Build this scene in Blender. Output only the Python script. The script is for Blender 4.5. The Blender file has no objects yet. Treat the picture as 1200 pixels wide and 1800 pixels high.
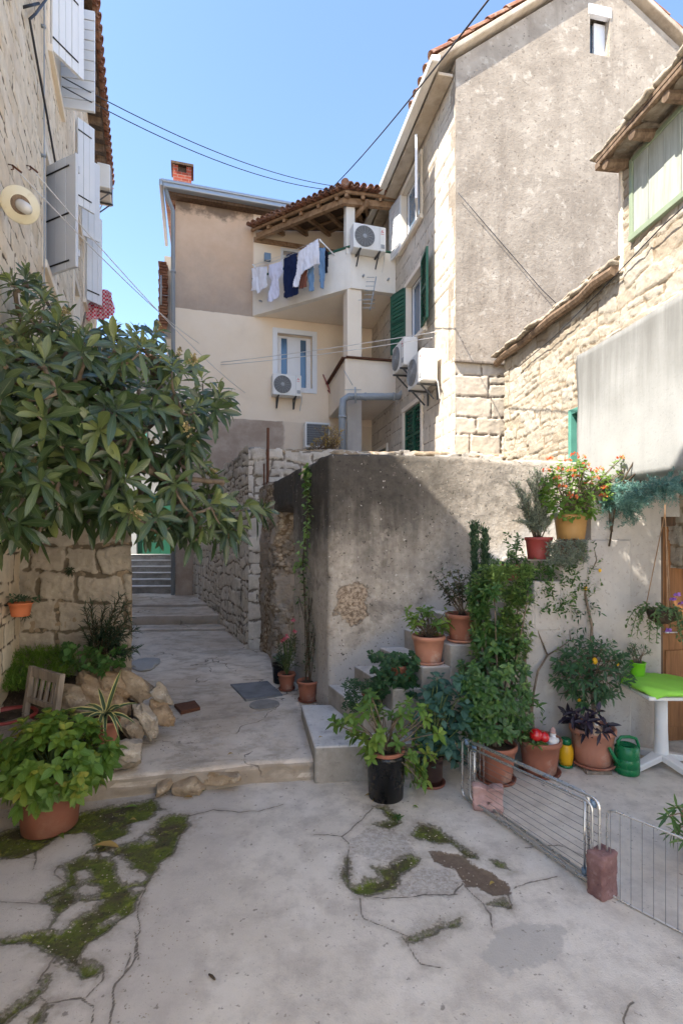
import bpy, math, random
import numpy as np
from mathutils import Vector, Matrix

# ------------------------------------------------------------------ camera, sky, sun, exposure
SC = bpy.context.scene
COL = SC.collection
CAMZ, HZ, FPX = 1.9, 940.0, 900.0
cam = bpy.data.cameras.new("camera")
cam.sensor_fit = 'HORIZONTAL'
cam.sensor_width = 24.0
cam.lens = 18.0
cam.shift_y = 40.0 / 1200.0
cam.clip_start = 0.05
cam.clip_end = 5000.0
camo = bpy.data.objects.new("camera", cam)
camo.location = (0, 0, CAMZ)
camo.rotation_euler = (math.radians(90), 0, 0)
COL.objects.link(camo)
SC.camera = camo

SUN_TO = Vector((-0.50, -0.35, 0.87)).normalized()
SUN_EL = math.asin(SUN_TO.z)
SUN_AZ = math.atan2(SUN_TO.x, SUN_TO.y)
world = bpy.data.worlds.new("World")
SC.world = world
world.use_nodes = True
wn = world.node_tree
sky = wn.nodes.new('ShaderNodeTexSky')
sky.sky_type = 'NISHITA'
sky.sun_disc = False
sky.sun_elevation = SUN_EL
sky.sun_rotation = SUN_AZ
sky.altitude = 400
sky.air_density = 1.0
sky.dust_density = 0.7
sky.ozone_density = 3.0
bg = wn.nodes['Background']
wn.links.new(sky.outputs[0], bg.inputs[0])
bg.inputs[1].default_value = 0.083
sl = bpy.data.lights.new("sun", 'SUN')
sl.energy = 2.75
sl.angle = math.radians(0.35)
sl.color = (1.0, 0.93, 0.82)
so = bpy.data.objects.new("sun", sl)
so.rotation_euler = (-SUN_TO).to_track_quat('-Z', 'Y').to_euler()
so.location = (-8, -2, 20)
COL.objects.link(so)
SC.view_settings.view_transform = 'Standard'
SC.view_settings.look = 'None'
SC.view_settings.exposure = 2.45
SC.view_settings.gamma = 1.0
SC.cycles.max_bounces = 10
SC.cycles.diffuse_bounces = 8
SC.cycles.use_denoising = True

# ------------------------------------------------------------------ measuring helpers
def P(x, y, Y):
    return Vector(((x - 600) / FPX * Y, Y, CAMZ - (y - HZ) * Y / FPX))

def G(x, y, z=0.0):
    Y = FPX * (CAMZ - z) / (y - HZ)
    return Vector(((x - 600) / FPX * Y, Y, z))

class Fr:
    """vertical plane frame: u along, n outward, z up"""
    def __init__(s, o, d, flip=False):
        L = math.hypot(*d)
        s.o = o
        s.d = (d[0] / L, d[1] / L)
        s.n = (s.d[1], -s.d[0])
        if flip:
            s.n = (-s.n[0], -s.n[1])
    def pt(s, u, n, z):
        return Vector((s.o[0] + s.d[0] * u + s.n[0] * n, s.o[1] + s.d[1] * u + s.n[1] * n, z))
    def arr(s, u, n, z):
        return np.stack([s.o[0] + s.d[0] * u + s.n[0] * n, s.o[1] + s.d[1] * u + s.n[1] * n, z + 0 * u], -1)
    def u(s, px, n=0.0):
        r = (px - 600) / FPX
        ox, oy = s.o[0] + s.n[0] * n, s.o[1] + s.n[1] * n
        return (r * oy - ox) / (s.d[0] - r * s.d[1])
    def uz(s, px, py, n=0.0):
        u = s.u(px, n)
        Y = s.pt(u, n, 0).y
        return u, CAMZ + (HZ - py) * Y / FPX
    def rot(s):
        return math.atan2(s.n[0], -s.n[1])
    def U(s):
        return Vector((s.d[0], s.d[1], 0))
    def Nv(s):
        return Vector((s.n[0], s.n[1], 0))

# ------------------------------------------------------------------ objects
WLOC = {}
def tag(o, label, cat, group=None, kind=None):
    if label: o['label'] = label
    if cat: o['category'] = cat
    if group: o['group'] = group
    if kind: o['kind'] = kind
    return o

def thing(name, label, cat, loc=(0, 0, 0), group=None):
    o = bpy.data.objects.new(name, None)
    o.empty_display_size = 0.1
    o.location = loc
    COL.objects.link(o)
    WLOC[o.name] = Vector(loc)
    return tag(o, label, cat, group)

def link(name, me, parent=None, loc=None):
    o = bpy.data.objects.new(name, me)
    COL.objects.link(o)
    if parent is not None:
        o.parent = parent
        WLOC[o.name] = WLOC[parent.name]
    else:
        if loc is not None:
            o.location = loc
        WLOC[o.name] = Vector(loc) if loc is not None else Vector((0, 0, 0))
    return o

def kids(o):
    return [c for c in bpy.data.objects if c.parent == o]

def copy_tree(o, parent=None):
    c = o.copy()
    COL.objects.link(c)
    c.parent = parent
    WLOC[c.name] = Vector((0, 0, 0))
    for ch in kids(o):
        if ch is not c:
            copy_tree(ch, c)
    return c

def offset_of(parent, loc):
    if parent is not None:
        return WLOC[parent.name]
    return Vector(loc) if loc is not None else Vector((0, 0, 0))

def np_mesh(name, verts, faces, mats, parent=None, loc=None, attrs=None, smooth=False, midx=None):
    """verts (N,3) world coords; faces (M,k) array or list of tuples"""
    off = np.array(offset_of(parent, loc))
    v = np.asarray(verts, dtype=np.float64) - off
    me = bpy.data.meshes.new(name)
    if isinstance(faces, np.ndarray):
        n, k = faces.shape
        me.vertices.add(len(v))
        me.vertices.foreach_set('co', v.astype(np.float32).ravel())
        me.loops.add(n * k)
        me.loops.foreach_set('vertex_index', faces.astype(np.int32).ravel())
        me.polygons.add(n)
        me.polygons.foreach_set('loop_start', np.arange(0, n * k, k, dtype=np.int32))
        me.polygons.foreach_set('loop_total', np.full(n, k, dtype=np.int32))
        me.update(calc_edges=True)
    else:
        me.from_pydata([tuple(p) for p in v], [], faces)
        me.update()
    if not isinstance(mats, (list, tuple)):
        mats = [mats]
    for m in mats:
        me.materials.append(m)
    if midx is not None:
        me.polygons.foreach_set('material_index', np.asarray(midx, dtype=np.int32))
    if attrs:
        for k, a in attrs.items():
            at = me.attributes.new(k, 'FLOAT', 'POINT')
            at.data.foreach_set('value', np.asarray(a, dtype=np.float32).ravel())
    if smooth:
        me.polygons.foreach_set('use_smooth', np.ones(len(me.polygons), dtype=bool))
    me.validate()
    return link(name, me, parent, loc)

class MB:
    def __init__(s):
        s.v, s.f, s.m = [], [], []
    def add(s, verts, faces, m=0):
        b = len(s.v)
        s.v += [Vector(p) for p in verts]
        s.f += [tuple(i + b for i in f) for f in faces]
        s.m += [m] * len(faces)
    def para(s, o, ax, ay, az, m=0):
        o = Vector(o)
        c = [o, o + ax, o + ax + ay, o + ay]
        c += [p + az for p in c]
        f = [(0, 3, 2, 1), (4, 5, 6, 7), (0, 1, 5, 4), (1, 2, 6, 5), (2, 3, 7, 6), (3, 0, 4, 7)]
        if ax.cross(ay).dot(az) < 0:
            f = [t[::-1] for t in f]
        s.add(c, f, m)
    def box(s, c, sx, sy, sz, m=0, R=None):
        R = R or Matrix.Identity(3)
        ax, ay, az = R @ Vector((sx, 0, 0)), R @ Vector((0, sy, 0)), R @ Vector((0, 0, sz))
        s.para(Vector(c) - (ax + ay + az) / 2, ax, ay, az, m)
    def fbox(s, F, u0, u1, n0, n1, z0, z1, m=0):
        s.para(F.pt(u0, n0, z0), F.U() * (u1 - u0), F.Nv() * (n1 - n0), Vector((0, 0, z1 - z0)), m)
    def bar(s, a, b, w, h, up=(0, 0, 1), m=0):
        a, b = Vector(a), Vector(b)
        d = (b - a)
        side = d.cross(Vector(up))
        if side.length < 1e-6:
            side = d.cross(Vector((1, 0, 0)))
        side.normalize()
        upv = side.cross(d).normalized()
        s.para(a - side * w / 2 - upv * h / 2, d, side * w, upv * h, m)
    def tube(s, pts, r, n=8, m=0, caps=True, closed=False):
        pts = [Vector(p) for p in pts]
        if not isinstance(r, (list, tuple)):
            r = [r] * len(pts)
        b = len(s.v)
        ref = None
        L = len(pts)
        for i, p in enumerate(pts):
            if closed:
                d = pts[(i + 1) % L] - pts[i - 1]
            else:
                d = pts[min(i + 1, L - 1)] - pts[max(i - 1, 0)]
            if d.length < 1e-9:
                d = Vector((0, 0, 1))
            d.normalize()
            if ref is None:
                ref = Vector((0, 0, 1)) if abs(d.z) < 0.9 else Vector((1, 0, 0))
            x = ref - d * ref.dot(d)
            if x.length < 1e-6:
                x = d.orthogonal()
            x.normalize()
            ref = x
            y = d.cross(x)
            for k in range(n):
                a = 2 * math.pi * k / n
                s.v.append(p + (x * math.cos(a) + y * math.sin(a)) * r[i])
        for i in range(L if closed else L - 1):
            j = (i + 1) % L
            for k in range(n):
                k2 = (k + 1) % n
                s.f.append((b + i * n + k, b + i * n + k2, b + j * n + k2, b + j * n + k))
                s.m.append(m)
        if caps and not closed:
            s.f.append(tuple(b + k for k in range(n))[::-1]); s.m.append(m)
            s.f.append(tuple(b + (L - 1) * n + k for k in range(n))); s.m.append(m)
    def lathe(s, c, prof, n=28, m=0, ax=None, wob=0.0):
        """prof: list of (r, h) around local Z at c; ax: matrix"""
        b = len(s.v)
        c = Vector(c)
        ax = ax or Matrix.Identity(3)
        for (r, h) in prof:
            for k in range(n):
                a = 2 * math.pi * k / n
                s.v.append(c + ax @ Vector((r * math.cos(a), r * math.sin(a), h)))
        for i in range(len(prof) - 1):
            for k in range(n):
                k2 = (k + 1) % n
                s.f.append((b + i * n + k, b + i * n + k2, b + (i + 1) * n + k2, b + (i + 1) * n + k))
                s.m.append(m)
        s.f.append(tuple(b + k for k in range(n))[::-1]); s.m.append(m)
        s.f.append(tuple(b + (len(prof) - 1) * n + k for k in range(n))); s.m.append(m)
    def prism(s, poly, vec, m=0):
        """poly: list of Vectors (planar), extruded by vec"""
        n = len(poly)
        b = [Vector(p) for p in poly]
        t = [p + Vector(vec) for p in b]
        nrm = Vector((0, 0, 0))
        for i in range(n):
            nrm += b[i].cross(b[(i + 1) % n])
        f = [tuple(range(n))[::-1], tuple(range(n, 2 * n))]
        f += [(i, (i + 1) % n, n + (i + 1) % n, n + i) for i in range(n)]
        if nrm.dot(Vector(vec)) < 0:
            f = [t_[::-1] for t_ in f]
        s.add(b + t, f, m)
    def build(s, name, mats, parent=None, loc=None, smooth=False, bevel=0, seg=2, auto=None):
        off = offset_of(parent, loc)
        me = bpy.data.meshes.new(name)
        me.from_pydata([tuple(p - off) for p in s.v], [], s.f)
        if not isinstance(mats, (list, tuple)):
            mats = [mats]
        for mm in mats:
            me.materials.append(mm)
        me.polygons.foreach_set('material_index', s.m)
        if smooth:
            me.polygons.foreach_set('use_smooth', [len(f) <= 4 for f in s.f])
        me.update()
        o = link(name, me, parent, loc)
        if bevel:
            md = o.modifiers.new('bevel', 'BEVEL')
            md.width = bevel
            md.segments = seg
            md.limit_method = 'ANGLE'
            md.angle_limit = math.radians(40)
        return o

# ------------------------------------------------------------------ numpy noise
def _hash(ix, iy, iz, seed):
    h = (ix * 374761393 + iy * 668265263 + iz * 2147483647 + seed * 974634777) & 0xFFFFFFFF
    h = ((h ^ (h >> 13)) * 1274126177) & 0xFFFFFFFF
    h = (h ^ (h >> 16)) & 0xFFFFFFFF
    return h / 4294967295.0

def vnoise(x, y, z=0.0, seed=0):
    x, y, z = np.broadcast_arrays(np.asarray(x, float), np.asarray(y, float), np.asarray(z, float))
    x0, y0, z0 = np.floor(x).astype(np.int64), np.floor(y).astype(np.int64), np.floor(z).astype(np.int64)
    fx, fy, fz = x - x0, y - y0, z - z0
    fx, fy, fz = [t * t * (3 - 2 * t) for t in (fx, fy, fz)]
    r = 0
    for dx in (0, 1):
        for dy in (0, 1):
            for dz in (0, 1):
                w = (fx if dx else 1 - fx) * (fy if dy else 1 - fy) * (fz if dz else 1 - fz)
                r = r + w * _hash(x0 + dx, y0 + dy, z0 + dz, seed)
    return r * 2 - 1

def fbm(x, y, z=0.0, seed=0, oct=4, gain=0.5):
    r, a, f = 0, 1.0, 1.0
    for o in range(oct):
        r = r + a * vnoise(x * f, y * f, z * f, seed + o * 17)
        a *= gain
        f *= 2.03
    return r

def sstep(a, b, x):
    t = np.clip((x - a) / (b - a), 0, 1)
    return t * t * (3 - 2 * t)

# ------------------------------------------------------------------ masonry relief
def masonry(name, F, u0, u1, z0, z1, mat, parent, ch=(.18, .28), bw=(.25, .5), res=.02, depth=.022, seed=0,
            top=None, holes=(), warp=.03, split=.25, joint=.02, rough=.012, n0=0.0, fine=.004, tilt=0.0):
    rs = np.random.RandomState(seed)
    nu = max(2, int(round((u1 - u0) / res)) + 1)
    nz = max(2, int(round((z1 - z0) / res)) + 1)
    U, Z = np.meshgrid(np.linspace(u0, u1, nu), np.linspace(z0, z1, nz))
    wu = U + warp * fbm(U * 2.3, Z * 2.3, 0, seed + 1, 3)
    wz = Z + warp * fbm(U * 2.1 + 50, Z * 2.1, 0, seed + 2, 3) + tilt * vnoise(U * .5, Z * .5, 0, seed + 3)
    # courses
    hs, h = [z0 - .6], z0 - .6
    while h < z1 + .6:
        h += rs.uniform(*ch)
        hs.append(h)
    hs = np.array(hs)
    row = np.clip(np.searchsorted(hs, wz) - 1, 0, len(hs) - 2)
    dz = np.minimum(wz - hs[row], hs[row + 1] - wz)
    du = np.zeros_like(U)
    blk = np.zeros_like(U)
    off = np.zeros_like(U)
    for r in range(len(hs) - 1):
        m = row == r
        if not m.any():
            # keep the random stream regular
            pass
        xs, x = [u0 - 1.2], u0 - 1.2
        while x < u1 + 1.2:
            x += rs.uniform(*bw)
            xs.append(x)
        xs = np.array(xs)
        rnd = rs.rand(len(xs)); rnd2 = rs.rand(len(xs)); offs = rs.uniform(-1, 1, len(xs))
        sp = rs.rand(len(xs)) < split
        spz = rs.uniform(.35, .65, len(xs))
        if not m.any():
            continue
        c = np.clip(np.searchsorted(xs, wu[m]) - 1, 0, len(xs) - 2)
        d = np.minimum(wu[m] - xs[c], xs[c + 1] - wu[m])
        b = rnd[c]
        o = offs[c]
        zz = wz[m]
        mid = hs[r] + (hs[r + 1] - hs[r]) * spz[c]
        dm = np.where(sp[c], np.abs(zz - mid), 9)
        b = np.where(sp[c] & (zz > mid), rnd2[c], b)
        dzz = np.minimum(dz[m], dm)
        du[m] = np.minimum(d, dzz)
        blk[m] = b
        off[m] = o
    e = sstep(.2 * joint, joint * 1.35, du + joint * .85 * fbm(U * 17, Z * 17, 0, seed + 5, 3))
    N = n0 + depth * (e - 1) + rough * off * e + fine * fbm(U * 9, Z * 9, 0, seed + 9, 3) + fine * .5 * fbm(U * 30, Z * 30, 0, seed + 8, 2)
    verts = F.arr(U.ravel(), N.ravel(), Z.ravel())
    idx = np.arange(nu * nz).reshape(nz, nu)
    a, b_, c_, d_ = idx[:-1, :-1], idx[:-1, 1:], idx[1:, 1:], idx[1:, :-1]
    faces = np.stack([a, b_, c_, d_], -1).reshape(-1, 4)
    # orientation
    nn = Vector((F.d[0], F.d[1], 0)).cross(Vector((0, 0, 1)))
    if nn.x * F.n[0] + nn.y * F.n[1] < 0:
        faces = faces[:, ::-1]
    cu = (U[:-1, :-1] + U[1:, 1:]).ravel() / 2
    cz = (Z[:-1, :-1] + Z[1:, 1:]).ravel() / 2
    keep = np.ones(len(cu), bool)
    for (a0, b0, a1, b1) in holes:
        keep &= ~((cu > a0) & (cu < a1) & (cz > b0) & (cz < b1))
    if top is not None:
        keep &= cz < top(cu)
    faces = faces[keep]
    return np_mesh(name, verts, faces, mat, parent, attrs={'blk': blk, 'edge': e}, smooth=True)

def rough_box(name, F, u0, u1, n0, n1, z0, z1, mat, parent=None, loc=None, res=.05, amp=.01, freq=4.0, r=.03, seed=0, label=None, shape=None, amp2=.0):
    """closed box with rounded, uneven surface"""
    L = [u1 - u0, n1 - n0, z1 - z0]
    n = [max(2, int(abs(l) / res)) for l in L]
    V, Fc = [], []
    base = 0
    for ax in range(3):
        a, b = [(1, 2), (2, 0), (0, 1)][ax]
        for s in (0, 1):
            A, B = np.meshgrid(np.linspace(0, L[a], n[a] + 1), np.linspace(0, L[b], n[b] + 1))
            p = np.zeros(A.shape + (3,))
            p[..., a] = A; p[..., b] = B; p[..., ax] = L[ax] * s
            idx = base + np.arange(A.size).reshape(A.shape)
            q = np.stack([idx[:-1, :-1], idx[:-1, 1:], idx[1:, 1:], idx[1:, :-1]], -1).reshape(-1, 4)
            if s == 0:
                q = q[:, ::-1]
            V.append(p.reshape(-1, 3)); Fc.append(q)
            base += A.size
    V = np.concatenate(V); Fc = np.concatenate(Fc)
    L = np.array(L)
    rr = min(r, .49 * min(abs(L)))
    q = np.clip(V, rr, L - rr)
    d = V - q
    ln = np.linalg.norm(d, axis=1, keepdims=True)
    V = q + np.where(ln > 1e-9, d / np.maximum(ln, 1e-9) * rr, 0)
    V = V + np.array([u0, n0, z0])
    if shape is not None:
        V = shape(V)
    W = F.arr(V[:, 0], V[:, 1], V[:, 2])
    for k in range(3):
        W[:, k] += amp * fbm(W[:, 0] * freq + 31 * k, W[:, 1] * freq, W[:, 2] * freq, seed + k, 4)
        if amp2:
            W[:, k] += amp2 * fbm(W[:, 0] * freq * 6 + 31 * k, W[:, 1] * freq * 6, W[:, 2] * freq * 6, seed + k + 9, 2)
    s = F.d[0] * F.n[1] - F.d[1] * F.n[0]
    if s < 0:
        Fc = Fc[:, ::-1]
    # weld shared edges
    key = np.round(V, 5)
    uq, inv = np.unique(key, axis=0, return_inverse=True)
    inv = inv.ravel()
    W2 = np.zeros((len(uq), 3)); W2[inv] = W
    return np_mesh(name, W2, inv[Fc], mat, parent, loc, smooth=True)

def rock(name, c, dims, R, seed, mat, parent=None, loc=None, n=14, amp=.12, cuts=7):
    rs = np.random.RandomState(seed)
    A, B = np.meshgrid(np.linspace(-1, 1, n + 1), np.linspace(-1, 1, n + 1))
    V, Fc, base = [], [], 0
    for ax in range(3):
        a, b = [(1, 2), (2, 0), (0, 1)][ax]
        for s in (-1, 1):
            p = np.zeros(A.shape + (3,))
            p[..., a] = A; p[..., b] = B; p[..., ax] = s
            idx = base + np.arange(A.size).reshape(A.shape)
            q = np.stack([idx[:-1, :-1], idx[:-1, 1:], idx[1:, 1:], idx[1:, :-1]], -1).reshape(-1, 4)
            if s < 0: q = q[:, ::-1]
            V.append(p.reshape(-1, 3)); Fc.append(q); base += A.size
    V = np.concatenate(V); Fc = np.concatenate(Fc)
    ln = np.linalg.norm(V, axis=1, keepdims=True)
    V = V / ln * (0.45 * 1 + 0.55 * ln / np.max(np.abs(V), axis=1, keepdims=True))
    for _ in range(cuts):
        d = rs.normal(size=3); d /= np.linalg.norm(d)
        h = rs.uniform(.62, .85)
        ex = V @ d - h
        V = V - np.where(ex > 0, ex * .985, 0)[:, None] * d
    for k in range(3):
        V[:, k] += amp * fbm(V[:, 0] * 1.6 + 9 * k, V[:, 1] * 1.6, V[:, 2] * 1.6, seed + k, 3) + .035 * fbm(V[:, 0] * 9 + 9 * k, V[:, 1] * 9, V[:, 2] * 9, seed + k, 2)
    V = V * (np.array(dims) / 2)
    V = V @ np.array(R).T + np.array(c)
    key = np.round(V, 6)
    uq, inv = np.unique(key, axis=0, return_inverse=True)
    inv = inv.ravel()
    return np_mesh(name, uq, inv[Fc], mat, parent, loc, smooth=True)

# ------------------------------------------------------------------ materials
class Sh:
    def __init__(s, name, rough=.8, spec=.3):
        s.m = bpy.data.materials.new(name)
        s.m.use_nodes = True
        s.nt = s.m.node_tree
        s.b = s.nt.nodes['Principled BSDF']
        s.set(s.b.inputs['Roughness'], rough)
        s.b.inputs['Specular IOR Level'].default_value = spec
        s.co = s.nt.nodes.new('ShaderNodeTexCoord').outputs['Object']
    def set(s, sock, v):
        if isinstance(v, bpy.types.NodeSocket):
            s.nt.links.new(v, sock)
        elif isinstance(v, (tuple, list)) and len(v) == 3 and sock.type == 'RGBA':
            sock.default_value = (*v, 1)
        else:
            sock.default_value = v
    def node(s, t, **kw):
        n = s.nt.nodes.new(t)
        for k, v in kw.items():
            setattr(n, k, v)
        return n
    def sv(s, x, y, z, vec=None):
        n = s.node('ShaderNodeVectorMath', operation='MULTIPLY')
        s.set(n.inputs[0], vec or s.co)
        n.inputs[1].default_value = (x, y, z)
        return n.outputs[0]
    def noise(s, scale, detail=5, rough=.6, vec=None, dist=0.0):
        n = s.node('ShaderNodeTexNoise')
        s.set(n.inputs['Vector'], vec or s.co)
        n.inputs['Scale'].default_value = scale
        n.inputs['Detail'].default_value = detail
        n.inputs['Roughness'].default_value = rough
        n.inputs['Distortion'].default_value = dist
        return n.outputs[0]
    def voro(s, scale, feature='F1', vec=None, out=0):
        n = s.node('ShaderNodeTexVoronoi', feature=feature)
        s.set(n.inputs['Vector'], vec or s.co)
        n.inputs['Scale'].default_value = scale
        return n.outputs[out]
    def wave(s, scale, vec=None, dist=0, direction='Z', detail=2):
        n = s.node('ShaderNodeTexWave', bands_direction=direction)
        s.set(n.inputs['Vector'], vec or s.co)
        n.inputs['Scale'].default_value = scale
        n.inputs['Distortion'].default_value = dist
        n.inputs['Detail'].default_value = detail
        return n.outputs[1]
    def mr(s, v, a, b, c=0.0, d=1.0):
        n = s.node('ShaderNodeMapRange', interpolation_type='SMOOTHSTEP')
        s.set(n.inputs[0], v)
        for i, x in enumerate((a, b, c, d)):
            s.set(n.inputs[i + 1], x)
        return n.outputs[0]
    def mix(s, f, a, b, mode='MIX'):
        n = s.node('ShaderNodeMix', data_type='RGBA', blend_type=mode)
        s.set(n.inputs[0], f)
        s.set(n.inputs[6], a)
        s.set(n.inputs[7], b)
        return n.outputs[2]
    def op(s, o, a, b=0.0):
        n = s.node('ShaderNodeMath', operation=o)
        s.set(n.inputs[0], a)
        s.set(n.inputs[1], b)
        return n.outputs[0]
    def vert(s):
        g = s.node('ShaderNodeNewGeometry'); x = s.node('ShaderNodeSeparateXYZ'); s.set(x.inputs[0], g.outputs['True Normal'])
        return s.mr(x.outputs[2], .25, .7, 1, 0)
    def ramp(s, f, stops):
        n = s.node('ShaderNodeValToRGB')
        s.set(n.inputs[0], f)
        cr = n.color_ramp
        while len(cr.elements) < len(stops):
            cr.elements.new(.5)
        for e, (p, c) in zip(cr.elements, stops):
            e.position = p
            e.color = (*c, 1)
        return n.outputs[0]
    def attr(s, name):
        return s.node('ShaderNodeAttribute', attribute_name=name).outputs['Fac']
    def xyz(s):
        n = s.node('ShaderNodeSeparateXYZ')
        s.set(n.inputs[0], s.co)
        return n.outputs
    def bump(s, h, strength=.3, dist=.02, prev=None):
        n = s.node('ShaderNodeBump')
        n.inputs['Strength'].default_value = strength
        n.inputs['Distance'].default_value = dist
        s.set(n.inputs['Height'], h)
        if prev is not None:
            s.set(n.inputs['Normal'], prev)
        s.nt.links.new(n.outputs[0], s.b.inputs['Normal'])
        return n.outputs[0]
    def col(s, c):
        s.set(s.b.inputs['Base Color'], c)
        return s.m

def C(r, g, b):
    f = lambda v: (v / 255 / 12.92) if v / 255 <= .04045 else ((v / 255 + .055) / 1.055) ** 2.4
    return (f(r), f(g), f(b))

def m_simple(name, c, rough=.6, metal=0.0, var=.12, scale=6.0, bump=.0, spec=.4, dirt=None, dirt_amt=.4):
    s = Sh(name, rough, spec)
    n = s.noise(scale, 5)
    d = tuple(x * (1 - var) for x in c); l = tuple(min(1, x * (1 + var)) for x in c)
    cc = s.mix(n, d, l)
    if dirt:
        cc = s.mix(s.op('MULTIPLY', s.mr(s.noise(scale * .7, 6, .7), .5, .72), dirt_amt), cc, dirt)
    s.b.inputs['Metallic'].default_value = metal
    s.set(s.b.inputs['Roughness'], s.mr(s.noise(scale * 2, 4), .2, .8, max(.05, rough - .1), min(1, rough + .1)))
    if bump:
        s.bump(s.noise(scale * 8, 4), bump, .01)
    return s.col(cc)

def m_stone(name, cols, mortar, dirt=None, dirt_amt=.5, streak=None, rough=.9, bump=.5, pit=0.25, moss=None, fine=1.0):
    s = Sh(name, rough, .2)
    blk, edge = s.attr('blk'), s.attr('edge')
    k = len(cols)
    c = s.ramp(blk, [(i / max(1, k - 1), cc) for i, cc in enumerate(cols)])
    n1 = s.noise(7 * fine, 8, .65)
    c = s.mix(s.mr(n1, .3, .7), s.mix(.35, c, tuple(x * .55 for x in cols[0])), c)
    spots = s.mr(s.noise(42 * fine, 4, .6), .60, .72)
    c = s.mix(s.op('MULTIPLY', spots, pit * 1.6), c, tuple(x * .35 for x in cols[0]))
    lite = s.mr(s.noise(19 * fine, 5, .6), .56, .75)
    c = s.mix(s.op('MULTIPLY', lite, .35), c, tuple(min(.9, x * 1.35) for x in cols[-1]))
    mn = s.mix(s.noise(11, 5), tuple(x * .6 for x in mortar), mortar)
    c = s.mix(s.mr(edge, .15, .75), mn, c)
    if dirt:
        c = s.mix(s.op('MULTIPLY', s.mr(s.noise(1.1, 7, .65), .48, .72), dirt_amt), c, dirt)
    if streak:
        st = s.noise(3.0, 6, .6, s.sv(2.2, 2.2, .18))
        c = s.mix(s.op('MULTIPLY', s.mr(st, .5, .72), streak[1]), c, streak[0])
    if moss:
        z = s.xyz()[2]
        mk = s.op('MULTIPLY', s.mr(z, moss[1], moss[2], 1, 0), s.mr(s.noise(5, 6), .42, .6))
        c = s.mix(s.op('MULTIPLY', mk, .8), c, moss[0])
    h = s.op('ADD', s.noise(26 * fine, 8, .7), s.op('MULTIPLY', s.noise(90, 3), .4))
    s.bump(h, bump, .012)
    return s.col(c)

def m_plaster(name, c1, c2, scale=2.0, dark=None, dark_amt=.5, spots=None, spot_amt=.5, spot_scale=25, streak=None, streak_amt=.4, bump=.25, rough=.9, light=None, light_amt=.4, bscale=30, side=None, side_amt=.7, top=None):
    s = Sh(name, rough, .2)
    c = s.mix(s.mr(s.noise(scale, 7, .62), .32, .68), c1, c2)
    if dark:
        c = s.mix(s.op('MULTIPLY', s.mr(s.noise(scale * .55, 8, .68, dist=.3), .46, .7), dark_amt), c, dark)
    if streak:
        c = s.mix(s.op('MULTIPLY', s.mr(s.noise(2.6, 7, .62, s.sv(1.8, 1.8, .16)), .48, .75), streak_amt), c, streak)
    if light:
        c = s.mix(s.op('MULTIPLY', s.mr(s.noise(scale * 3.1, 6, .6), .55, .7), light_amt), c, light)
    if spots:
        c = s.mix(s.op('MULTIPLY', s.mr(s.noise(spot_scale, 3, .5), .62, .68), spot_amt), c, spots)
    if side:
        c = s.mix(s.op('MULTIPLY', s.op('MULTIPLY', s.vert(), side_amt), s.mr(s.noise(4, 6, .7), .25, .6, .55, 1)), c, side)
    if top:
        z = s.xyz()[2]
        tk = s.mr(s.op('ADD', z, s.op('MULTIPLY', s.op('SUBTRACT', s.noise(2.2, 8, .7, s.sv(3.5, 3.5, .22)), .5), 1.6)), top[1], top[2])
        c = s.mix(s.op('MULTIPLY', tk, top[3]), c, top[0])
    h = s.op('ADD', s.noise(bscale, 8, .7), s.op('MULTIPLY', s.noise(6, 4), .8))
    s.bump(h, bump, .012)
    return s.col(c)

def m_wood(name, c1, c2, scale=1.0, rough=.7, axis='z', bump=.25):
    s = Sh(name, rough, .3)
    v = {'z': s.sv(14, 14, 1.2), 'x': s.sv(1.2, 14, 14), 'y': s.sv(14, 1.2, 14), 'iso': s.sv(5, 5, 5)}[axis]
    n = s.noise(1.6 * scale, 8, .62, v, .6)
    c = s.mix(s.mr(n, .3, .7), c1, c2)
    c = s.mix(s.op('MULTIPLY', s.mr(s.noise(2.2, 5), .5, .72), .35), c, tuple(x * .55 for x in c1))
    s.bump(n, bump, .006)
    return s.col(c)

def m_leaf(name, cols, rough=.45, trans=.3, rib=None, edge=None, back=1.25, spec=.4):
    s = Sh(name, rough, spec)
    k = len(cols)
    c = s.ramp(s.attr('rnd'), [(i / max(1, k - 1), cc) for i, cc in enumerate(cols)])
    c = s.mix(s.op('MULTIPLY', s.noise(14, 4), .45), c, tuple(x * .6 for x in cols[0]))
    lv = s.op('ABSOLUTE', s.attr('lv'))
    if rib:
        c = s.mix(s.op('MULTIPLY', s.mr(lv, .0, .10, 1, 0), .7), c, rib)
        vein = s.node('ShaderNodeMath', operation='SINE')
        s.set(vein.inputs[0], s.op('MULTIPLY', s.op('ADD', s.attr('lu'), s.op('MULTIPLY', lv, -.18)), 62.0))
        s.bump(vein.outputs[0], .3, .002)
    if edge:
        c = s.mix(s.mr(lv, .62, .75), c, edge)
    geo = s.node('ShaderNodeNewGeometry')
    c = s.mix(s.op('MULTIPLY', geo.outputs['Backfacing'], .6), c, tuple(min(1, x * back + .02) for x in cols[-1]))
    s.col(c)
    out = s.nt.nodes['Material Output']
    tr = s.node('ShaderNodeBsdfTranslucent')
    s.set(tr.inputs[0], s.mix(.6, c, tuple(min(1, x * 1.6) for x in cols[-1])))
    mx = s.node('ShaderNodeMixShader')
    mx.inputs[0].default_value = trans
    s.nt.links.new(s.b.outputs[0], mx.inputs[1])
    s.nt.links.new(tr.outputs[0], mx.inputs[2])
    s.nt.links.new(mx.outputs[0], out.inputs[0])
    return s.m

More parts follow.
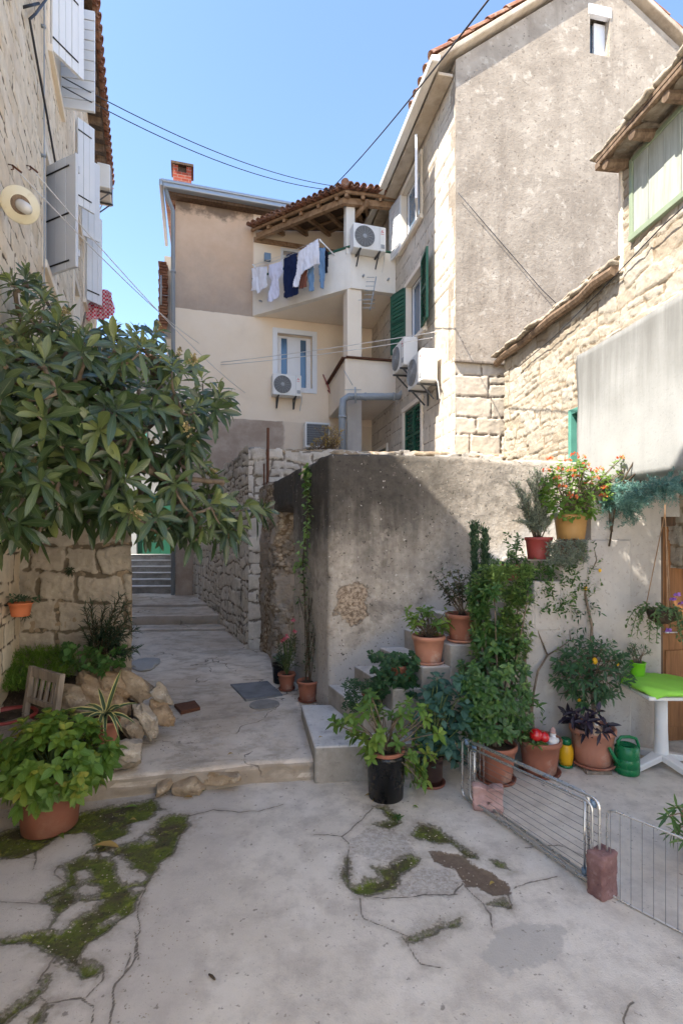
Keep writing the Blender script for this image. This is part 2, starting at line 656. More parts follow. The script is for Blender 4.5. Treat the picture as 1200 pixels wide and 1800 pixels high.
# ------------------------------------------------------------------ leaves
def tmpl(rows):
    t, w = zip(*rows)
    V, Fc = [], []
    n = len(rows)
    for i in range(n):
        for sgn in (-1, 0, 1):
            V.append((t[i], sgn, w[i]))
    for i in range(n - 1):
        a = i * 3
        Fc += [(a, a + 1, a + 4, a + 3), (a + 1, a + 2, a + 5, a + 4)]
    return np.array(V, float), np.array(Fc)
T_BIG = tmpl([(0, .08), (.14, .3), (.36, .75), (.6, 1), (.82, .72), (.94, .3), (1, .02)])
T_MID = tmpl([(0, .1), (.22, .7), (.5, 1), (.8, .55), (1, .02)])
T_SMALL = tmpl([(0, .15), (.45, 1), (1, .05)])
T_STRAP = tmpl([(0, .7), (.2, .95), (.45, 1), (.7, .75), (.88, .4), (1, .03)])

class Leaves:
    def __init__(s, seed=0):
        s.rs = np.random.RandomState(seed)
        s.V, s.F, s.r, s.lu, s.lv = [], [], [], [], []
        s.base = 0
    def put(s, Pb, D, N, L, W, droop=0.1, fold=.15, T=T_MID, rnd=None, twist=0.0):
        Pb, D, N = [np.atleast_2d(np.asarray(a, float)) for a in (Pb, D, N)]
        K = len(Pb)
        D = D / np.maximum(np.linalg.norm(D, axis=1, keepdims=True), 1e-9)
        S = np.cross(D, N)
        bad = np.linalg.norm(S, axis=1) < 1e-5
        S[bad] = np.cross(D[bad], [1, .3, .2])
        S /= np.linalg.norm(S, axis=1, keepdims=True)
        N = np.cross(S, D)
        L = np.broadcast_to(L, (K,)).astype(float); W = np.broadcast_to(W, (K,)).astype(float)
        droop = np.broadcast_to(droop, (K,)).astype(float)
        TV, TF = T
        t, sg, w = TV[:, 0], TV[:, 1], TV[:, 2]
        X = Pb[:, None] + D[:, None] * (t[None, :, None] * L[:, None, None])
        X = X + S[:, None] * ((sg * w)[None, :, None] * W[:, None, None] / 2)
        X = X + N[:, None] * ((np.abs(sg) * w * fold)[None, :, None] * W[:, None, None])
        dz = (droop * L)[:, None] * (t ** 2)[None]
        X[..., 2] -= dz
        X = X - D[:, None] * (0.25 * (droop * droop) * L)[:, None, None] * (t ** 2)[None, :, None]
        n = len(TV)
        s.V.append(X.reshape(-1, 3))
        s.F.append((TF[None] + (s.base + np.arange(K) * n)[:, None, None]).reshape(-1, 4))
        s.base += K * n
        rnd = s.rs.rand(K) if rnd is None else np.broadcast_to(rnd, (K,))
        s.r.append(np.repeat(rnd, n)); s.lu.append(np.tile(t, K)); s.lv.append(np.tile(sg, K))
    def rosette(s, c, axis, n, L, W, spread=(50, 95), droop=.15, fold=.15, T=T_MID, rnd=None, stem=.03):
        rs = s.rs
        a = np.array(axis, float); a /= np.linalg.norm(a)
        x = np.cross(a, [0.3, .2, 1.0]); x /= max(np.linalg.norm(x), 1e-6)
        y = np.cross(a, x)
        i = np.arange(n)
        ph = i * 2.399 + rs.uniform(0, 6.28) + rs.normal(0, .15, n)
        th = np.radians(np.interp(i / max(1, n - 1), [0, 1], [spread[1], spread[0]]) + rs.normal(0, 7, n))
        rad = np.cos(ph)[:, None] * x + np.sin(ph)[:, None] * y
        D = a * np.cos(th)[:, None] + rad * np.sin(th)[:, None]
        N = a * np.sin(th)[:, None] - rad * np.cos(th)[:, None]
        pb = np.array(c) + a * (stem * (i / max(1, n - 1) - .6))[:, None]
        sc = rs.uniform(.72, 1.12, n) * np.interp(i / max(1, n - 1), [0, .7, 1], [1, 1, .62])
        r = None if rnd is None else np.clip(rnd + rs.normal(0, .12, n) + .25 * (i / max(1, n - 1) - .5), 0, 1)
        s.put(pb, D, N, L * sc, W * sc * rs.uniform(.85, 1.15, n), droop * rs.uniform(.3, 1.6, n), fold, T, r)
    def cloud(s, c, rad, n, L, W, T=T_SMALL, up=.3, droop=.1, shell=.55, rnd=None, fold=.15):
        """leaves in an ellipsoid, facing outwards and up"""
        rs = s.rs
        d = rs.normal(size=(n, 3)); d /= np.linalg.norm(d, axis=1, keepdims=True)
        r = rs.uniform(shell, 1, n) ** .8
        p = np.array(c) + d * r[:, None] * np.array(rad)
        D = d + rs.normal(0, .55, (n, 3)) + np.array([0, 0, up * .5])
        N = d * .6 + np.array([0, 0, up]) + rs.normal(0, .35, (n, 3))
        rr = None if rnd is None else np.clip(rnd + rs.normal(0, .18, n), 0, 1)
        s.put(p, D, N, L * rs.uniform(.65, 1.2, n), W * rs.uniform(.7, 1.15, n), droop, fold, T, rr)
        return p
    def along(s, pts, n, L, W, T=T_SMALL, ang=(40, 80), droop=.1, jit=.0, rnd=None, fold=.15, t0=0.15):
        """leaves along a stem polyline"""
        rs = s.rs
        pts = np.array([tuple(p) for p in pts], float)
        seg = np.linalg.norm(np.diff(pts, axis=0), axis=1)
        cum = np.concatenate([[0], np.cumsum(seg)])
        q = np.linspace(t0, 1, n) * cum[-1]
        p = np.stack([np.interp(q, cum, pts[:, k]) for k in range(3)], -1)
        qd = np.minimum(q + .01, cum[-1]); q0 = np.maximum(q - .02, 0)
        tan = np.stack([np.interp(qd, cum, pts[:, k]) - np.interp(q0, cum, pts[:, k]) for k in range(3)], -1)
        tan /= np.maximum(np.linalg.norm(tan, axis=1, keepdims=True), 1e-9)
        x = np.cross(tan, [.21, .37, .9]); x /= np.maximum(np.linalg.norm(x, axis=1, keepdims=True), 1e-9)
        y = np.cross(tan, x)
        ph = np.arange(n) * 2.399 + rs.normal(0, .3, n) + rs.uniform(0, 6)
        rad = np.cos(ph)[:, None] * x + np.sin(ph)[:, None] * y
        th = np.radians(rs.uniform(ang[0], ang[1], n))
        D = tan * np.cos(th)[:, None] + rad * np.sin(th)[:, None]
        N = tan * np.sin(th)[:, None] - rad * np.cos(th)[:, None] + np.array([0, 0, .4])
        p = p + rs.normal(0, 1, (n, 3)) * jit
        rr = None if rnd is None else np.clip(rnd + rs.normal(0, .15, n), 0, 1)
        s.put(p, D, N, L * rs.uniform(.7, 1.15, n), W * rs.uniform(.75, 1.15, n), droop, fold, T, rr)
    def build(s, name, mat, parent, loc=None):
        return np_mesh(name, np.concatenate(s.V), np.concatenate(s.F), mat, parent, loc,
                       attrs={'rnd': np.concatenate(s.r), 'lu': np.concatenate(s.lu), 'lv': np.concatenate(s.lv)}, smooth=True)

def bez(a, b, c, n=8):
    a, b, c = Vector(a), Vector(b), Vector(c)
    return [(1 - t) ** 2 * a + 2 * t * (1 - t) * b + t * t * c for t in [i / (n - 1) for i in range(n)]]

def sag(a, b, s, n=14):
    a, b = Vector(a), Vector(b)
    return [a.lerp(b, i / (n - 1)) - Vector((0, 0, s * 4 * (i / (n - 1)) * (1 - i / (n - 1)))) for i in range(n)]

# ------------------------------------------------------------------ frames of the place
FL = Fr((-1.1, 0.0), (-.3617, .9323))                 # stone house on the left
FB = Fr((-3.89, 12.0), (.9605, .2785))                # beige balcony house
FS = Fr((1.82, 8.2), (-.196, .981), flip=True)        # long side of the tall gabled house
FG = Fr((1.82, 8.2), (.981, .196))                    # its gable
FR = Fr((2.9, 5.3), (-.127, .992), flip=True)         # low stone house on the right
FX = Fr((2.422, 4.452), (-.127, .992), flip=True)     # white rendered upper storey
CX, CY = -.12, 4.92
FD = Fr((CX, CY), (.9945, .1045))                     # dark rendered wall
FDS = Fr((CX, CY), (-.383, .924), flip=True)
FW = Fr((.176, 4.176), (.9925, .122))                 # wall with the door
FA = Fr((-1.36, 7.5), (-.423, .906), flip=True)       # alley wall
FK = Fr((-1.36, 7.5), (.995, .0995))
F0 = Fr((0, 0), (1, 0))

# ------------------------------------------------------------------ materials
M = {}
M['left_stone'] = m_stone('cream_rubble', [(.66, .54, .385), (.80, .68, .52), (.83, .73, .585), (.72, .585, .42), (.78, .67, .53)], (.13, .095, .065), dirt=(.50, .38, .25), dirt_amt=.3, bump=.5, pit=.12)
M['low_stone'] = m_stone('brown_blocks', [(.34, .295, .24), (.46, .41, .345), (.40, .35, .29), (.52, .47, .40)], (.18, .145, .105), dirt=(.17, .135, .095), dirt_amt=.45, bump=.8, pit=.25, moss=((.05, .08, .02), .1, .7), fine=.8)
M['alley_stone'] = m_stone('grey_rubble', [(.48, .43, .37), (.64, .59, .52), (.56, .505, .44), (.70, .645, .57), (.60, .56, .50)], (.24, .205, .17), dirt=(.24, .21, .18), dirt_amt=.4, bump=.9, streak=((.22, .20, .18), .3))
M['ashlar'] = m_stone('pale_ashlar', [(.55, .48, .39), (.62, .55, .45), (.66, .58, .48), (.58, .50, .40)], (.34, .28, .22), dirt=(.40, .33, .26), dirt_amt=.45, bump=.35, pit=.1, streak=((.36, .3, .24), .25))
M['right_stone'] = m_stone('warm_rubble', [(.35, .295, .225), (.44, .395, .325), (.48, .44, .375), (.39, .335, .26), (.46, .42, .36)], (.33, .26, .18), dirt=(.34, .255, .17), dirt_amt=.38, bump=.9, pit=.12)
M['gable'] = m_plaster('weathered_gable_render', (.29, .245, .195), (.39, .335, .272), 2.1, dark=(.20, .165, .13), dark_amt=.5, spots=(.16, .13, .10), spot_amt=.7, spot_scale=21, streak=(.20, .165, .13), streak_amt=.6, bump=.9, light=(.56, .50, .42), light_amt=.5, bscale=18)
M['white_render'] = m_plaster('white_render', (.29, .295, .29), (.35, .355, .35), 1.3, dark=(.28, .28, .27), dark_amt=.45, streak=(.27, .27, .26), streak_amt=.5, bump=.2, top=((.13, .128, .12), 2.8, 3.9, .8), spots=(.2, .2, .19), spot_amt=.25, spot_scale=40)
M['grey_render'] = m_plaster('grey_render', (.40, .365, .33), (.50, .465, .425), 1.5, dark=(.30, .28, .27), dark_amt=.4, streak=(.31, .28, .26), streak_amt=.3, bump=.14)
M['plaster_cream'] = m_plaster('cream_plaster', (.76, .665, .54), (.81, .72, .60), 1.2, dark=(.55, .47, .38), dark_amt=.25, bump=.08)
M['balcony_white'] = m_plaster('balcony_white', (.70, .655, .58), (.77, .73, .66), 1.3, dark=(.55, .5, .43), dark_amt=.3, streak=(.52, .47, .40), streak_amt=.3, bump=.08)
M['soil'] = m_plaster('soil', (.045, .032, .022), (.09, .066, .045), 9, spots=(.2, .16, .12), spot_amt=.5, spot_scale=60, bump=.9)
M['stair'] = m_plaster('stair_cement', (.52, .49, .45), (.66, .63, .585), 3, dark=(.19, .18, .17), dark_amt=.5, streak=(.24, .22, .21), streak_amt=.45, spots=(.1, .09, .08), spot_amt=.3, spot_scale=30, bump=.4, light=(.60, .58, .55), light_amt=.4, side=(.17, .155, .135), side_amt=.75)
M['stair_wall'] = m_plaster('stair_wall_render', (.38, .345, .31), (.49, .455, .41), 1.4, dark=(.27, .245, .22), dark_amt=.5, streak=(.25, .22, .195), streak_amt=.45, bump=.3, spots=(.16, .14, .12), spot_amt=.3, spot_scale=34, light=(.56, .53, .49), light_amt=.35)
M['kerb_stone'] = m_plaster('kerb_cement', (.22, .2, .175), (.33, .31, .28), 4, dark=(.1, .09, .075), dark_amt=.6, spots=(.07, .06, .05), spot_amt=.4, bump=.7)
M['rock'] = m_plaster('limestone_rock', (.25, .185, .12), (.40, .32, .225), 4.5, dark=(.10, .07, .045), dark_amt=.65, spots=(.11, .085, .06), spot_amt=.45, spot_scale=22, bump=1.0, light=(.56, .48, .37), light_amt=.55)
M['rock_grey'] = m_plaster('grey_limestone', (.28, .235, .18), (.46, .40, .32), 5.5, dark=(.13, .105, .075), dark_amt=.6, spots=(.1, .085, .06), spot_amt=.5, spot_scale=26, bump=1.0, light=(.62, .57, .49), light_amt=.6)
M['rock_brown'] = m_plaster('brown_limestone', (.23, .155, .09), (.42, .31, .20), 5, dark=(.10, .065, .04), dark_amt=.6, spots=(.08, .06, .04), spot_amt=.4, spot_scale=20, bump=1.0, light=(.58, .47, .34), light_amt=.5)
M['wood_old'] = m_wood('old_timber', (.10, .065, .042), (.23, .16, .105))
M['wood_dark'] = m_wood('dark_timber', (.07, .042, .025), (.15, .09, .055))
M['wood_beam'] = m_wood('beam_timber', (.20, .115, .06), (.36, .23, .135), axis='iso')
M['wood_grey'] = m_wood('grey_timber', (.16, .13, .1), (.30, .25, .2))
M['door_wood'] = m_wood('door_timber', (.17, .075, .028), (.29, .135, .055))
M['green_paint'] = m_simple('green_paint', (.012, .085, .05), .45, var=.25)
M['teal_paint'] = m_simple('teal_paint', (.10, .30, .24), .5, var=.2)
M['sage_paint'] = m_wood('faded_sage_paint', (.29, .31, .27), (.41, .43, .385))
M['white_paint'] = m_simple('white_paint', (.72, .73, .75), .45, var=.05)
M['shutter_grey'] = m_simple('pale_grey_paint', (.68, .69, .70), .5, var=.06)
M['shutter_grey2'] = m_simple('grey_paint', (.54, .55, .57), .5, var=.06)
M['iron'] = m_simple('iron', (.03, .027, .025), .6, .6, var=.3)
M['rust'] = m_simple('rust', (.12, .05, .028), .85, .3, var=.4, scale=20)
M['zinc'] = m_simple('zinc', (.36, .39, .42), .45, .5, var=.1)
M['steel'] = m_simple('steel_tube', (.58, .58, .57), .28, .9, var=.04, scale=5)
M['rack_wire'] = m_simple('thin_wire', (.13, .13, .13), .5)
M['wire'] = m_simple('wire', (.03, .03, .035), .6)
M['cord'] = m_simple('pale_cord', (.62, .6, .58), .8)
M['pipe_grey'] = m_simple('grey_plastic', (.25, .28, .31), .4, var=.08)
M['ac_white'] = m_simple('ac_white', (.72, .71, .68), .4, var=.05, scale=3, dirt=(.5, .46, .4), dirt_amt=.25)
M['ac_dark'] = m_simple('ac_dark', (.05, .052, .055), .5)
M['ac_grey'] = m_simple('ac_grey', (.30, .31, .32), .5)
M['red_mark'] = m_simple('red_mark', (.55, .02, .03), .5, var=.03)
M['glass'] = m_simple('window_glass', (.02, .035, .05), .06, var=.1, spec=.8)
M['lens'] = m_simple('lamp_glass', (.55, .54, .52), .12, var=.05, spec=.8)
M['cream_enamel'] = m_simple('cream_enamel', (.66, .60, .44), .4, var=.06, dirt=(.36, .2, .08), dirt_amt=.7)
M['dark_void'] = m_simple('dark_room', (.012, .011, .011), .9)
M['terracotta'] = m_simple('terracotta', (.30, .115, .07), .75, var=.18, scale=8, bump=.2, dirt=(.44, .33, .27), dirt_amt=.75)
M['terracotta_pale'] = m_simple('pale_terracotta', (.42, .19, .125), .75, var=.14, scale=8, bump=.2, dirt=(.50, .40, .34), dirt_amt=.75)
M['terracotta_dark'] = m_simple('dark_terracotta', (.19, .06, .035), .7, var=.2, scale=8, dirt=(.3, .2, .15), dirt_amt=.3)
M['ochre_pot'] = m_simple('ochre_plastic', (.34, .19, .06), .6, var=.12)
M['red_plastic'] = m_simple('red_plastic', (.26, .045, .04), .55, var=.12)
M['black_plastic'] = m_simple('black_plastic', (.006, .006, .007), .3, var=.2)
M['glaze'] = m_simple('brown_glaze', (.028, .012, .009), .18, var=.2, spec=.6)
M['lime_plastic'] = m_simple('lime_plastic', (.14, .42, .015), .4, var=.05)
M['lime_cloth'] = m_simple('lime_cloth', (.27, .60, .07), .85, var=.08, scale=14, bump=.2)
M['yellow_plastic'] = m_simple('yellow_plastic', (.70, .38, .012), .35, var=.06)
M['can_green'] = m_simple('green_plastic', (.008, .15, .05), .3, var=.08)
M['white_plastic'] = m_simple('white_plastic', (.66, .655, .635), .4, var=.05, dirt=(.45, .43, .4), dirt_amt=.2)
M['blue_plastic'] = m_simple('grey_blue_plastic', (.14, .2, .27), .4)
M['brick_pink'] = m_plaster('pink_paver', (.36, .22, .20), (.50, .34, .31), 9, spots=(.2, .13, .12), spot_amt=.4, spot_scale=45, bump=.7)
M['brick_red'] = m_plaster('red_paver', (.16, .085, .08), (.26, .15, .14), 9, spots=(.09, .05, .05), spot_amt=.5, spot_scale=45, bump=.9, light=(.36, .27, .26), light_amt=.4)
M['mesh_cast'] = m_plaster('cast_iron_cover', (.12, .125, .13), (.20, .205, .21), 6, bump=.4)
M['bark'] = m_plaster('bark', (.11, .08, .055), (.22, .17, .125), 12, bump=.8)
M['bark_dark'] = m_plaster('dark_bark', (.045, .032, .022), (.1, .075, .05), 12, bump=.8)
M['stem_green'] = m_simple('green_stem', (.09, .13, .04), .6)
M['figure'] = m_simple('figurine', (.62, .60, .58), .55, var=.15, scale=30)
M['flesh'] = m_simple('painted_plaster', (.50, .36, .25), .6, var=.15, scale=30)

def m_tile():
    s = Sh('roof_tile', .85, .2)
    c = s.ramp(s.noise(3.2, 6, .7), [(.25, (.10, .04, .026)), (.45, (.22, .095, .058)), (.6, (.30, .16, .10)), (.78, (.17, .12, .09))])
    c = s.mix(s.op('MULTIPLY', s.mr(s.noise(13, 6, .7), .52, .68), .6), c, (.36, .31, .25))
    s.bump(s.noise(40, 6, .7), .4, .01)
    return s.col(c)
M['tile'] = m_tile()

def m_dark_wall():
    """grey render, black algae high on the left, paler render low down and along the stair"""
    s = Sh('stained_render', .92, .15)
    x, y, z = s.xyz()
    n_big = s.noise(1.7, 8, .65)
    n_str = s.noise(2.4, 8, .65, s.sv(2.6, 2.6, .2))
    n_fine = s.noise(16, 8, .7)
    base = s.mix(s.mr(n_fine, .3, .7), (.37, .325, .27), (.52, .465, .40))
    base = s.mix(s.op('MULTIPLY', s.mr(s.noise(3.2, 6), .5, .7), .5), base, (.43, .385, .33))
    wob = s.op('MULTIPLY', s.op('SUBTRACT', n_big, .5), 1.3)
    wob2 = s.op('MULTIPLY', s.op('SUBTRACT', n_str, .5), 1.1)
    zz = s.op('ADD', z, s.op('ADD', wob, wob2))
    dk = s.mr(zz, 1.25, 2.35)
    dk = s.op('MULTIPLY', dk, s.mr(s.op('ADD', x, wob), .6, 2.0, 1, .12))
    dkc = s.mix(n_fine, (.016, .0145, .013), (.065, .058, .050))
    c = s.mix(s.op('MULTIPLY', dk, .92), base, dkc)
    # secondary grey patches
    c = s.mix(s.op('MULTIPLY', s.mr(s.noise(2.3, 8, .7, dist=.4), .50, .66), .6), c, (.10, .088, .075))
    # pale patches flaking through
    c = s.mix(s.op('MULTIPLY', s.mr(s.noise(4.6, 7, .7), .60, .70), .55), c, (.40, .35, .29))
    # pale cement skirting along the stair line and at the foot
    line = s.op('SUBTRACT', s.op('ADD', s.op('MULTIPLY', x, .714), .66), z)
    sk = s.mr(s.op('ADD', line, s.op('MULTIPLY', wob, .42)), -.02, .16)
    c = s.mix(s.op('MULTIPLY', sk, .9), c, s.mix(s.noise(6, 6), (.37, .36, .35), (.48, .465, .45)))
    low = s.mr(s.op('ADD', zz, 0), .55, 1.05, 1, 0)
    c = s.mix(s.op('MULTIPLY', low, .5), c, (.40, .38, .36))
    # pits and speckles
    c = s.mix(s.op('MULTIPLY', s.mr(s.noise(34, 4, .6), .62, .68), .8), c, (.03, .027, .024))
    c = s.mix(s.op('MULTIPLY', s.mr(s.noise(30, 3, .5, s.sv(1.1, 1, 1)), .70, .73), .8), c, (.6, .57, .52))
    # hole in the render
    d = s.node('ShaderNodeVectorMath', operation='DISTANCE')
    s.set(d.inputs[0], s.sv(1, 1, 1.0))
    d.inputs[1].default_value = (.22, .02, 1.24)
    hole = s.mr(s.op('ADD', d.outputs['Value'], s.op('MULTIPLY', s.op('SUBTRACT', s.noise(7, 6, .7), .5), .32)), .17, .19, 1, 0)
    gv = s.noise(34, 7, .75)
    hc = s.mix(s.mr(gv, .38, .62), (.16, .115, .08), s.mix(s.noise(13, 4), (.40, .30, .21), (.56, .47, .37)))
    c = s.mix(hole, c, hc)
    h = s.op('ADD', s.noise(24, 8, .7), s.op('MULTIPLY', s.noise(5, 5), .8))
    h = s.op('SUBTRACT', h, s.op('MULTIPLY', hole, s.op('ADD', 1.2, gv)))
    s.bump(h, .75, .016)
    return s.col(c)
M['dark_wall'] = m_dark_wall()

def m_broken():
    s = Sh('broken_render', .95, .1)
    z = s.xyz()[2]
    v = s.voro(15, vec=s.sv(1, 1, 1.5))
    v2 = s.voro(15, vec=s.sv(1, 1, 1.5), out=1)
    sep = s.node('ShaderNodeSeparateColor'); s.set(sep.inputs[0], v2)
    stone = s.mix(sep.outputs[0], (.30, .22, .15), (.52, .44, .34))
    stone = s.mix(s.mr(v, .40, .7), stone, (.20, .145, .095))
    pl = s.mix(s.noise(5, 7, .65), (.30, .25, .2), (.42, .36, .3))
    k = s.mr(s.noise(2.6, 7, .65), .47, .53)
    c = s.mix(k, stone, pl)
    s.bump(s.op('ADD', s.op('MULTIPLY', k, .9), s.op('ADD', s.op('MULTIPLY', v, -.8), s.noise(22, 6, .7))), .9, .03)
    return s.col(c)
M['broken'] = m_broken()

def m_beige_house():
    s = Sh('two_tone_render', .9, .2)
    x, y, z = s.xyz()
    n = s.noise(1.1, 8, .66)
    paint = s.mix(s.mr(n, .3, .7), (.79, .65, .49), (.83, .70, .55))
    paint = s.mix(s.op('MULTIPLY', s.mr(s.noise(.8, 6), .5, .7), .25), paint, (.50, .40, .31))
    # old orange render, greying towards its foot, darker under the eaves
    old = s.mix(s.mr(n, .3, .7), (.60, .41, .27), (.69, .50, .35))
    gz = s.mr(s.op('ADD', z, s.op('MULTIPLY', s.op('SUBTRACT', s.noise(1.4, 8, .7), .5), 1.8)), 7.2, 9.0, 1, 0)
    old = s.mix(s.op('MULTIPLY', gz, .8), old, s.mix(s.noise(9, 7, .7), (.29, .23, .185), (.41, .34, .28)))
    eave_dark = s.mr(s.op('ADD', z, s.op('MULTIPLY', s.op('SUBTRACT', s.noise(1.3, 7, .7), .5), 1.6)), 9.45, 9.75)
    old = s.mix(s.op('MULTIPLY', eave_dark, .75), old, (.07, .05, .04))
    old = s.mix(s.op('MULTIPLY', s.mr(s.noise(2, 7, .65, s.sv(3, 3, .2)), .52, .7), .3), old, (.56, .40, .28))
    low = s.mix(s.mr(s.noise(1.7, 8, .7), .35, .65), (.34, .26, .20), (.48, .39, .31))
    wob = s.op('MULTIPLY', s.op('SUBTRACT', s.noise(3, 4), .5), .05)
    zz = s.op('ADD', z, wob)
    up = s.mr(zz, 7.225, 7.235)
    up = s.op('MULTIPLY', up, s.mr(s.op('ADD', x, 0), 1.72, 1.76, 1, 0))
    c = s.mix(up, paint, old)
    dn = s.mr(zz, 4.70, 4.72, 1, 0)
    dn = s.op('MULTIPLY', dn, s.mr(s.op('ADD', x, s.op('MULTIPLY', s.noise(4, 5), .3)), 2.55, 2.65, 1, .25))
    c = s.mix(dn, c, low)
    s.bump(s.op('ADD', s.noise(26, 8, .7), s.noise(5, 4)), .16, .012)
    return s.col(c)
M['beige_house'] = m_beige_house()

def m_brick():
    s = Sh('chimney_brick', .9, .2)
    b = s.node('ShaderNodeTexBrick')
    v = s.node('ShaderNodeCombineXYZ')
    o = s.xyz()
    s.set(v.inputs[0], s.op('ADD', o[0], o[1])); s.set(v.inputs[1], o[2])
    s.set(b.inputs['Vector'], v.outputs[0])
    b.inputs['Color1'].default_value = (.40, .085, .05, 1)
    b.inputs['Color2'].default_value = (.30, .06, .035, 1)
    b.inputs['Mortar'].default_value = (.36, .22, .17, 1)
    b.inputs['Scale'].default_value = 1.0
    b.inputs['Brick Width'].default_value = .22
    b.inputs['Row Height'].default_value = .075
    b.inputs['Mortar Size'].default_value = .008
    return s.col(b.outputs[0])
M['brick'] = m_brick()

def m_floor():
    s = Sh('courtyard_concrete', .9, .25)
    mo, so_, cr, pa, gr = [s.attr(k) for k in ('moss', 'soil', 'crack', 'patch', 'grey')]
    ag = s.attr('slab')
    n1, n2, n3 = s.noise(1.3, 8, .65), s.noise(6, 8, .68), s.noise(38, 6, .65)
    c = s.mix(s.mr(n1, .3, .7), (.53, .475, .40), (.67, .61, .525))
    c = s.mix(s.op('MULTIPLY', s.mr(n2, .42, .68), .6), c, (.37, .325, .28))
    c = s.mix(s.op('MULTIPLY', s.mr(s.noise(2.7, 8, .7, dist=.5), .53, .68), .45), c, (.68, .63, .56))
    c = s.mix(s.op('MULTIPLY', s.mr(s.noise(2.0, 8, .7), .55, .72), .5), c, (.33, .285, .24))
    c = s.mix(s.op('MULTIPLY', ag, .45), c, s.mix(n2, (.34, .30, .265), (.47, .43, .39)))
    nn = s.op('MULTIPLY', s.op('SUBTRACT', n3, .5), .05)
    nm = s.op('MULTIPLY', s.op('SUBTRACT', s.noise(9, 7, .7), .5), .09)
    w = s.op('ADD', nn, nm)
    pf = s.mr(s.op('ADD', pa, s.op('MULTIPLY', w, 1.6)), -.015, .015, 1, 0)
    c = s.mix(s.op('MULTIPLY', pf, .75), c, s.mix(n2, (.36, .33, .29), (.45, .42, .375)))
    gf = s.mr(s.op('ADD', gr, s.op('MULTIPLY', w, 1.6)), -.01, .01, 1, 0)
    gv = s.mr(s.noise(40, 6, .75), .4, .6)
    c = s.mix(s.op('MULTIPLY', gf, .6), c, s.mix(gv, (.46, .425, .38), (.24, .21, .18)))
    # pits
    c = s.mix(s.op('MULTIPLY', s.mr(s.noise(26, 4, .6), .63, .70), .7), c, (.17, .145, .12))
    c = s.mix(s.op('MULTIPLY', s.mr(s.noise(70, 2, .5), .68, .74), .5), c, (.22, .2, .18))
    ck = s.mr(s.op('ADD', cr, s.op('MULTIPLY', s.op('SUBTRACT', s.noise(17, 5, .7), .5), .006)), .0022, .0058, 1, 0)
    c = s.mix(s.op('MULTIPLY', ck, .85), c, (.06, .05, .038))
    sf = s.mr(s.op('ADD', so_, w), -.008, .008, 1, 0)
    c = s.mix(sf, c, s.mix(s.noise(45, 5, .7), (.09, .062, .042), (.22, .165, .12)))
    mf = s.mr(s.op('ADD', mo, s.op('ADD', w, s.op('MULTIPLY', s.op('SUBTRACT', s.noise(58, 4, .7), .5), .075))), -.028, .018, 1, 0)
    damp = s.mr(s.op('ADD', mo, s.op('MULTIPLY', w, 2.0)), -.01, .085, 1, 0)
    c = s.mix(s.op('MULTIPLY', damp, .42), c, (.19, .155, .11))
    dampc = s.mr(s.op('ADD', cr, s.op('MULTIPLY', w, .8)), .0, .04, 1, 0)
    c = s.mix(s.op('MULTIPLY', dampc, .30), c, (.24, .20, .16))
    mc = s.mix(s.mr(s.noise(5, 7, .68), .35, .62), (.075, .06, .034), (.10, .12, .022))
    mc = s.mix(s.op('MULTIPLY', s.mr(s.noise(13, 6, .7), .52, .66), .7), mc, (.22, .25, .035))
    mc = s.mix(s.op('MULTIPLY', s.mr(s.noise(60, 3, .6), .56, .68), .6), mc, (.02, .018, .012))
    mc = s.mix(s.op('MULTIPLY', s.mr(s.noise(48, 3, .6, s.sv(1.2, 1, 1)), .68, .72), .7), mc, (.28, .25, .2))
    c = s.mix(mf, c, mc)
    rim = s.op('MULTIPLY', s.mr(s.op('ABSOLUTE', s.op('ADD', mo, w)), .0, .014, 1, 0), .6)
    c = s.mix(rim, c, (.075, .06, .042))
    h = s.op('ADD', s.op('MULTIPLY', n3, .5), s.op('ADD', s.noise(110, 4, .7), s.op('MULTIPLY', n2, .8)))
    h = s.op('SUBTRACT', h, s.op('MULTIPLY', ck, 1.4))
    h = s.op('ADD', h, s.op('MULTIPLY', mf, s.op('MULTIPLY', s.noise(75, 4, .7), 2.2)))
    s.bump(h, .45, .012)
    s.set(s.b.inputs['Roughness'], s.mr(n2, .3, .7, .78, .95))
    return s.col(c)
M['floor'] = m_floor()

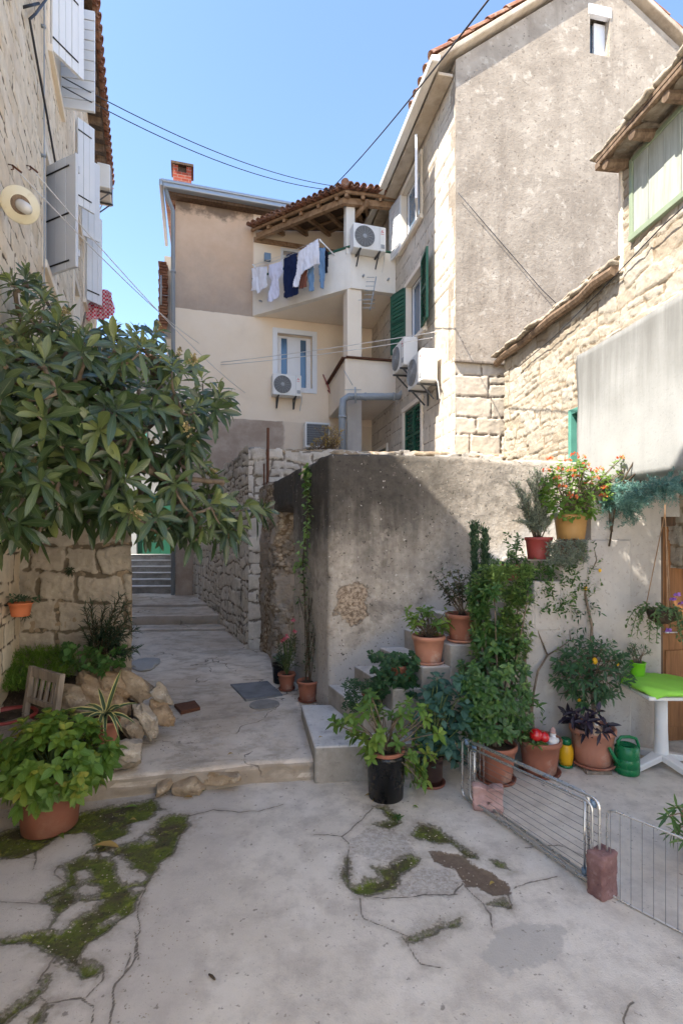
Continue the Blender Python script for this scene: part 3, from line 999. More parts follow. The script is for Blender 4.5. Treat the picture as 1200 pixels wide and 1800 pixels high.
def m_alley():
    s = Sh('alley_concrete', .9, .25)
    n1, n2 = s.noise(.9, 8, .66), s.noise(4.5, 8, .68)
    c = s.mix(s.mr(n1, .35, .62), (.50, .41, .315), (.66, .585, .49))
    c = s.mix(s.op('MULTIPLY', s.mr(n2, .45, .68), .55), c, (.26, .205, .15))
    c = s.mix(s.op('MULTIPLY', s.mr(s.noise(2.2, 8, .7, s.sv(.6, 1.5, 1), .8), .50, .66), .55), c, (.25, .205, .155))
    c = s.mix(s.op('MULTIPLY', s.mr(s.noise(3, 7, .7), .56, .68), .5), c, (.46, .43, .39))
    v = s.node('ShaderNodeTexVoronoi', feature='DISTANCE_TO_EDGE')
    wv = s.node('ShaderNodeVectorMath', operation='ADD')
    s.set(wv.inputs[0], s.co)
    ns = s.node('ShaderNodeTexNoise'); ns.inputs['Scale'].default_value = 2.2; ns.inputs['Detail'].default_value = 6
    s.set(ns.inputs['Vector'], s.co)
    s.set(wv.inputs[1], s.sv(.9, .9, .9, ns.outputs[1]))
    s.set(v.inputs['Vector'], wv.outputs[0]); v.inputs['Scale'].default_value = .75
    ck = s.op('MULTIPLY', s.mr(v.outputs[0], .003, .010, 1, 0), s.mr(s.noise(1.7, 3), .48, .56))
    c = s.mix(s.op('MULTIPLY', ck, .8), c, (.06, .05, .04))
    c = s.mix(s.op('MULTIPLY', s.mr(s.noise(30, 4, .6), .64, .71), .5), c, (.12, .10, .08))
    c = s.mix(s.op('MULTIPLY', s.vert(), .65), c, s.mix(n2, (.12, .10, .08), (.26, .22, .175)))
    s.bump(s.op('SUBTRACT', s.op('ADD', s.noise(28, 8, .7), n2), ck), .5, .014)
    return s.col(c)
M['alley'] = m_alley()

# ------------------------------------------------------------------ ground
def floor_sheet():
    z6 = lambda L: np.array([(G(x * .46667, 1360 + y * .46667).x, G(x * .46667, 1360 + y * .46667).y) for x, y in L])
    z7 = lambda L: np.array([(G(540 + x * .55, 1380 + y * .55).x, G(540 + x * .55, 1380 + y * .55).y) for x, y in L])
    moss = [z6([(-260, 300), (-100, 250), (0, 225), (130, 180), (290, 150), (400, 120), (580, 95), (600, 125), (640, 150), (715, 160), (715, 200), (680, 240), (650, 300), (590, 350), (550, 420), (510, 480), (500, 520), (440, 560), (400, 600), (330, 640), (300, 690), (380, 735), (375, 750), (310, 770), (260, 740), (210, 690), (130, 650), (100, 640), (0, 650), (0, 630), (100, 600), (190, 580), (210, 550), (190, 500), (160, 490), (180, 450), (240, 410), (250, 370), (220, 350), (300, 310), (350, 280), (350, 240), (320, 220), (220, 235), (150, 280), (80, 320), (0, 320), (-260, 360)]),
            z6([(-80, 930), (0, 900), (60, 870), (140, 820), (180, 760), (192, 770), (150, 830), (110, 880), (40, 930), (0, 960)]),
            z6([(100, 960), (160, 880), (175, 890), (140, 970)]),
            z7([(205, 75), (250, 68), (288, 95), (303, 125), (260, 142), (212, 130), (258, 110), (240, 85)]),
            z7([(328, 160), (360, 125), (430, 138), (470, 185), (540, 225), (547, 240), (500, 232), (460, 192), (390, 187)]),
            z7([(112, 290), (150, 352), (190, 357), (270, 333), (300, 290), (350, 270), (372, 235), (320, 226), (260, 255), (200, 262), (235, 290), (220, 305), (180, 300), (170, 320), (140, 322), (130, 295), (130, 240), (122, 240)]),
            z7([(588, 245), (625, 250), (645, 275), (600, 265)]), z7([(580, 387), (635, 368), (650, 392), (610, 398)]),
            z7([(320, 500), (400, 458), (487, 428), (480, 447), (410, 477), (345, 507)])]
    isl = [z6([(640, 130), (590, 140), (560, 170), (480, 190), (490, 225), (415, 255), (420, 280), (530, 250), (580, 200), (600, 165), (650, 152)]),
           z6([(415, 320), (450, 308), (545, 390), (530, 411), (480, 405), (430, 360)]),
           z6([(290, 365), (330, 360), (345, 390), (320, 412), (375, 430), (370, 460), (300, 462), (285, 440), (310, 420), (290, 392)]),
           z6([(290, 480), (380, 475), (350, 510), (230, 592), (195, 585), (210, 540)]),
           z6([(383, 560), (430, 530), (442, 540), (390, 571)]), z6([(490, 425), (545, 420), (552, 445), (495, 457)]),
           z6([(325, 300), (360, 290), (372, 303), (345, 318)]), z6([(380, 295), (405, 290), (414, 302), (390, 310)]),
           z6([(530, 235), (560, 225), (585, 240), (545, 252)]), z6([(265, 428), (280, 422), (278, 434)]), z6([(190, 480), (208, 468), (204, 484)])]
    soil = [z7([(388, 215), (480, 220), (560, 270), (640, 320), (652, 350), (600, 362), (540, 325), (500, 320), (470, 270), (410, 245)])]
    patch = [z7([(590, 470), (680, 440), (790, 450), (830, 480), (800, 540), (740, 590), (660, 610), (570, 590), (550, 550)])]
    grey = [z7([(285, 320), (400, 260), (480, 290), (490, 340), (440, 362), (290, 358)]), z7([(140, 180), (200, 145), (300, 160), (360, 215), (250, 250), (150, 225)])]
    cracks = [z7([(20, 160), (70, 158), (115, 170), (135, 190), (125, 290), (145, 350)]), z7([(145, 350), (220, 360), (290, 362), (480, 350)]),
              z7([(300, 490), (360, 575), (430, 590)]), z7([(655, 330), (700, 315), (760, 305), (800, 295)]), z7([(1030, 690), (1010, 764), (1020, 800)]),
              z7([(160, 360), (190, 430), (250, 460), (320, 490)]), z7([(115, 170), (170, 120), (205, 80)]), z7([(470, 350), (490, 310), (560, 380), (580, 420), (590, 470)]),
              z7([(640, 350), (660, 385), (640, 400)]), z7([(700, 200), (800, 190), (900, 230)]),
              z6([(-100, 480), (0, 490), (80, 490), (190, 500)]), z6([(125, 290), (130, 320), (120, 360)]), z6([(550, 420), (515, 520), (525, 580), (515, 650), (490, 730), (430, 800), (410, 943)]),
              z6([(720, 160), (800, 140), (900, 150), (980, 140), (1070, 115)]), z6([(380, 740), (380, 790), (320, 850)]), z6([(140, 850), (170, 870), (300, 850), (330, 875), (350, 885), (345, 940)]),
              z6([(210, 690), (190, 720), (140, 800)]), z6([(490, 680), (460, 760)]), z6([(0, 320), (80, 318), (130, 320)]), z6([(220, 350), (205, 380), (240, 410)]),
              z6([(500, 600), (520, 640), (515, 700)])]
    res = .0078
    xs = np.arange(-3.6, 3.7, res); ys = np.arange(1.25, 5.0, res)
    X, Y = np.meshgrid(xs, ys)
    wx = X + .012 * fbm(X * 9, Y * 9, 0, 5, 3); wy = Y + .012 * fbm(X * 9 + 40, Y * 9, 0, 6, 3)
    pts = np.stack([wx.ravel(), wy.ravel()], -1)
    def seg_d(p, a, b):
        ab = b - a
        t = np.clip(((p - a) @ ab) / max(ab @ ab, 1e-9), 0, 1)
        return np.hypot(p[:, 0] - a[0] - t * ab[0], p[:, 1] - a[1] - t * ab[1])
    def near(L, lim, closed):
        d = np.full(len(pts), lim)
        sg = np.ones(len(pts))
        for poly in L:
            lo, hi = poly.min(0) - lim, poly.max(0) + lim
            m = np.where((pts[:, 0] > lo[0]) & (pts[:, 0] < hi[0]) & (pts[:, 1] > lo[1]) & (pts[:, 1] < hi[1]))[0]
            if not len(m): continue
            p = pts[m]
            dd = np.full(len(m), lim); ins = np.zeros(len(m), bool)
            n = len(poly)
            for i in range(n if closed else n - 1):
                a, b = poly[i], poly[(i + 1) % n]
                dd = np.minimum(dd, seg_d(p, a, b))
                if closed:
                    cr = (a[1] > p[:, 1]) != (b[1] > p[:, 1])
                    xi = a[0] + (p[:, 1] - a[1]) / (b[1] - a[1] + 1e-12) * (b[0] - a[0])
                    ins ^= cr & (p[:, 0] < xi)
            v = np.where(ins, -dd, dd)
            d[m] = np.minimum(d[m], v)
        return d
    dm = near(moss, .12, True); di = near(isl, .12, True)
    dm = np.maximum(dm, -di)
    ds, dp, dg, dc = near(soil, .12, True), near(patch, .12, True), near(grey, .12, True), near(cracks, .06, False)
    Zv = .006 * fbm(X * 1.3, Y * 1.3, 0, 3, 3).ravel()
    inside = sstep(.01, -.03, dm)
    Zv = Zv - .014 * inside + inside * .006 * np.abs(fbm(X * 30, Y * 30, 0, 8, 2).ravel()) - .010 * sstep(.01, -.02, ds)
    left = sstep(.25, -.1, (X.ravel() + .62 + .12 * (Y.ravel() - 2) + .1 * fbm(X * 2, Y * 2, 0, 12, 3).ravel()))
    idx = np.arange(X.size).reshape(X.shape)
    F_ = np.stack([idx[:-1, :-1], idx[:-1, 1:], idx[1:, 1:], idx[1:, :-1]], -1).reshape(-1, 4)
    o = np_mesh('courtyard_floor', np.stack([X.ravel(), Y.ravel(), Zv], -1), F_, M['floor'],
                attrs={'moss': dm, 'soil': ds, 'patch': dp, 'grey': dg, 'crack': dc, 'slab': left}, smooth=True)
    tag(o, 'cracked pale concrete courtyard floor with mossy gaps', None, None, 'structure')
floor_sheet()

g = MB(); g.add([(-1500, -1500, -.06), (1500, -1500, -.06), (1500, 1500, -.06), (-1500, 1500, -.06)], [(0, 1, 2, 3)])
M['ground'] = m_plaster('bounce_paving', (.68, .62, .53), (.78, .72, .63), .6, bump=.2)  # made pale so the paving behind the viewpoint bounces light into the shade
tag(g.build('ground', M['ground']), None, None, None, 'structure')

def alley_z(Y):
    return .155 + .018 * (Y - 3.9)
def alley():
    a0, a1 = np.array([-3.3, 3.33]), np.array([-.17, 4.0])
    S, T = np.meshgrid(np.linspace(0, 1.6, 130), np.linspace(0, 1, 150))
    X = a0[0] + (a1[0] - a0[0]) * S; Yf = a0[1] + (a1[1] - a0[1]) * S
    X = X - T * 2.2 * (1 - .35 * S)
    Y = Yf + (9.3 - Yf) * T
    Y = Y + .018 * fbm(X * 3, T * 8, 0, 2, 3) * (T < .02)
    Zv = alley_z(Y) + .010 * fbm(X * 1.4, Y * 1.4, 0, 4, 3) - .014 * (T < .004)
    # worn front face of the step
    nf = 8
    rows = []
    for k in range(nf):
        t = k / (nf - 1)
        rows.append(np.stack([X[0], Y[0] - .012 - .02 * fbm(X[0] * 4, t * 3 + 0 * X[0], 0, 7, 3) * (t < 1), (Zv[0] + .06) * t - .06], -1))
    top = np.stack([X, Y, Zv], -1)
    A = np.concatenate([np.array(rows), top[1:]], 0)
    idx = np.arange(A.shape[0] * A.shape[1]).reshape(A.shape[:2])
    F_ = np.stack([idx[:-1, :-1], idx[:-1, 1:], idx[1:, 1:], idx[1:, :-1]], -1).reshape(-1, 4)
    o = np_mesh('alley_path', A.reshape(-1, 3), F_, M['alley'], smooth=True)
    tag(o, 'raised concrete path leading up the alley', None, None, 'structure')
    # shallow steps and the stair at the far end
    F = Fr((-5.4, 8.5), (1, .10))
    def slab(name, n_back, n_front, z1, seed):
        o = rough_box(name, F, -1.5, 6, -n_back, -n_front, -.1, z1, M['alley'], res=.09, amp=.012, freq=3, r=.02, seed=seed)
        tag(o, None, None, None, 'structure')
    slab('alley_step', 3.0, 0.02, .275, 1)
    slab('alley_step', 4.2, .55, .425, 2)
    slab('alley_step', 5.2, 1.75, .475, 3)
    for k in range(6):
        s = MB(); s.fbox(Fr((-8, 12.25 + .3 * k), (1, .05)), 0, 6.0, -.31, 0, 0, .475 + .143 * (k + 1))
        s.fbox(Fr((-8, 12.25 + .3 * k), (1, .05)), 0, 6.0, -.31, .02, .475 + .143 * (k + 1), .475 + .143 * (k + 1) + .03, 1)
        tag(s.build('alley_stair', [M['kerb_stone'], M['stair']], bevel=.006), None, None, None, 'structure')
alley()

# stones built into the step face
for i, (x, y, w, h, sd) in enumerate([(287, 1384, .15, .12, 3), (330, 1378, .24, .15, 4), (390, 1371, .27, .14, 5)]):
    p = P(x, y + 2, 3.72 + .00075 * (x - 287))
    o = rock('kerb_rock', p + Vector((0, .06, 0)), (w, .22, h), np.eye(3), sd, M['rock'], None, p)
    tag(o, ['small brown stone at the left end of the step face', 'middle rounded stone set in the face of the alley step', 'widest stone set in the alley step face'][i], 'stone', 'stones set in the alley step')

def wall_panel(mb, F, u0, u1, z0, z1, holes, t=.25, n=0.0, m=0, mr=None):
    mr = m if mr is None else mr
    us = sorted({u0, u1} | {h[0] for h in holes} | {h[2] for h in holes})
    zs = sorted({z0, z1} | {h[1] for h in holes} | {h[3] for h in holes})
    for i in range(len(us) - 1):
        for j in range(len(zs) - 1):
            cu, cz = (us[i] + us[i + 1]) / 2, (zs[j] + zs[j + 1]) / 2
            if any(h[0] < cu < h[2] and h[1] < cz < h[3] for h in holes):
                continue
            a, b, c, d = us[i], us[i + 1], zs[j], zs[j + 1]
            q = [F.pt(a, n, c), F.pt(b, n, c), F.pt(b, n, d), F.pt(a, n, d)]
            nn = (q[1] - q[0]).cross(q[2] - q[0])
            if nn.dot(F.Nv()) < 0: q = q[::-1]
            mb.add(q, [(0, 1, 2, 3)], m)
            q2 = [F.pt(a, n - t, c), F.pt(b, n - t, c), F.pt(b, n - t, d), F.pt(a, n - t, d)]
            nn = (q2[1] - q2[0]).cross(q2[2] - q2[0])
            if nn.dot(F.Nv()) > 0: q2 = q2[::-1]
            mb.add(q2, [(0, 1, 2, 3)], m)
    for (a, c, b, d) in holes:
        mid = F.pt((a + b) / 2, n - t / 2, (c + d) / 2)
        for (p, q) in (((a, c), (b, c)), ((b, c), (b, d)), ((b, d), (a, d)), ((a, d), (a, c))):
            Q = [F.pt(p[0], n, p[1]), F.pt(q[0], n, q[1]), F.pt(q[0], n - t, q[1]), F.pt(p[0], n - t, p[1])]
            nn = (Q[1] - Q[0]).cross(Q[2] - Q[0])
            if nn.dot(mid - Q[0]) < 0: Q = Q[::-1]
            mb.add(Q, [(0, 1, 2, 3)], mr)
    # outer rim
    for (p, q) in (((u0, z0), (u1, z0)), ((u1, z0), (u1, z1)), ((u1, z1), (u0, z1)), ((u0, z1), (u0, z0))):
        Q = [F.pt(p[0], n, p[1]), F.pt(q[0], n, q[1]), F.pt(q[0], n - t, q[1]), F.pt(p[0], n - t, p[1])]
        mid = F.pt((u0 + u1) / 2, n - t / 2, (z0 + z1) / 2)
        nn = (Q[1] - Q[0]).cross(Q[2] - Q[0])
        if nn.dot(mid - Q[0]) > 0: Q = Q[::-1]
        mb.add(Q, [(0, 1, 2, 3)], m)

# ------------------------------------------------------------------ dark rendered wall with the doorway
def dark_wall():
    t = thing('rendered_wall', 'tall grey rendered garden wall with black stains rising behind the stairs', 'wall', (CX, CY, 0))
    def shp(V):
        V = V.copy()
        V[:, 0] += .296 * V[:, 1] * (1 - V[:, 0] / 2.75)
        V[:, 2] -= np.where(V[:, 2] > 1.5, .02 * V[:, 0] , 0)
        return V
    rough_box('front_face', FD, 0, 2.75, -.36, 0, -.1, 2.69, M['dark_wall'], t, res=.03, amp=.012, freq=3, r=.035, seed=3, shape=shp, amp2=.003)
    def shp2(V):
        V = V.copy()
        V[:, 2] -= np.where(V[:, 2] > 1.5, .035 * V[:, 0], 0)
        return V
    rough_box('side_face', FDS, .05, 1.165, -.33, -.004, -.1, 2.685, M['dark_wall'], t, res=.03, amp=.014, freq=3, r=.03, seed=3, shape=shp2, amp2=.003)
    rough_box('lintel', FDS, 1.16, 2.2, -.33, -.01, 2.27, 2.69, M['dark_wall'], t, res=.03, amp=.012, freq=3, r=.03, seed=8, shape=shp2)
    rough_box('pillar', FDS, 2.06, 2.85, -.5, .0, 0, 2.7, M['broken'], t, res=.025, amp=.03, freq=5, r=.05, seed=5, shape=shp2, amp2=.010)
    rough_box('threshold', FDS, 1.16, 2.06, -.33, .04, 0, .33, M['kerb_stone'], t, res=.04, amp=.012, freq=5, r=.03, seed=6)
dark_wall()

def terrace():
    t = thing('terrace_wall', 'pale rubble stone wall along the right of the alley holding up the terrace', 'wall', (-1.36, 7.5, 0))
    top = lambda u: 3.2 - .055 * u + .03 * np.sin(u * 5.1) + .02 * np.sin(u * 13)
    masonry('alley_face', FA, 0, 5.05, .0, 3.3, M['alley_stone'], t, ch=(.13, .24), bw=(.14, .36), res=.02, depth=.022, seed=11, top=top, warp=.06, split=.35, joint=.015, rough=.014, fine=.007)
    masonry('front_face', FK, 0, 4.2, .0, 3.3, M['alley_stone'], t, ch=(.16, .26), bw=(.2, .5), res=.02, depth=.022, seed=12, top=lambda u: 3.15 + .02 * np.sin(u * 6) + .012 * np.sin(u * 17), warp=.06, split=.35, joint=.015, rough=.014, fine=.007)
    b = MB()
    far = FA.pt(5.05, -.02, 0)
    poly = [FK.pt(.02, -.05, 0), FK.pt(4.2, -.05, 0), Vector((3.2, 12, 0)), Vector((far.x + .3, 13.5, 0)), Vector((far.x + .03, far.y, 0))]
    b.prism(poly, Vector((0, 0, 3.0)))
    b.build('fill', M['grey_render'], t)
    rough_box('coping', FK, .01, 4.2, -.4, -.01, 3.08, 3.165, M['rock'], t, res=.04, amp=.03, freq=4, r=.03, seed=3, amp2=.008)
    def shp(V):
        V = V.copy(); V[:, 2] -= .055 * V[:, 0]; return V
    rough_box('coping', FA, .01, 3.4, -.4, -.012, 3.10, 3.20, M['kerb_stone'], t, res=.04, amp=.03, freq=4, r=.03, seed=6, shape=shp, amp2=.008)
terrace()

# rusty poles on the wall top
p0 = P(470, 852, 7.62)
b = MB(); b.tube([P(470, 885, 7.4), P(471, 752, 7.4)], .02, 8); b.tube([P(464, 868, 7.38), P(464, 815, 7.38)], .012, 6)
tag(b.build('rusty_pole', M['rust'], None, P(470, 880, 7.4)), 'thin rusty iron pole standing against the pale terrace wall', 'pole')

# ------------------------------------------------------------------ outside stairs
def stairs():
    t = thing('outside_stairs', 'grey cement stairs with potted plants climbing right along the rendered wall', 'stairs', (CX, CY, 0))
    u = Vector((.9925, .122, 0)); w = Vector((.37, -.93, 0)).normalized() * .80
    base = Vector((CX, CY, 0)) + w * -.04
    def pt(a, z): return base + u * a + Vector((0, 0, z))
    for k in range(1, 10):
        a0 = .245 * (k - 1)
        a1 = a0 + .245 if k < 9 else 2.36
        s = MB()
        z1 = .28 + .175 * k
        poly = [pt(a0, 0 if k == 1 else z1 - .175 * 1.0 - .25), pt(a1, 0 if k == 1 else z1 - .175 - .25), pt(a1, z1), pt(a0, z1)]
        if k == 9:
            poly = [pt(a0, 0), pt(a1, 0), pt(a1, z1), pt(a0, z1)]
        s.prism(poly, w * 1.05 if k != 9 else w * 1.05)
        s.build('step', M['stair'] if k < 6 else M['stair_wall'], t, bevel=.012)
    s = MB()
    poly = [pt(.24, 0), pt(1.97, 0)] + [pt(.245 * k, .28 + .175 * k - .02) for k in range(8, 0, -1)]
    s.prism([p + w * .01 for p in poly], w * 1.035)
    s.build('stair_side', M['stair_wall'], t)
    t2 = MB()
    t2.prism([Vector((-.205, 3.9, -.05)), Vector((.62, 3.98, -.05)), Vector((.55, 4.9, -.05)), Vector((-.385, 4.88, -.05))], Vector((0, 0, .33)))
    t2.build('bottom_step', M['stair'], t, bevel=.02, seg=3)
stairs()

# ------------------------------------------------------------------ wall with the door and the white storey over it
def door_wall():
    t = thing('white_annex', 'white rendered upper storey overhanging a grey wall with a brown door', 'house', FW.pt(2.2, 0, 0))
    b = MB()
    wall_panel(b, FW, 2.0, 4.6, -.05, 2.372, [(2.66, -.05, 3.55, 2.06)], t=.3, n=-.012)
    b.build('lower_wall', M['stair_wall'], t)
    rough_box('upper_storey', FX, -1.15, .66, -2.6, 0, 2.368, 3.69, M['white_render'], t, res=.06, amp=.008, freq=2.5, r=.02, seed=7)
    b = MB()
    b.fbox(FW, 2.66, 2.72, -.17, -.06, 0, 2.06); b.fbox(FW, 3.49, 3.55, -.17, -.06, 0, 2.06); b.fbox(FW, 2.72, 3.49, -.17, -.06, 1.98, 2.06)
    b.build('door_frame', M['wood_dark'], t, bevel=.004)
    b = MB()
    b.fbox(FW, 2.725, 3.485, -.19, -.14, 0.02, 1.975)
    for (a0, a1, c0, c1) in ((2.80, 3.08, .15, .85), (3.13, 3.41, .15, .85), (2.80, 3.08, 1.0, 1.85), (3.13, 3.41, 1.0, 1.85)):
        b.fbox(FW, a0, a1, -.14, -.128, c0, c1)
    d = b.build('door', M['door_wood'], t, bevel=.006)
    b = MB(); b.tube([FW.pt(2.77, -.14, 1.02), FW.pt(2.77, -.09, 1.02), FW.pt(2.88, -.09, 1.02)], .009, 8)
    b.build('handle', M['steel'], d, smooth=True)
door_wall()

# ------------------------------------------------------------------ low wall on the left
def low_wall():
    F = Fr((-3.0, 4.6), (1, .02))
    t = thing('block_wall', 'low brown stone block wall under the tree at the left', 'wall', (-2.5, 4.6, 0))
    masonry('front_face', F, -.1, 1.11, -.1, 2.3, M['low_stone'], t, ch=(.2, .3), bw=(.3, .6), res=.012, depth=.026, seed=23, warp=.035, split=.12, joint=.018, rough=.022, fine=.012, n0=.02)
    def shp(V):
        V = V.copy(); V[:, 0] += np.where(V[:, 0] > .4, .62 * V[:, 1], 0); return V
    rough_box('core', F, -.3, 1.115, -.5, -.012, -.1, 2.32, M['low_stone_end'], t, res=.04, amp=.010, freq=4, r=.02, seed=4, shape=shp)
M['low_stone_end'] = m_plaster('brown_render', (.27, .205, .14), (.36, .285, .205), 4, dark=(.15, .11, .075), dark_amt=.5, bump=.7)
low_wall()

# ------------------------------------------------------------------ helpers for houses
def tiles(mb, A, B, up, length, pitch=.2, row=.38, r=.085, m=0, seed=0, n=7):
    """barrel tiles: eave from A to B, columns going along 'up' (vector, unit); length: callable t->m or number"""
    rs = np.random.RandomState(seed)
    A, B, up = Vector(A), Vector(B), Vector(up).normalized()
    e = (B - A); L = e.length; e.normalize()
    nrm = e.cross(up)
    if nrm.z < 0: nrm = -nrm
    cols = max(1, int(L / pitch))
    for c in range(cols):
        t = (c + .5) / cols
        ln = length(t) if callable(length) else length
        rows = max(1, int(math.ceil(ln / row)))
        for k in range(rows):
            s0 = k * row - .04
            s1 = min(s0 + row + .06, ln + .02)
            if s1 <= s0 + .05: continue
            jit = e * rs.uniform(-.008, .008) + nrm * rs.uniform(-.004, .006)
            o = A + e * (t * L) + jit
            ra, rb = r * 1.06, r * .88
            for cover in (True, False):
                oo = o if cover else o + e * pitch / 2
                V, Fc = [], []
                for (s, rr, lift) in ((s0, ra, .018), (s1, rb, .0)):
                    for q in range(n + 1):
                        a = math.pi * q / n
                        sgn = 1 if cover else -.8
                        h = math.sin(a) * rr * sgn + lift + (.045 if cover else .055)
                        V.append(oo + e * (math.cos(a) * rr) + nrm * h + up * s)
                    for q in range(n + 1):
                        a = math.pi * q / n
                        sgn = 1 if cover else -.8
                        rr2 = rr - .014
                        h = math.sin(a) * rr2 * sgn + lift + (.045 if cover else .055)
                        V.append(oo + e * (math.cos(a) * rr2) + nrm * h + up * s)
                w = 2 * (n + 1)
                for q in range(n):
                    Fc.append((q, q + 1, w + q + 1, w + q))
                    Fc.append((n + 1 + q + 1, n + 1 + q, w + n + 1 + q, w + n + 2 + q))
                    Fc.append((q + 1, q, n + 1 + q, n + 2 + q))
                    Fc.append((w + q, w + q + 1, w + n + 2 + q, w + n + 1 + q))
                Fc.append((0, w, w + n + 1, n + 1)); Fc.append((n, n + n + 1, w + n + n + 1, w + n))
                mb.add(V, Fc, m)

def plank_leaf(mb, o, w, h, t=.035, planks=4, horiz=False, m=0, hinges=None, hm=1):
    """shutter leaf: o bottom hinge corner, w width vector, h height vector"""
    o, w, h = Vector(o), Vector(w), Vector(h)
    n = w.cross(h).normalized()
    if horiz:
        for k in range(planks):
            a = h * (k / planks)
            mb.para(o + a + h * .002, w, h * (1 / planks - .005), n * (t + .004 * (k % 2)), m)
            mb.para(o + a + n * (t * .98), w, h * (.25 / planks), n * .010, m)
    else:
        for k in range(planks):
            a = w * (k / planks)
            mb.para(o + a + w * .004, w * (1 / planks - .012), h, n * (t + .003 * (k % 2)), m)
        mb.para(o + h * .1 - n * .0, w, h * .06, n * (-.02), m)
        mb.para(o + h * .84, w, h * .06, n * (-.02), m)
    if hinges:
        for f in hinges:
            for sgn in (1, -1):
                q = o + h * f + (n * (t + .004) if sgn > 0 else n * -.004)
                mb.para(q, w * .8, h * .016, n * .006 * sgn, hm)

def louver_leaf(mb, o, w, h, t=.04, slats=14, m=0):
    o, w, h = Vector(o), Vector(w), Vector(h)
    n = w.cross(h).normalized()
    L, Hh = w.length, h.length
    wu, hu = w.normalized(), h.normalized()
    st = min(.06, L * .16)
    mb.para(o, wu * st, h, n * t, m); mb.para(o + w - wu * st, wu * st, h, n * t, m)
    for f in (0, .5, 1):
        z = hu * min(max(f * Hh - st / 2, 0), Hh - st)
        mb.para(o + wu * st + z, w - wu * 2 * st, hu * st, n * t, m)
    for k in range(slats):
        z = hu * (Hh * (k + .5) / slats)
        mb.para(o + wu * st + z, w - wu * 2 * st, hu * (Hh / slats * .75) - n * .0, n * .006 + hu * .0, m)
        mb.para(o + wu * st + z + n * .006, w - wu * 2 * st, n * (t - .012) - hu * .018, hu * .008, m)

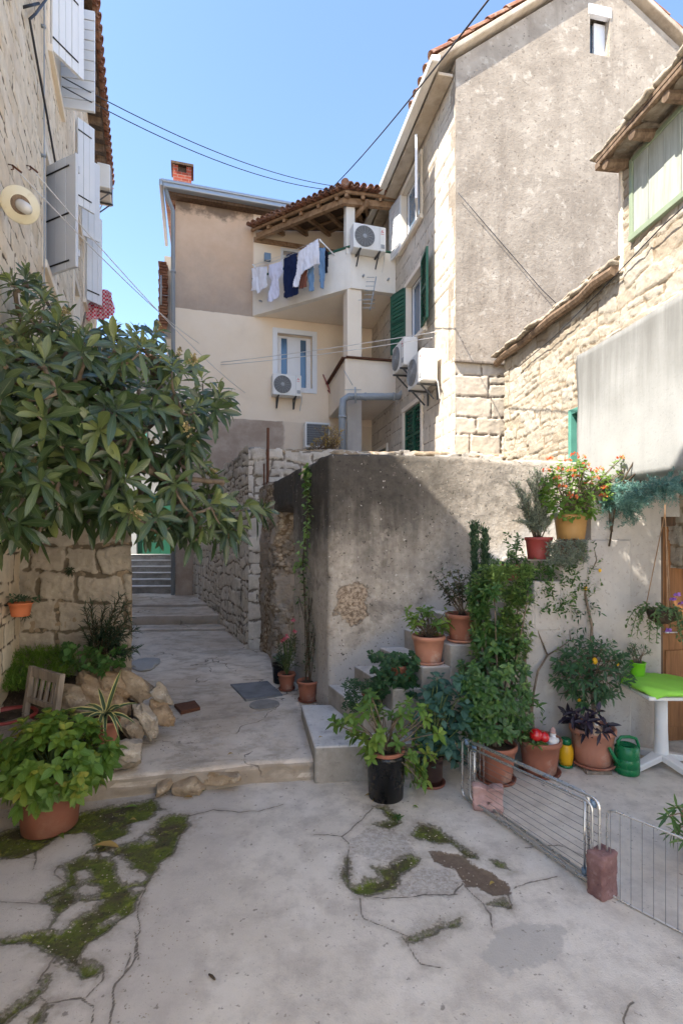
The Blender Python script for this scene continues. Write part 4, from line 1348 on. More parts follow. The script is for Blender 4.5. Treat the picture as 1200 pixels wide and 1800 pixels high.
# ------------------------------------------------------------------ stone house on the left
def left_house():
    t = thing('stone_house', 'tall cream rubble stone house with grey plank shutters along the left', 'house', (-3.0, 6.0, 0))
    H = lambda Y: Y / .9323
    holes = [(H(5.72), 4.92, H(6.36), 6.2), (H(6.05), 7.6, H(6.82), 8.9), (H(8.25), 7.2, H(8.95), 8.6), (H(9.6), 6.3, H(10.5), 8.0), (H(6.3), 2.6, H(6.9), 4.35), (H(8.2), 4.4, H(8.8), 6.0)]
    top = lambda u: np.where(u < 4.45, 6.2, np.where(u < 7.95, 9.15, 10.35))
    masonry('wall', FL, 1.5, 13.1, -.1, 10.4, M['left_stone'], t, ch=(.16, .25), bw=(.22, .55), res=.02, depth=.012, seed=5, top=top, holes=holes, warp=.022, split=.2, joint=.010, rough=.005, fine=.003)
    b = MB()
    b.prism([FL.pt(4.6, -.45, -.1), FL.pt(13.08, -.45, -.1), FL.pt(13.08, -6, -.1), FL.pt(6.2, -6, -.1)], Vector((0, 0, 9.2)))
    b.prism([FL.pt(7.98, -.45, 9.102), FL.pt(13.08, -.45, 9.102), FL.pt(13.08, -6, 9.102), FL.pt(9.2, -6, 9.102)], Vector((0, 0, 1.198)))
    b.fbox(FL, 12.9, 13.09, -.447, -.036, -.1, 10.28)
    b.fbox(FL, 4.5, 4.6, -.45, -.036, 6.25, 9.12)
    b.fbox(FL, 1.5, 4.4, -.4, -.045, -.1, 6.18)
    b.build('inner_body', M['grey_render'], t)
    for (a, c, b1, d) in holes:
        b = MB()
        w = .11
        b.fbox(FL, a - w, a, -.14, .018, c, d); b.fbox(FL, b1, b1 + w, -.14, .018, c, d)
        b.fbox(FL, a - w, b1 + w, -.14, .02, d, d + w); b.fbox(FL, a - w - .03, b1 + w + .03, -.14, .05, c - .09, c)
        b.build('window_surround', M['plaster_cream'], t, bevel=.006)
    for (a, c, b1, d) in holes:
        f = MB()
        f.fbox(FL, a, a + .05, -.12, -.07, c, d); f.fbox(FL, b1 - .05, b1, -.12, -.07, c, d)
        f.fbox(FL, a + .05, b1 - .05, -.12, -.07, c, c + .05); f.fbox(FL, a + .05, b1 - .05, -.12, -.07, d - .05, d)
        f.fbox(FL, (a + b1) / 2 - .03, (a + b1) / 2 + .03, -.12, -.07, c + .05, d - .05)
        w_ = f.build('window', M['shutter_grey'], t, bevel=.004)
        p = MB(); p.fbox(FL, a + .05, b1 - .05, -.10, -.09, c + .05, d - .05)
        p.build('pane', M['glass'], w_)
    # shutters (measured hinge -> free edge)
    def sh(hx, hy, fx, fy, z0, z1, planks, horiz, hinges, mat, label=None):
        s = MB()
        plank_leaf(s, Vector((hx, hy, z0)), Vector((fx - hx, fy - hy, 0)), Vector((0, 0, z1 - z0)), planks=planks, horiz=horiz, hinges=hinges)
        o = s.build('shutter', [mat, M['iron']], t, bevel=.003)
        if label: o['label'] = label
    sh(-3.40, 5.96, -2.945, 5.74, 4.90, 6.17, 3, False, (.06, .48, .9), M['shutter_grey2'], 'grey plank shutter swung open with three iron strap hinges')
    sh(-3.40, 5.98, -3.235, 6.39, 7.56, 8.92, 5, False, (.1, .62), M['shutter_grey'], 'white plank shutter half open with dark iron straps')
    sh(-3.74, 6.85, -3.33, 6.93, 7.6, 8.96, 10, True, None, M['shutter_grey'], 'white shutter of horizontal boards')
    sh(-4.25, 8.22, -4.10, 8.47, 7.2, 8.6, 3, False, (.1, .85), M['shutter_grey'])
    sh(-4.60, 9.05, -4.40, 9.30, 7.2, 8.6, 3, False, None, M['shutter_grey'])
    sh(-4.78, 9.58, -4.62, 9.85, 6.3, 7.95, 3, False, (.1, .85), M['shutter_grey'])
    # roof: tiles along the eave over the far part
    r = MB()
    zt = 10.36
    up = (FL.Nv() * -1 + Vector((0, 0, .42))).normalized()
    tiles(r, FL.pt(7.95, .30, zt), FL.pt(13.25, .30, zt), up, 1.2, pitch=.21, seed=2)
    rr = MB()
    rr.prism([FL.pt(7.9, .27, zt), FL.pt(13.2, .27, zt), FL.pt(13.2, -6, zt + 2.6), FL.pt(9.3, -6, zt + 2.6)], Vector((0, 0, .03)))
    ro = rr.build('roof', M['wood_dark'], t)
    r.build('eave_tile', M['tile'], ro, smooth=False)
    e = MB()
    for k in range(14):
        u = 8.0 + k * .38
        e.fbox(FL, u, u + .09, -.1, .24, zt - .11, zt - .005)
    e.build('rafter_ends', M['wood_old'], ro)
    # old eave stones over the nearer part
    e = MB(); e.prism([FL.pt(4.5, .08, 9.13), FL.pt(7.68, .08, 9.13), FL.pt(7.68, -6, 9.13), FL.pt(6.1, -6, 9.13)], Vector((0, 0, .07))); e.build('coping', M['kerb_stone'], t)
    # thin drain pipe
    b = MB(); u = FL.u(72); b.tube([FL.pt(u, .03, 2.2), FL.pt(u, .03, 7.9)], .006, 8)
    for z in (3.2, 4.6, 6.0, 7.4): b.fbox(FL, u - .015, u + .015, 0, .045, z, z + .02)
    b.build('wall_pipe', M['pipe_grey'], t, smooth=True)
left_house()

# lamp on the left house
def lamp():
    c = P(36, 360, 3.95)
    c0 = c - FL.Nv() * ((c.x + 1.1) * FL.n[0] + c.y * FL.n[1])
    t = thing('wall_lamp', 'round cream bulkhead lamp with clear glass on the left stone house', 'lamp', c0)
    d = Vector((.52, -.78, -.34)).normalized()
    R = d.to_track_quat('Z', 'Y').to_matrix()
    b = MB(); b.tube([c0, c - d * .04], .018, 10); b.lathe(c0, [(.05, 0), (.05, .012), (.03, .02)], 18, 0, FL.Nv().to_track_quat('Z', 'Y').to_matrix()); b.build('bracket', M['cream_enamel'], t, smooth=True)
    b = MB(); b.lathe(c, [(.04, -.05), (.09, -.04), (.128, -.008), (.132, .004), (.128, .012), (.085, .010), (.074, .026), (.070, .026)], 36, 0, R)
    b.build('reflector', M['cream_enamel'], t, smooth=True)
    x = R @ Vector((.6, -.8, 0))
    b = MB(); b.lathe(c, [(.069, .024), (.067, .027), (.001, .029)], 24, 0, R)
    b.build('socket', M['wood_old'], t)
    pr = [(.001, .125), (.022, .121), (.036, .108), (.042, .085), (.044, .02), (.042, .0)]
    R2 = (d * .75 + Vector((.55, .1, -.45))).normalized().to_track_quat('Z', 'Y').to_matrix()
    b = MB(); b.lathe(c + d * .01, pr[::-1], 24, 0, R2)
    b.build('glass', M['lens'], t, smooth=True)
lamp()

M['bounce_cream'] = m_plaster('bounce_cream_plaster', (.76, .69, .58), (.82, .75, .65), 1.0, bump=.08)  # pale so the unseen house walls throw light back into the courtyard
# ------------------------------------------------------------------ neighbours added outside the picture to block the sun
def shadow_houses():
    t = thing('shadow_house', 'unseen house beyond the left edge with a gable shaped to cast the diagonal shadow', 'house', (-2.0, 0, 0))
    b = MB()
    f = lambda y: 10.30 - .954 * y  # gable slope set so its shadow edge crosses the stained wall
    ys = [-4.0, 4.12]
    poly = [FL.pt(-.9 / .9323, -.06, 0), FL.pt(4.12 / .9323, -.06, 0), FL.pt(4.12 / .9323, -.06, f(4.12)), FL.pt(.2, -.06, f(.2 * .9323)), FL.pt(-.9 / .9323, -.06, 9.3)]
    b.prism(poly, FL.Nv() * -5)
    b.build('wall', M['bounce_cream'], t)
    b = MB()
    b.prism([FL.pt(.15, .02, f(.14) + .0), FL.pt(4.2 / .9323, .02, f(4.2) + .0), FL.pt(4.2 / .9323, .02, f(4.2) + .09), FL.pt(.15, .02, f(.14) + .09)], FL.Nv() * -5.2)
    b.build('roof', M['tile'], t)
    t = thing('sun_block_house', 'unseen tall block added behind the left stone house to block the sun', 'house', (-6, 9, 0))  # unseen block added to shade the balcony house and the stone side wall
    b = MB(); b.prism([FL.pt(5.75, -1.06, 9.22), FL.pt(11.4, -1.06, 9.22), FL.pt(11.4, -7.2, 9.22), FL.pt(6.6, -7.2, 9.22)], Vector((0, 0, 9.2))); b.build('wall', M['grey_render'], t)
    b = MB(); b.prism([FL.pt(5.75, -1.0, 18.423), FL.pt(11.45, -1.0, 18.423), FL.pt(11.45, -7.3, 18.423), FL.pt(6.6, -7.3, 18.423)], Vector((0, 0, .12))); b.build('roof', M['tile'], t)
shadow_houses()

# unseen cream house added behind the viewpoint to bounce warm light
def add_reflector_house():
    F = Fr((3.25, .8), (.05, -1), flip=False)
    if F.n[0] > 0: F = Fr((3.25, .8), (.05, -1), flip=True)
    t = thing('reflector_house', 'unseen cream house added behind the viewpoint to bounce warm light', 'house', (3.25, .8, 0))
    b = MB(); holes = [(1.2 + 2.4 * k, z, 2.1 + 2.4 * k, z + 1.3) for k in range(4) for z in (1.0, 3.8)]
    wall_panel(b, F, 0, 11, -.05, 6.6, holes, t=.3); b.build('wall', M['bounce_cream'], t)
    b = MB(); b.fbox(F, .02, 10.98, -5, -.45, 0, 6.55); b.build('inner_body', M['grey_render'], t)
    b = MB(); b.prism([F.pt(-.2, .3, 6.62), F.pt(11.2, .3, 6.62), F.pt(11.2, -5, 8.4), F.pt(-.2, -5, 8.4)], Vector((0, 0, .1))); b.build('roof', M['tile'], t)
    for (a, z0, c, z1) in holes:
        q = MB(); q.fbox(F, a, c, -.2, -.15, z0, z1); q.build('window', M['glass'], t)
add_reflector_house()

# ------------------------------------------------------------------ beige balcony house
BA = lambda x, y, Y: P(x, y, Y)
def beige_house():
    t = thing('apartment_house', 'beige rendered balcony house with an orange stained upper wall beyond the terrace', 'house', (-3.89, 12.0, 0))
    win = (2.40, 5.58, 3.28, 6.90)
    door = (2.55, 7.55, 3.15, 8.95)
    low = (4.2, 5.6, 4.62, 6.6)
    b = MB()
    wall_panel(b, FB, 0, 5.3, 0, 9.80, [win, door, low], t=.3)
    b.build('wall', M['beige_house'], t)
    b = MB(); b.fbox(FB, .02, 6.5, -6, -.8, 0, 9.78); b.fbox(FB, 0.0, .2, -.8, -.302, 0, 9.79); b.build('inner_body', M['grey_render'], t)
    # roof, fascia and gutter
    b = MB()
    b.prism([FB.pt(-.25, .28, 9.84), FB.pt(6.2, .28, 9.84), FB.pt(6.2, -6, 11.2), FB.pt(-.25, -6, 11.2)], Vector((0, 0, .06)))
    ro = b.build('roof', M['tile'], t)
    b = MB()
    b.fbox(FB, -.26, 2.9, .20, .36, 9.80, 9.93); b.fbox(FB, -.30, 2.9, .33, .39, 9.89, 9.96)
    b.fbox(FB, -.34, -.26, -2.2, .38, 9.80, 9.95)
    b.build('gutter', M['zinc'], ro, bevel=.02)
    b = MB(); b.fbox(FB, -.22, 2.9, .0, .2, 9.74, 9.80); b.build('soffit', M['wood_dark'], ro)
    b = MB()
    pts = [FB.pt(-.20, .25, 9.82), FB.pt(-.16, .20, 9.65), FB.pt(-.05, .07, 9.45), FB.pt(-.05, .07, .5)]
    b.tube(pts, .05, 10)
    for z in (2, 4, 6, 8): b.tube([FB.pt(-.05, .07, z), FB.pt(-.05, .07, z + .05)], .062, 10)
    b.build('downpipe', M['pipe_grey'], t, smooth=True)
    # weathered tile edge of the wing behind
    b = MB()
    for k in range(22):
        z = 7.15 + k * .075
        b.box(FB.pt(-.34 + .015 * (k % 3), -1.2, z), .2, .5, .05, 0, Matrix.Rotation(FB.rot(), 3, 'Z'))
    b.fbox(FB, -.30, -.02, -3, -1.15, 6.9, 9.0, 1)
    b.build('side_wing', [M['tile'], M['grey_render']], t)
    # chimney
    c = FB.pt(.12, -.9, 10.2)
    ch = MB(); ch.fbox(FB, -.08, .36, -1.2, -.75, 10.0, 10.95)
    o = ch.build('chimney', M['brick'], ro, bevel=.008)
    b = MB(); b.fbox(FB, -.16, .42, -1.28, -.69, 11.06, 11.12); b.build('cap', M['kerb_stone'], o) if False else None
    b = MB()
    b.fbox(FB, -.08, .04, -1.2, -.75, 10.952, 11.1); b.fbox(FB, .24, .36, -1.2, -.75, 10.952, 11.1)
    b.build('chimney_top', M['brick'], ro)
    b = MB(); b.fbox(FB, -.13, .41, -1.25, -.70, 11.102, 11.16); b.fbox(FB, .042, .238, -1.15, -.80, 10.953, 11.10)
    b.build('chimney_cap', M['wood_dark'], ro)
    # window with white surround
    s = MB()
    w = .12
    a, z0, c1, z1 = win
    s.fbox(FB, a - w, a, -.02, .03, z0 - w, z1 + w); s.fbox(FB, c1, c1 + w, -.02, .03, z0 - w, z1 + w)
    s.fbox(FB, a, c1, -.02, .03, z1, z1 + w); s.fbox(FB, a, c1, -.02, .035, z0 - w, z0)
    s.build('window_surround', M['white_paint'], t, bevel=.005)
    def window(a, z0, c1, z1, slit=False, mat=M['white_paint'], n=-.16):
        f = MB()
        k = .05
        f.fbox(FB, a, a + k, n - .05, n, z0, z1); f.fbox(FB, c1 - k, c1, n - .05, n, z0, z1)
        f.fbox(FB, a + k, c1 - k, n - .05, n, z1 - k, z1); f.fbox(FB, a + k, c1 - k, n - .05, n, z0, z0 + k)
        m_ = (a + c1) / 2
        if slit:
            f.fbox(FB, m_ - .17, m_ + .17, n - .05, n + .01, z0 + k, z1 - k)
            f.fbox(FB, a + k, a + k + .07, n - .05, n + .005, z0 + k, z1 - k); f.fbox(FB, c1 - k - .07, c1 - k, n - .05, n + .005, z0 + k, z1 - k)
        else:
            f.fbox(FB, m_ - .04, m_ + .04, n - .05, n + .01, z0 + k, z1 - k)
        w_ = f.build('window', mat, t, bevel=.004)
        p = MB(); p.fbox(FB, a + k, c1 - k, n - .035, n - .025, z0 + k, z1 - k); p.build('pane', M['glass_sky'], w_)
    window(*win, slit=True)
    window(*door); window(*low)
    s = MB(); w = .07; a, z0, c1, z1 = door
    s.fbox(FB, a - w, a, -.02, .025, z0, z1 + w); s.fbox(FB, c1, c1 + w, -.02, .025, z0, z1 + w); s.fbox(FB, a, c1, -.02, .025, z1, z1 + w)
    s.build('door_surround', M['white_paint'], t, bevel=.004)
    # balconies
    B1 = FB.pt(1.80, 0, 0); B2 = Vector((.21, 11.07, 0)); B3 = Vector((1.22, 11.36, 0)); B4 = Vector((.95, 13.35, 0))
    b = MB(); zb, zs, zt = 7.25, 7.38, 8.12
    b.prism([B1 + Vector((0, 0, zb)), B2 + Vector((0, 0, zb)), B3 + Vector((0, 0, zb)), B4 + Vector((0, 0, zb))], Vector((0, 0, zs - zb)))
    b.build('balcony_slab', M['plaster_cream'], t, bevel=.01)
    def parapet(name, A, B, z0, z1, th=.14, out=.012):
        d = (B - A).normalized(); n = Vector((d.y, -d.x, 0))
        s = MB()
        s.prism([A + n * out + Vector((0, 0, z0)), B + n * out + Vector((0, 0, z0)), B - n * th + Vector((0, 0, z0)), A - n * th + Vector((0, 0, z0))], Vector((0, 0, z1 - z0)))
        return s.build(name, M['balcony_white'] if z0 > 6.5 else M['plaster_cream'], t, bevel=.01)
    parapet('balcony_parapet', B1, B2, 7.24, zt); parapet('balcony_parapet', B2 + Vector((.003, 0, 0)), B3, 7.24, zt)
    s = MB()
    for (A, B) in ((B1, B2), (B2, B3)):
        d = (B - A).normalized(); n = Vector((d.y, -d.x, 0))
        s.bar(A + n * -.06 + Vector((0, 0, zt + .02)), B + n * -.06 + Vector((0, 0, zt + .02)), .2, .035)
    s.build('balcony_rail', M['green_paint'], t, bevel=.005)
    for f in (.12, .4, .75):
        s = MB(); p = B1.lerp(B2, f); s.tube([p + Vector((-.03, -.05, 7.5)), p + Vector((-.08, -.12, 7.49))], .022, 8); s.build('drain_spout', M['pipe_grey'], t)
    for f in (.25, .8):
        s = MB(); p = B2.lerp(B3, f); s.tube([p + Vector((0, 0, 7.52)), p + Vector((.02, -.10, 7.51))], .022, 8); s.build('drain_spout', M['pipe_grey'], t)
    # columns
    def col(name, c, s_, z0, z1, mat):
        q = MB(); q.box(Vector((c.x, c.y, (z0 + z1) / 2)), s_, s_, z1 - z0, 0, Matrix.Rotation(FB.rot(), 3, 'Z'))
        return q.build(name, mat, t, bevel=.012)
    col('upper_column', B2 + Vector((-.04, .14, 0)), .2, 8.0, 9.2, M['balcony_white'])
    col('middle_column', B2 + Vector((.03, .22, 0)), .33, 5.72, 7.24, M['plaster_cream'])
    col('lower_column', B2 + Vector((.03, .22, 0)), .33, 0.5, 5.0, M['grey_render'])
    # lower balcony
    C1 = FB.pt(3.72, 0, 0); C2 = B2 + Vector((-.12, .02, 0)); C3 = Vector((1.30, 11.36, 0))
    q = MB(); q.prism([p + Vector((0, 0, 4.88)) for p in (C1, C2, C3, B4)], Vector((0, 0, .14))); q.build('balcony_slab', M['plaster_cream'], t, bevel=.01)
    parapet('balcony_parapet', C1, C2, 4.87, 5.72, .12); parapet('balcony_parapet', C2 + Vector((.003, 0, 0)), C3, 4.87, 5.72, .12)
    q = MB()
    for (A, B) in ((C1, C2), (C2, C3)):
        q.bar(A + Vector((0, 0, 5.74)), B + Vector((0, 0, 5.74)), .17, .03)
    q.build('balcony_rail', M['rust'], t)
    # red folding hooks by the lower balcony
    q = MB(); a = FB.pt(3.55, .06, 5.95); q.tube([a, a + Vector((.22, -.1, -.55))], .015, 6); q.tube([a + Vector((.22, -.1, -.55)), a + Vector((.38, -.2, .0))], .015, 6); q.tube([a + Vector((.22, -.1, -.55)), a + Vector((.12, -.1, -.42))], .015, 6)
    q.build('bracket', M['red_plastic'], t)
    # drain pipes
    q = MB()
    pz = 4.95
    pa = P(716, 683, 10.95); pb = P(700, 697, 10.95); pc = P(612, 697, 10.85)
    q.tube([pa, pb, pc, P(603, 703, 10.82), P(601, 722, 10.82), P(602, 800, 10.82)], .075, 12)
    for (x, y) in ((690, 697), (640, 697)):
        q.tube([P(x, y, 10.9), P(x + 4, y, 10.9)], .088, 12)
    q.tube([P(601.5, 735, 10.82), P(601.6, 731, 10.82)], .09, 12)
    q.build('drain_pipe', M['pipe_grey'], t, smooth=True)
    # balcony roof
    E0, E1, E2 = P(441, 404, 12.42), P(606, 334, 10.85), P(708, 348, 11.3)
    T = Vector((.75, 13.3, 9.78))
    rb = MB()
    for (A, B) in ((E0, E1), (E1, E2)):
        rb.prism([A, B, T] if A is E0 else [A, B, Vector((1.0, 13.3, 9.78)), T], Vector((0, 0, .035)))
    pr = rb.build('balcony_roof', M['wood_dark'], t)
    tb = MB()
    e = (E1 - E0).normalized(); nrm = (E1 - E0).cross(T - E0).normalized(); up = nrm.cross(e)
    if up.z < 0: up = -up
    hgt = (T - E0).dot(up)
    fT = (T - E0).dot(e) / (E1 - E0).length
    tiles(tb, E0 - up * .12, E1 - up * .12, up, lambda f: max(.25, min(1.6, hgt * (f / fT if f < fT else (1 - f) / max(1 - fT, .05))) + .12), pitch=.15, seed=5, r=.062)
    e = (E2 - E1).normalized(); nrm = (E2 - E1).cross(T - E1).normalized(); up2 = nrm.cross(e)
    if up2.z < 0: up2 = -up2
    tiles(tb, E1 - up2 * .12, E2 - up2 * .12, up2, lambda f: 1.5 if f > .25 else .3 + 4 * f, pitch=.15, seed=6, r=.062)
    tb.tube([E1 + Vector((0, -.1, .1)), E1.lerp(T, .5) + Vector((0, 0, .09))], .09, 10)
    tb.build('roof_tile', M['tile'], pr)
    rs = np.random.RandomState(3)
    rf = MB()
    dn = Vector((0, 0, -.075))
    rf.bar(E0 + dn + Vector((.15, .05, -.06)), E1 + dn + Vector((-.02, .16, -.06)), .10, .13)
    rf.bar(E1 + dn + Vector((-.05, .16, -.06)), E2 + dn + Vector((0, .10, -.06)), .10, .13)
    rf.bar(E0 + Vector((.02, -.03, -.03)), E1 + Vector((0, 0, -.03)), .05, .05)
    rf.bar(E1 + Vector((0, 0, -.03)), E2 + Vector((0, 0, -.03)), .05, .05)
    for f in (.2, .38, .56, .74, .92):
        a = E0.lerp(E1, f); bb = E0.lerp(T, min(1, f * 1.06 + .05))
        rf.bar(a + dn, bb + dn * 1.2, .075, .09)
    for f in (.02, .3, .6, .95):
        a = E1.lerp(E2, f); bb = T.lerp(Vector((1.0, 13.3, 9.78)), f)
        rf.bar(a + dn, bb + dn * 1.2, .075, .09)
    for f in (.2, .42, .64, .85):
        rf.bar(E0.lerp(T, f) + dn * .4, E1.lerp(T, f) + dn * .4, .05, .035)
        rf.bar(E1.lerp(T, f) + dn * .4, E2.lerp(Vector((1.0, 13.3, 9.78)), f) + dn * .4, .05, .035)
    rf.bar(B2 + Vector((.08, .2, 8.9)), E1.lerp(E2, .4) + dn * 2, .06, .09)
    rf.build('rafter', M['wood_beam'], pr)
    bw = MB(); bw.fbox(FB, 1.82, 5.2, .012, .05, 9.05, 9.16); bw.build('wall_beam', M['wood_beam'], pr)
    # grey meter box and lamp on the balcony wall
    q = MB(); q.box(P(470, 452, 12.35), .16, .1, .18, 0, Matrix.Rotation(FB.rot(), 3, 'Z')); q.build('meter_box', M['blue_plastic'], t, bevel=.01)
M['glass_sky'] = m_simple('reflecting_glass', (.06, .12, .2), .04, var=.1, spec=1.0)
beige_house()

# ------------------------------------------------------------------ tall gabled stone house
def gabled_house():
    t = thing('gabled_house', 'tall stone house with a weathered grey rendered gable facing the courtyard', 'house', (1.82, 8.2, 0))
    U = lambda Y: (Y - 8.2) / .981
    w1 = (U(9.72), 3.35, U(10.72), 4.46)
    w2 = (U(9.55), 5.75, U(10.55), 7.0)
    w3 = (U(9.75), 7.95, U(10.85), 9.10)
    w4 = (U(12.0), 3.0, U(12.9), 3.95)
    masonry('ashlar_wall', FS, 0, 5.4, 1.6, 9.45, M['ashlar'], t, ch=(.27, .37), bw=(.4, .85), res=.024, depth=.014, seed=31, holes=[w1, w2, w3, w4], warp=.008, split=.08, joint=.012, rough=.006)
    b = MB(); b.fbox(FS, .1, 5.4, -6.0, -.5, 1.6, 9.4)
    for q in (w1, w2, w3, w4): pass
    b.build('inner_body', M['dark_void'], t)
    # corner stones and the block zone low on the gable
    masonry('gable_blocks', FG, 0, 2.6, 1.6, 4.70, M['ashlar'], t, ch=(.26, .36), bw=(.25, .75), res=.018, depth=.02, seed=37, warp=.012, split=.2, joint=.014, rough=.008)
    # gable render around the attic window
    aw = (2.42, 10.05, 2.80, 10.85)
    zl = lambda q: 9.50 + .75 * q if q < 2.62 else 11.465 - .62 * (q - 2.62)
    def poly(pts, n=.02):
        return [FG.pt(q, n, z) for q, z in pts]
    b = MB()
    for pts in ([(0, 4.70), (aw[0], 4.70), (aw[0], zl(aw[0])), (0, 9.50)],
                [(aw[0], 4.70), (aw[2], 4.70), (aw[2], aw[1]), (aw[0], aw[1])],
                [(aw[0], aw[3]), (aw[2], aw[3]), (aw[2], zl(aw[2])), (2.62, zl(2.62)), (aw[0], zl(aw[0]))],
                [(aw[2], 4.70), (5.3, 4.70), (5.3, zl(5.3)), (aw[2], zl(aw[2]))]):
        b.prism(poly(pts), FG.Nv() * -.3)
    b.build('gable_wall', M['gable'], t)
    b = MB(); b.fbox(FG, -.02, 2.2, -.01, .05, 4.66, 4.705); b.build('string_course', M['wood_grey'], t, bevel=.01)
    b = MB(); b.fbox(FG, aw[0] + .02, aw[2] - .02, -.6, -.28, aw[1], aw[3]); b.build('attic_dark', M['dark_void'], t)
    f = MB()
    f.fbox(FG, aw[0] - .03, aw[2] + .03, -.05, .035, aw[3] - .14, aw[3] + .03)
    f.fbox(FG, aw[0] + .17, aw[0] + .22, -.16, -.1, aw[1], aw[3] - .14); f.fbox(FG, aw[0] + .22, aw[2], -.16, -.10, aw[1], aw[3] - .14)
    w_ = f.build('attic_window', M['white_paint'], t, bevel=.004)
    f = MB(); f.fbox(FG, aw[0], aw[0] + .17, -.15, -.14, aw[1], aw[3] - .14); f.build('pane', M['glass'], w_)
    # roof
    b = MB()
    A, R_, E = (-.34, 9.34), (2.62, 11.56), (5.9, 9.52)
    th = .10
    b.prism([FG.pt(A[0], .13, A[1]), FG.pt(R_[0], .13, R_[1]), FG.pt(E[0], .13, E[1]), FG.pt(E[0], .13, E[1] + th), FG.pt(R_[0], .13, R_[1] + th), FG.pt(A[0], .13, A[1] + th)], FG.Nv() * -6)
    ro = b.build('roof', M['verge'], t, bevel=.015)
    b = MB()
    upl = (FG.U() * 2.96 + Vector((0, 0, 2.22))).normalized()
    a0 = FG.pt(A[0], .14, A[1] + th - .01)
    tiles(b, a0 - FG.Nv() * .0, a0 - FG.Nv() * 1.2, upl, 3.68, pitch=.21, row=.4, r=.085, seed=3)
    upr = (FG.U() * -3.28 + Vector((0, 0, 2.04))).normalized()
    a1 = FG.pt(E[0], .14, E[1] + th - .01)
    tiles(b, a1, a1 - FG.Nv() * 1.0, upr, 3.85, pitch=.21, row=.4, r=.085, seed=4)
    b.build('verge_tile', M['tile'], ro)
    # white gutter on the long side
    b = MB()
    prof = []
    g0 = FS.pt(-.24, .40, 9.36)
    for (n, z) in ((.30, 9.30), (.44, 9.30), (.46, 9.40), (.30, 9.42)):
        prof.append(FS.pt(-.14, n, z))
    b.prism(prof, FS.U() * 5.9)
    b.build('gutter', M['balcony_white'], ro, bevel=.02)
    b = MB(); b.fbox(FS, .03, 5.4, .02, .28, 9.26, 9.31); b.build('cornice', M['verge'], t, bevel=.01)
    # windows of the long side
    for (a, z0, c, z1), kind in ((w1, 'closed'), (w2, 'open'), (w3, 'white'), (w4, 'closed')):
        s = MB(); k = .09
        s.fbox(FS, a - k, a, -.1, .03, z0, z1); s.fbox(FS, c, c + k, -.1, .03, z0, z1); s.fbox(FS, a - k, c + k, -.1, .035, z1, z1 + k); s.fbox(FS, a - k - .03, c + k + .03, -.1, .07, z0 - .08, z0)
        s.build('window_surround', M['plaster_cream'], t, bevel=.006)
        f = MB()
        f.fbox(FS, a, a + .05, -.17, -.11, z0, z1); f.fbox(FS, c - .05, c, -.17, -.11, z0, z1); f.fbox(FS, a + .05, c - .05, -.17, -.11, z1 - .05, z1); f.fbox(FS, a + .05, c - .05, -.17, -.11, z0, z0 + .05)
        f.fbox(FS, (a + c) / 2 - .045, (a + c) / 2 + .045, -.17, -.105, z0 + .05, z1 - .05)
        w_ = f.build('window', M['white_paint'], t, bevel=.004)
        p = MB(); p.fbox(FS, a + .05, c - .05, -.15, -.14, z0 + .05, z1 - .05); p.build('pane', M['glass_sky'], w_)
        hv = Vector((0, 0, z1 - z0))
        m_ = (a + c) / 2
        if kind == 'closed':
            for (o, w) in ((c, m_ + .004 - c), (m_ - .004, a - m_ + .004)):
                q = MB(); louver_leaf(q, FS.pt(o, -.05, z0 + .01), FS.U() * w, hv * .98, slats=13)
                q.build('shutter', M['green_paint'], t)
        elif kind == 'open':
            for (o, sgn, ang) in ((a, -1, 171), (c, 1, 160)):
                an = math.radians(ang)
                dv = (FS.U() * (math.cos(an) * -sgn) + FS.Nv() * math.sin(an)) * ((c - a) / 2)
                q = MB(); louver_leaf(q, FS.pt(o, .04, z0), dv, hv, slats=16)
                q.build('shutter', M['green_paint'], t)
        else:
            for (o, sgn, ang) in ((a, -1, 158), (c, 1, 172)):
                an = math.radians(ang)
                dv = (FS.U() * (math.cos(an) * -sgn) + FS.Nv() * math.sin(an)) * ((c - a) / 2)
                q = MB(); louver_leaf(q, FS.pt(o, .05, z0), dv, hv, slats=16)
                q.build('shutter', M['white_paint'], t)
M['verge'] = m_plaster('verge_mortar', (.42, .34, .25), (.56, .48, .38), 3, dark=(.2, .15, .11), dark_amt=.6, bump=.6)
gabled_house()

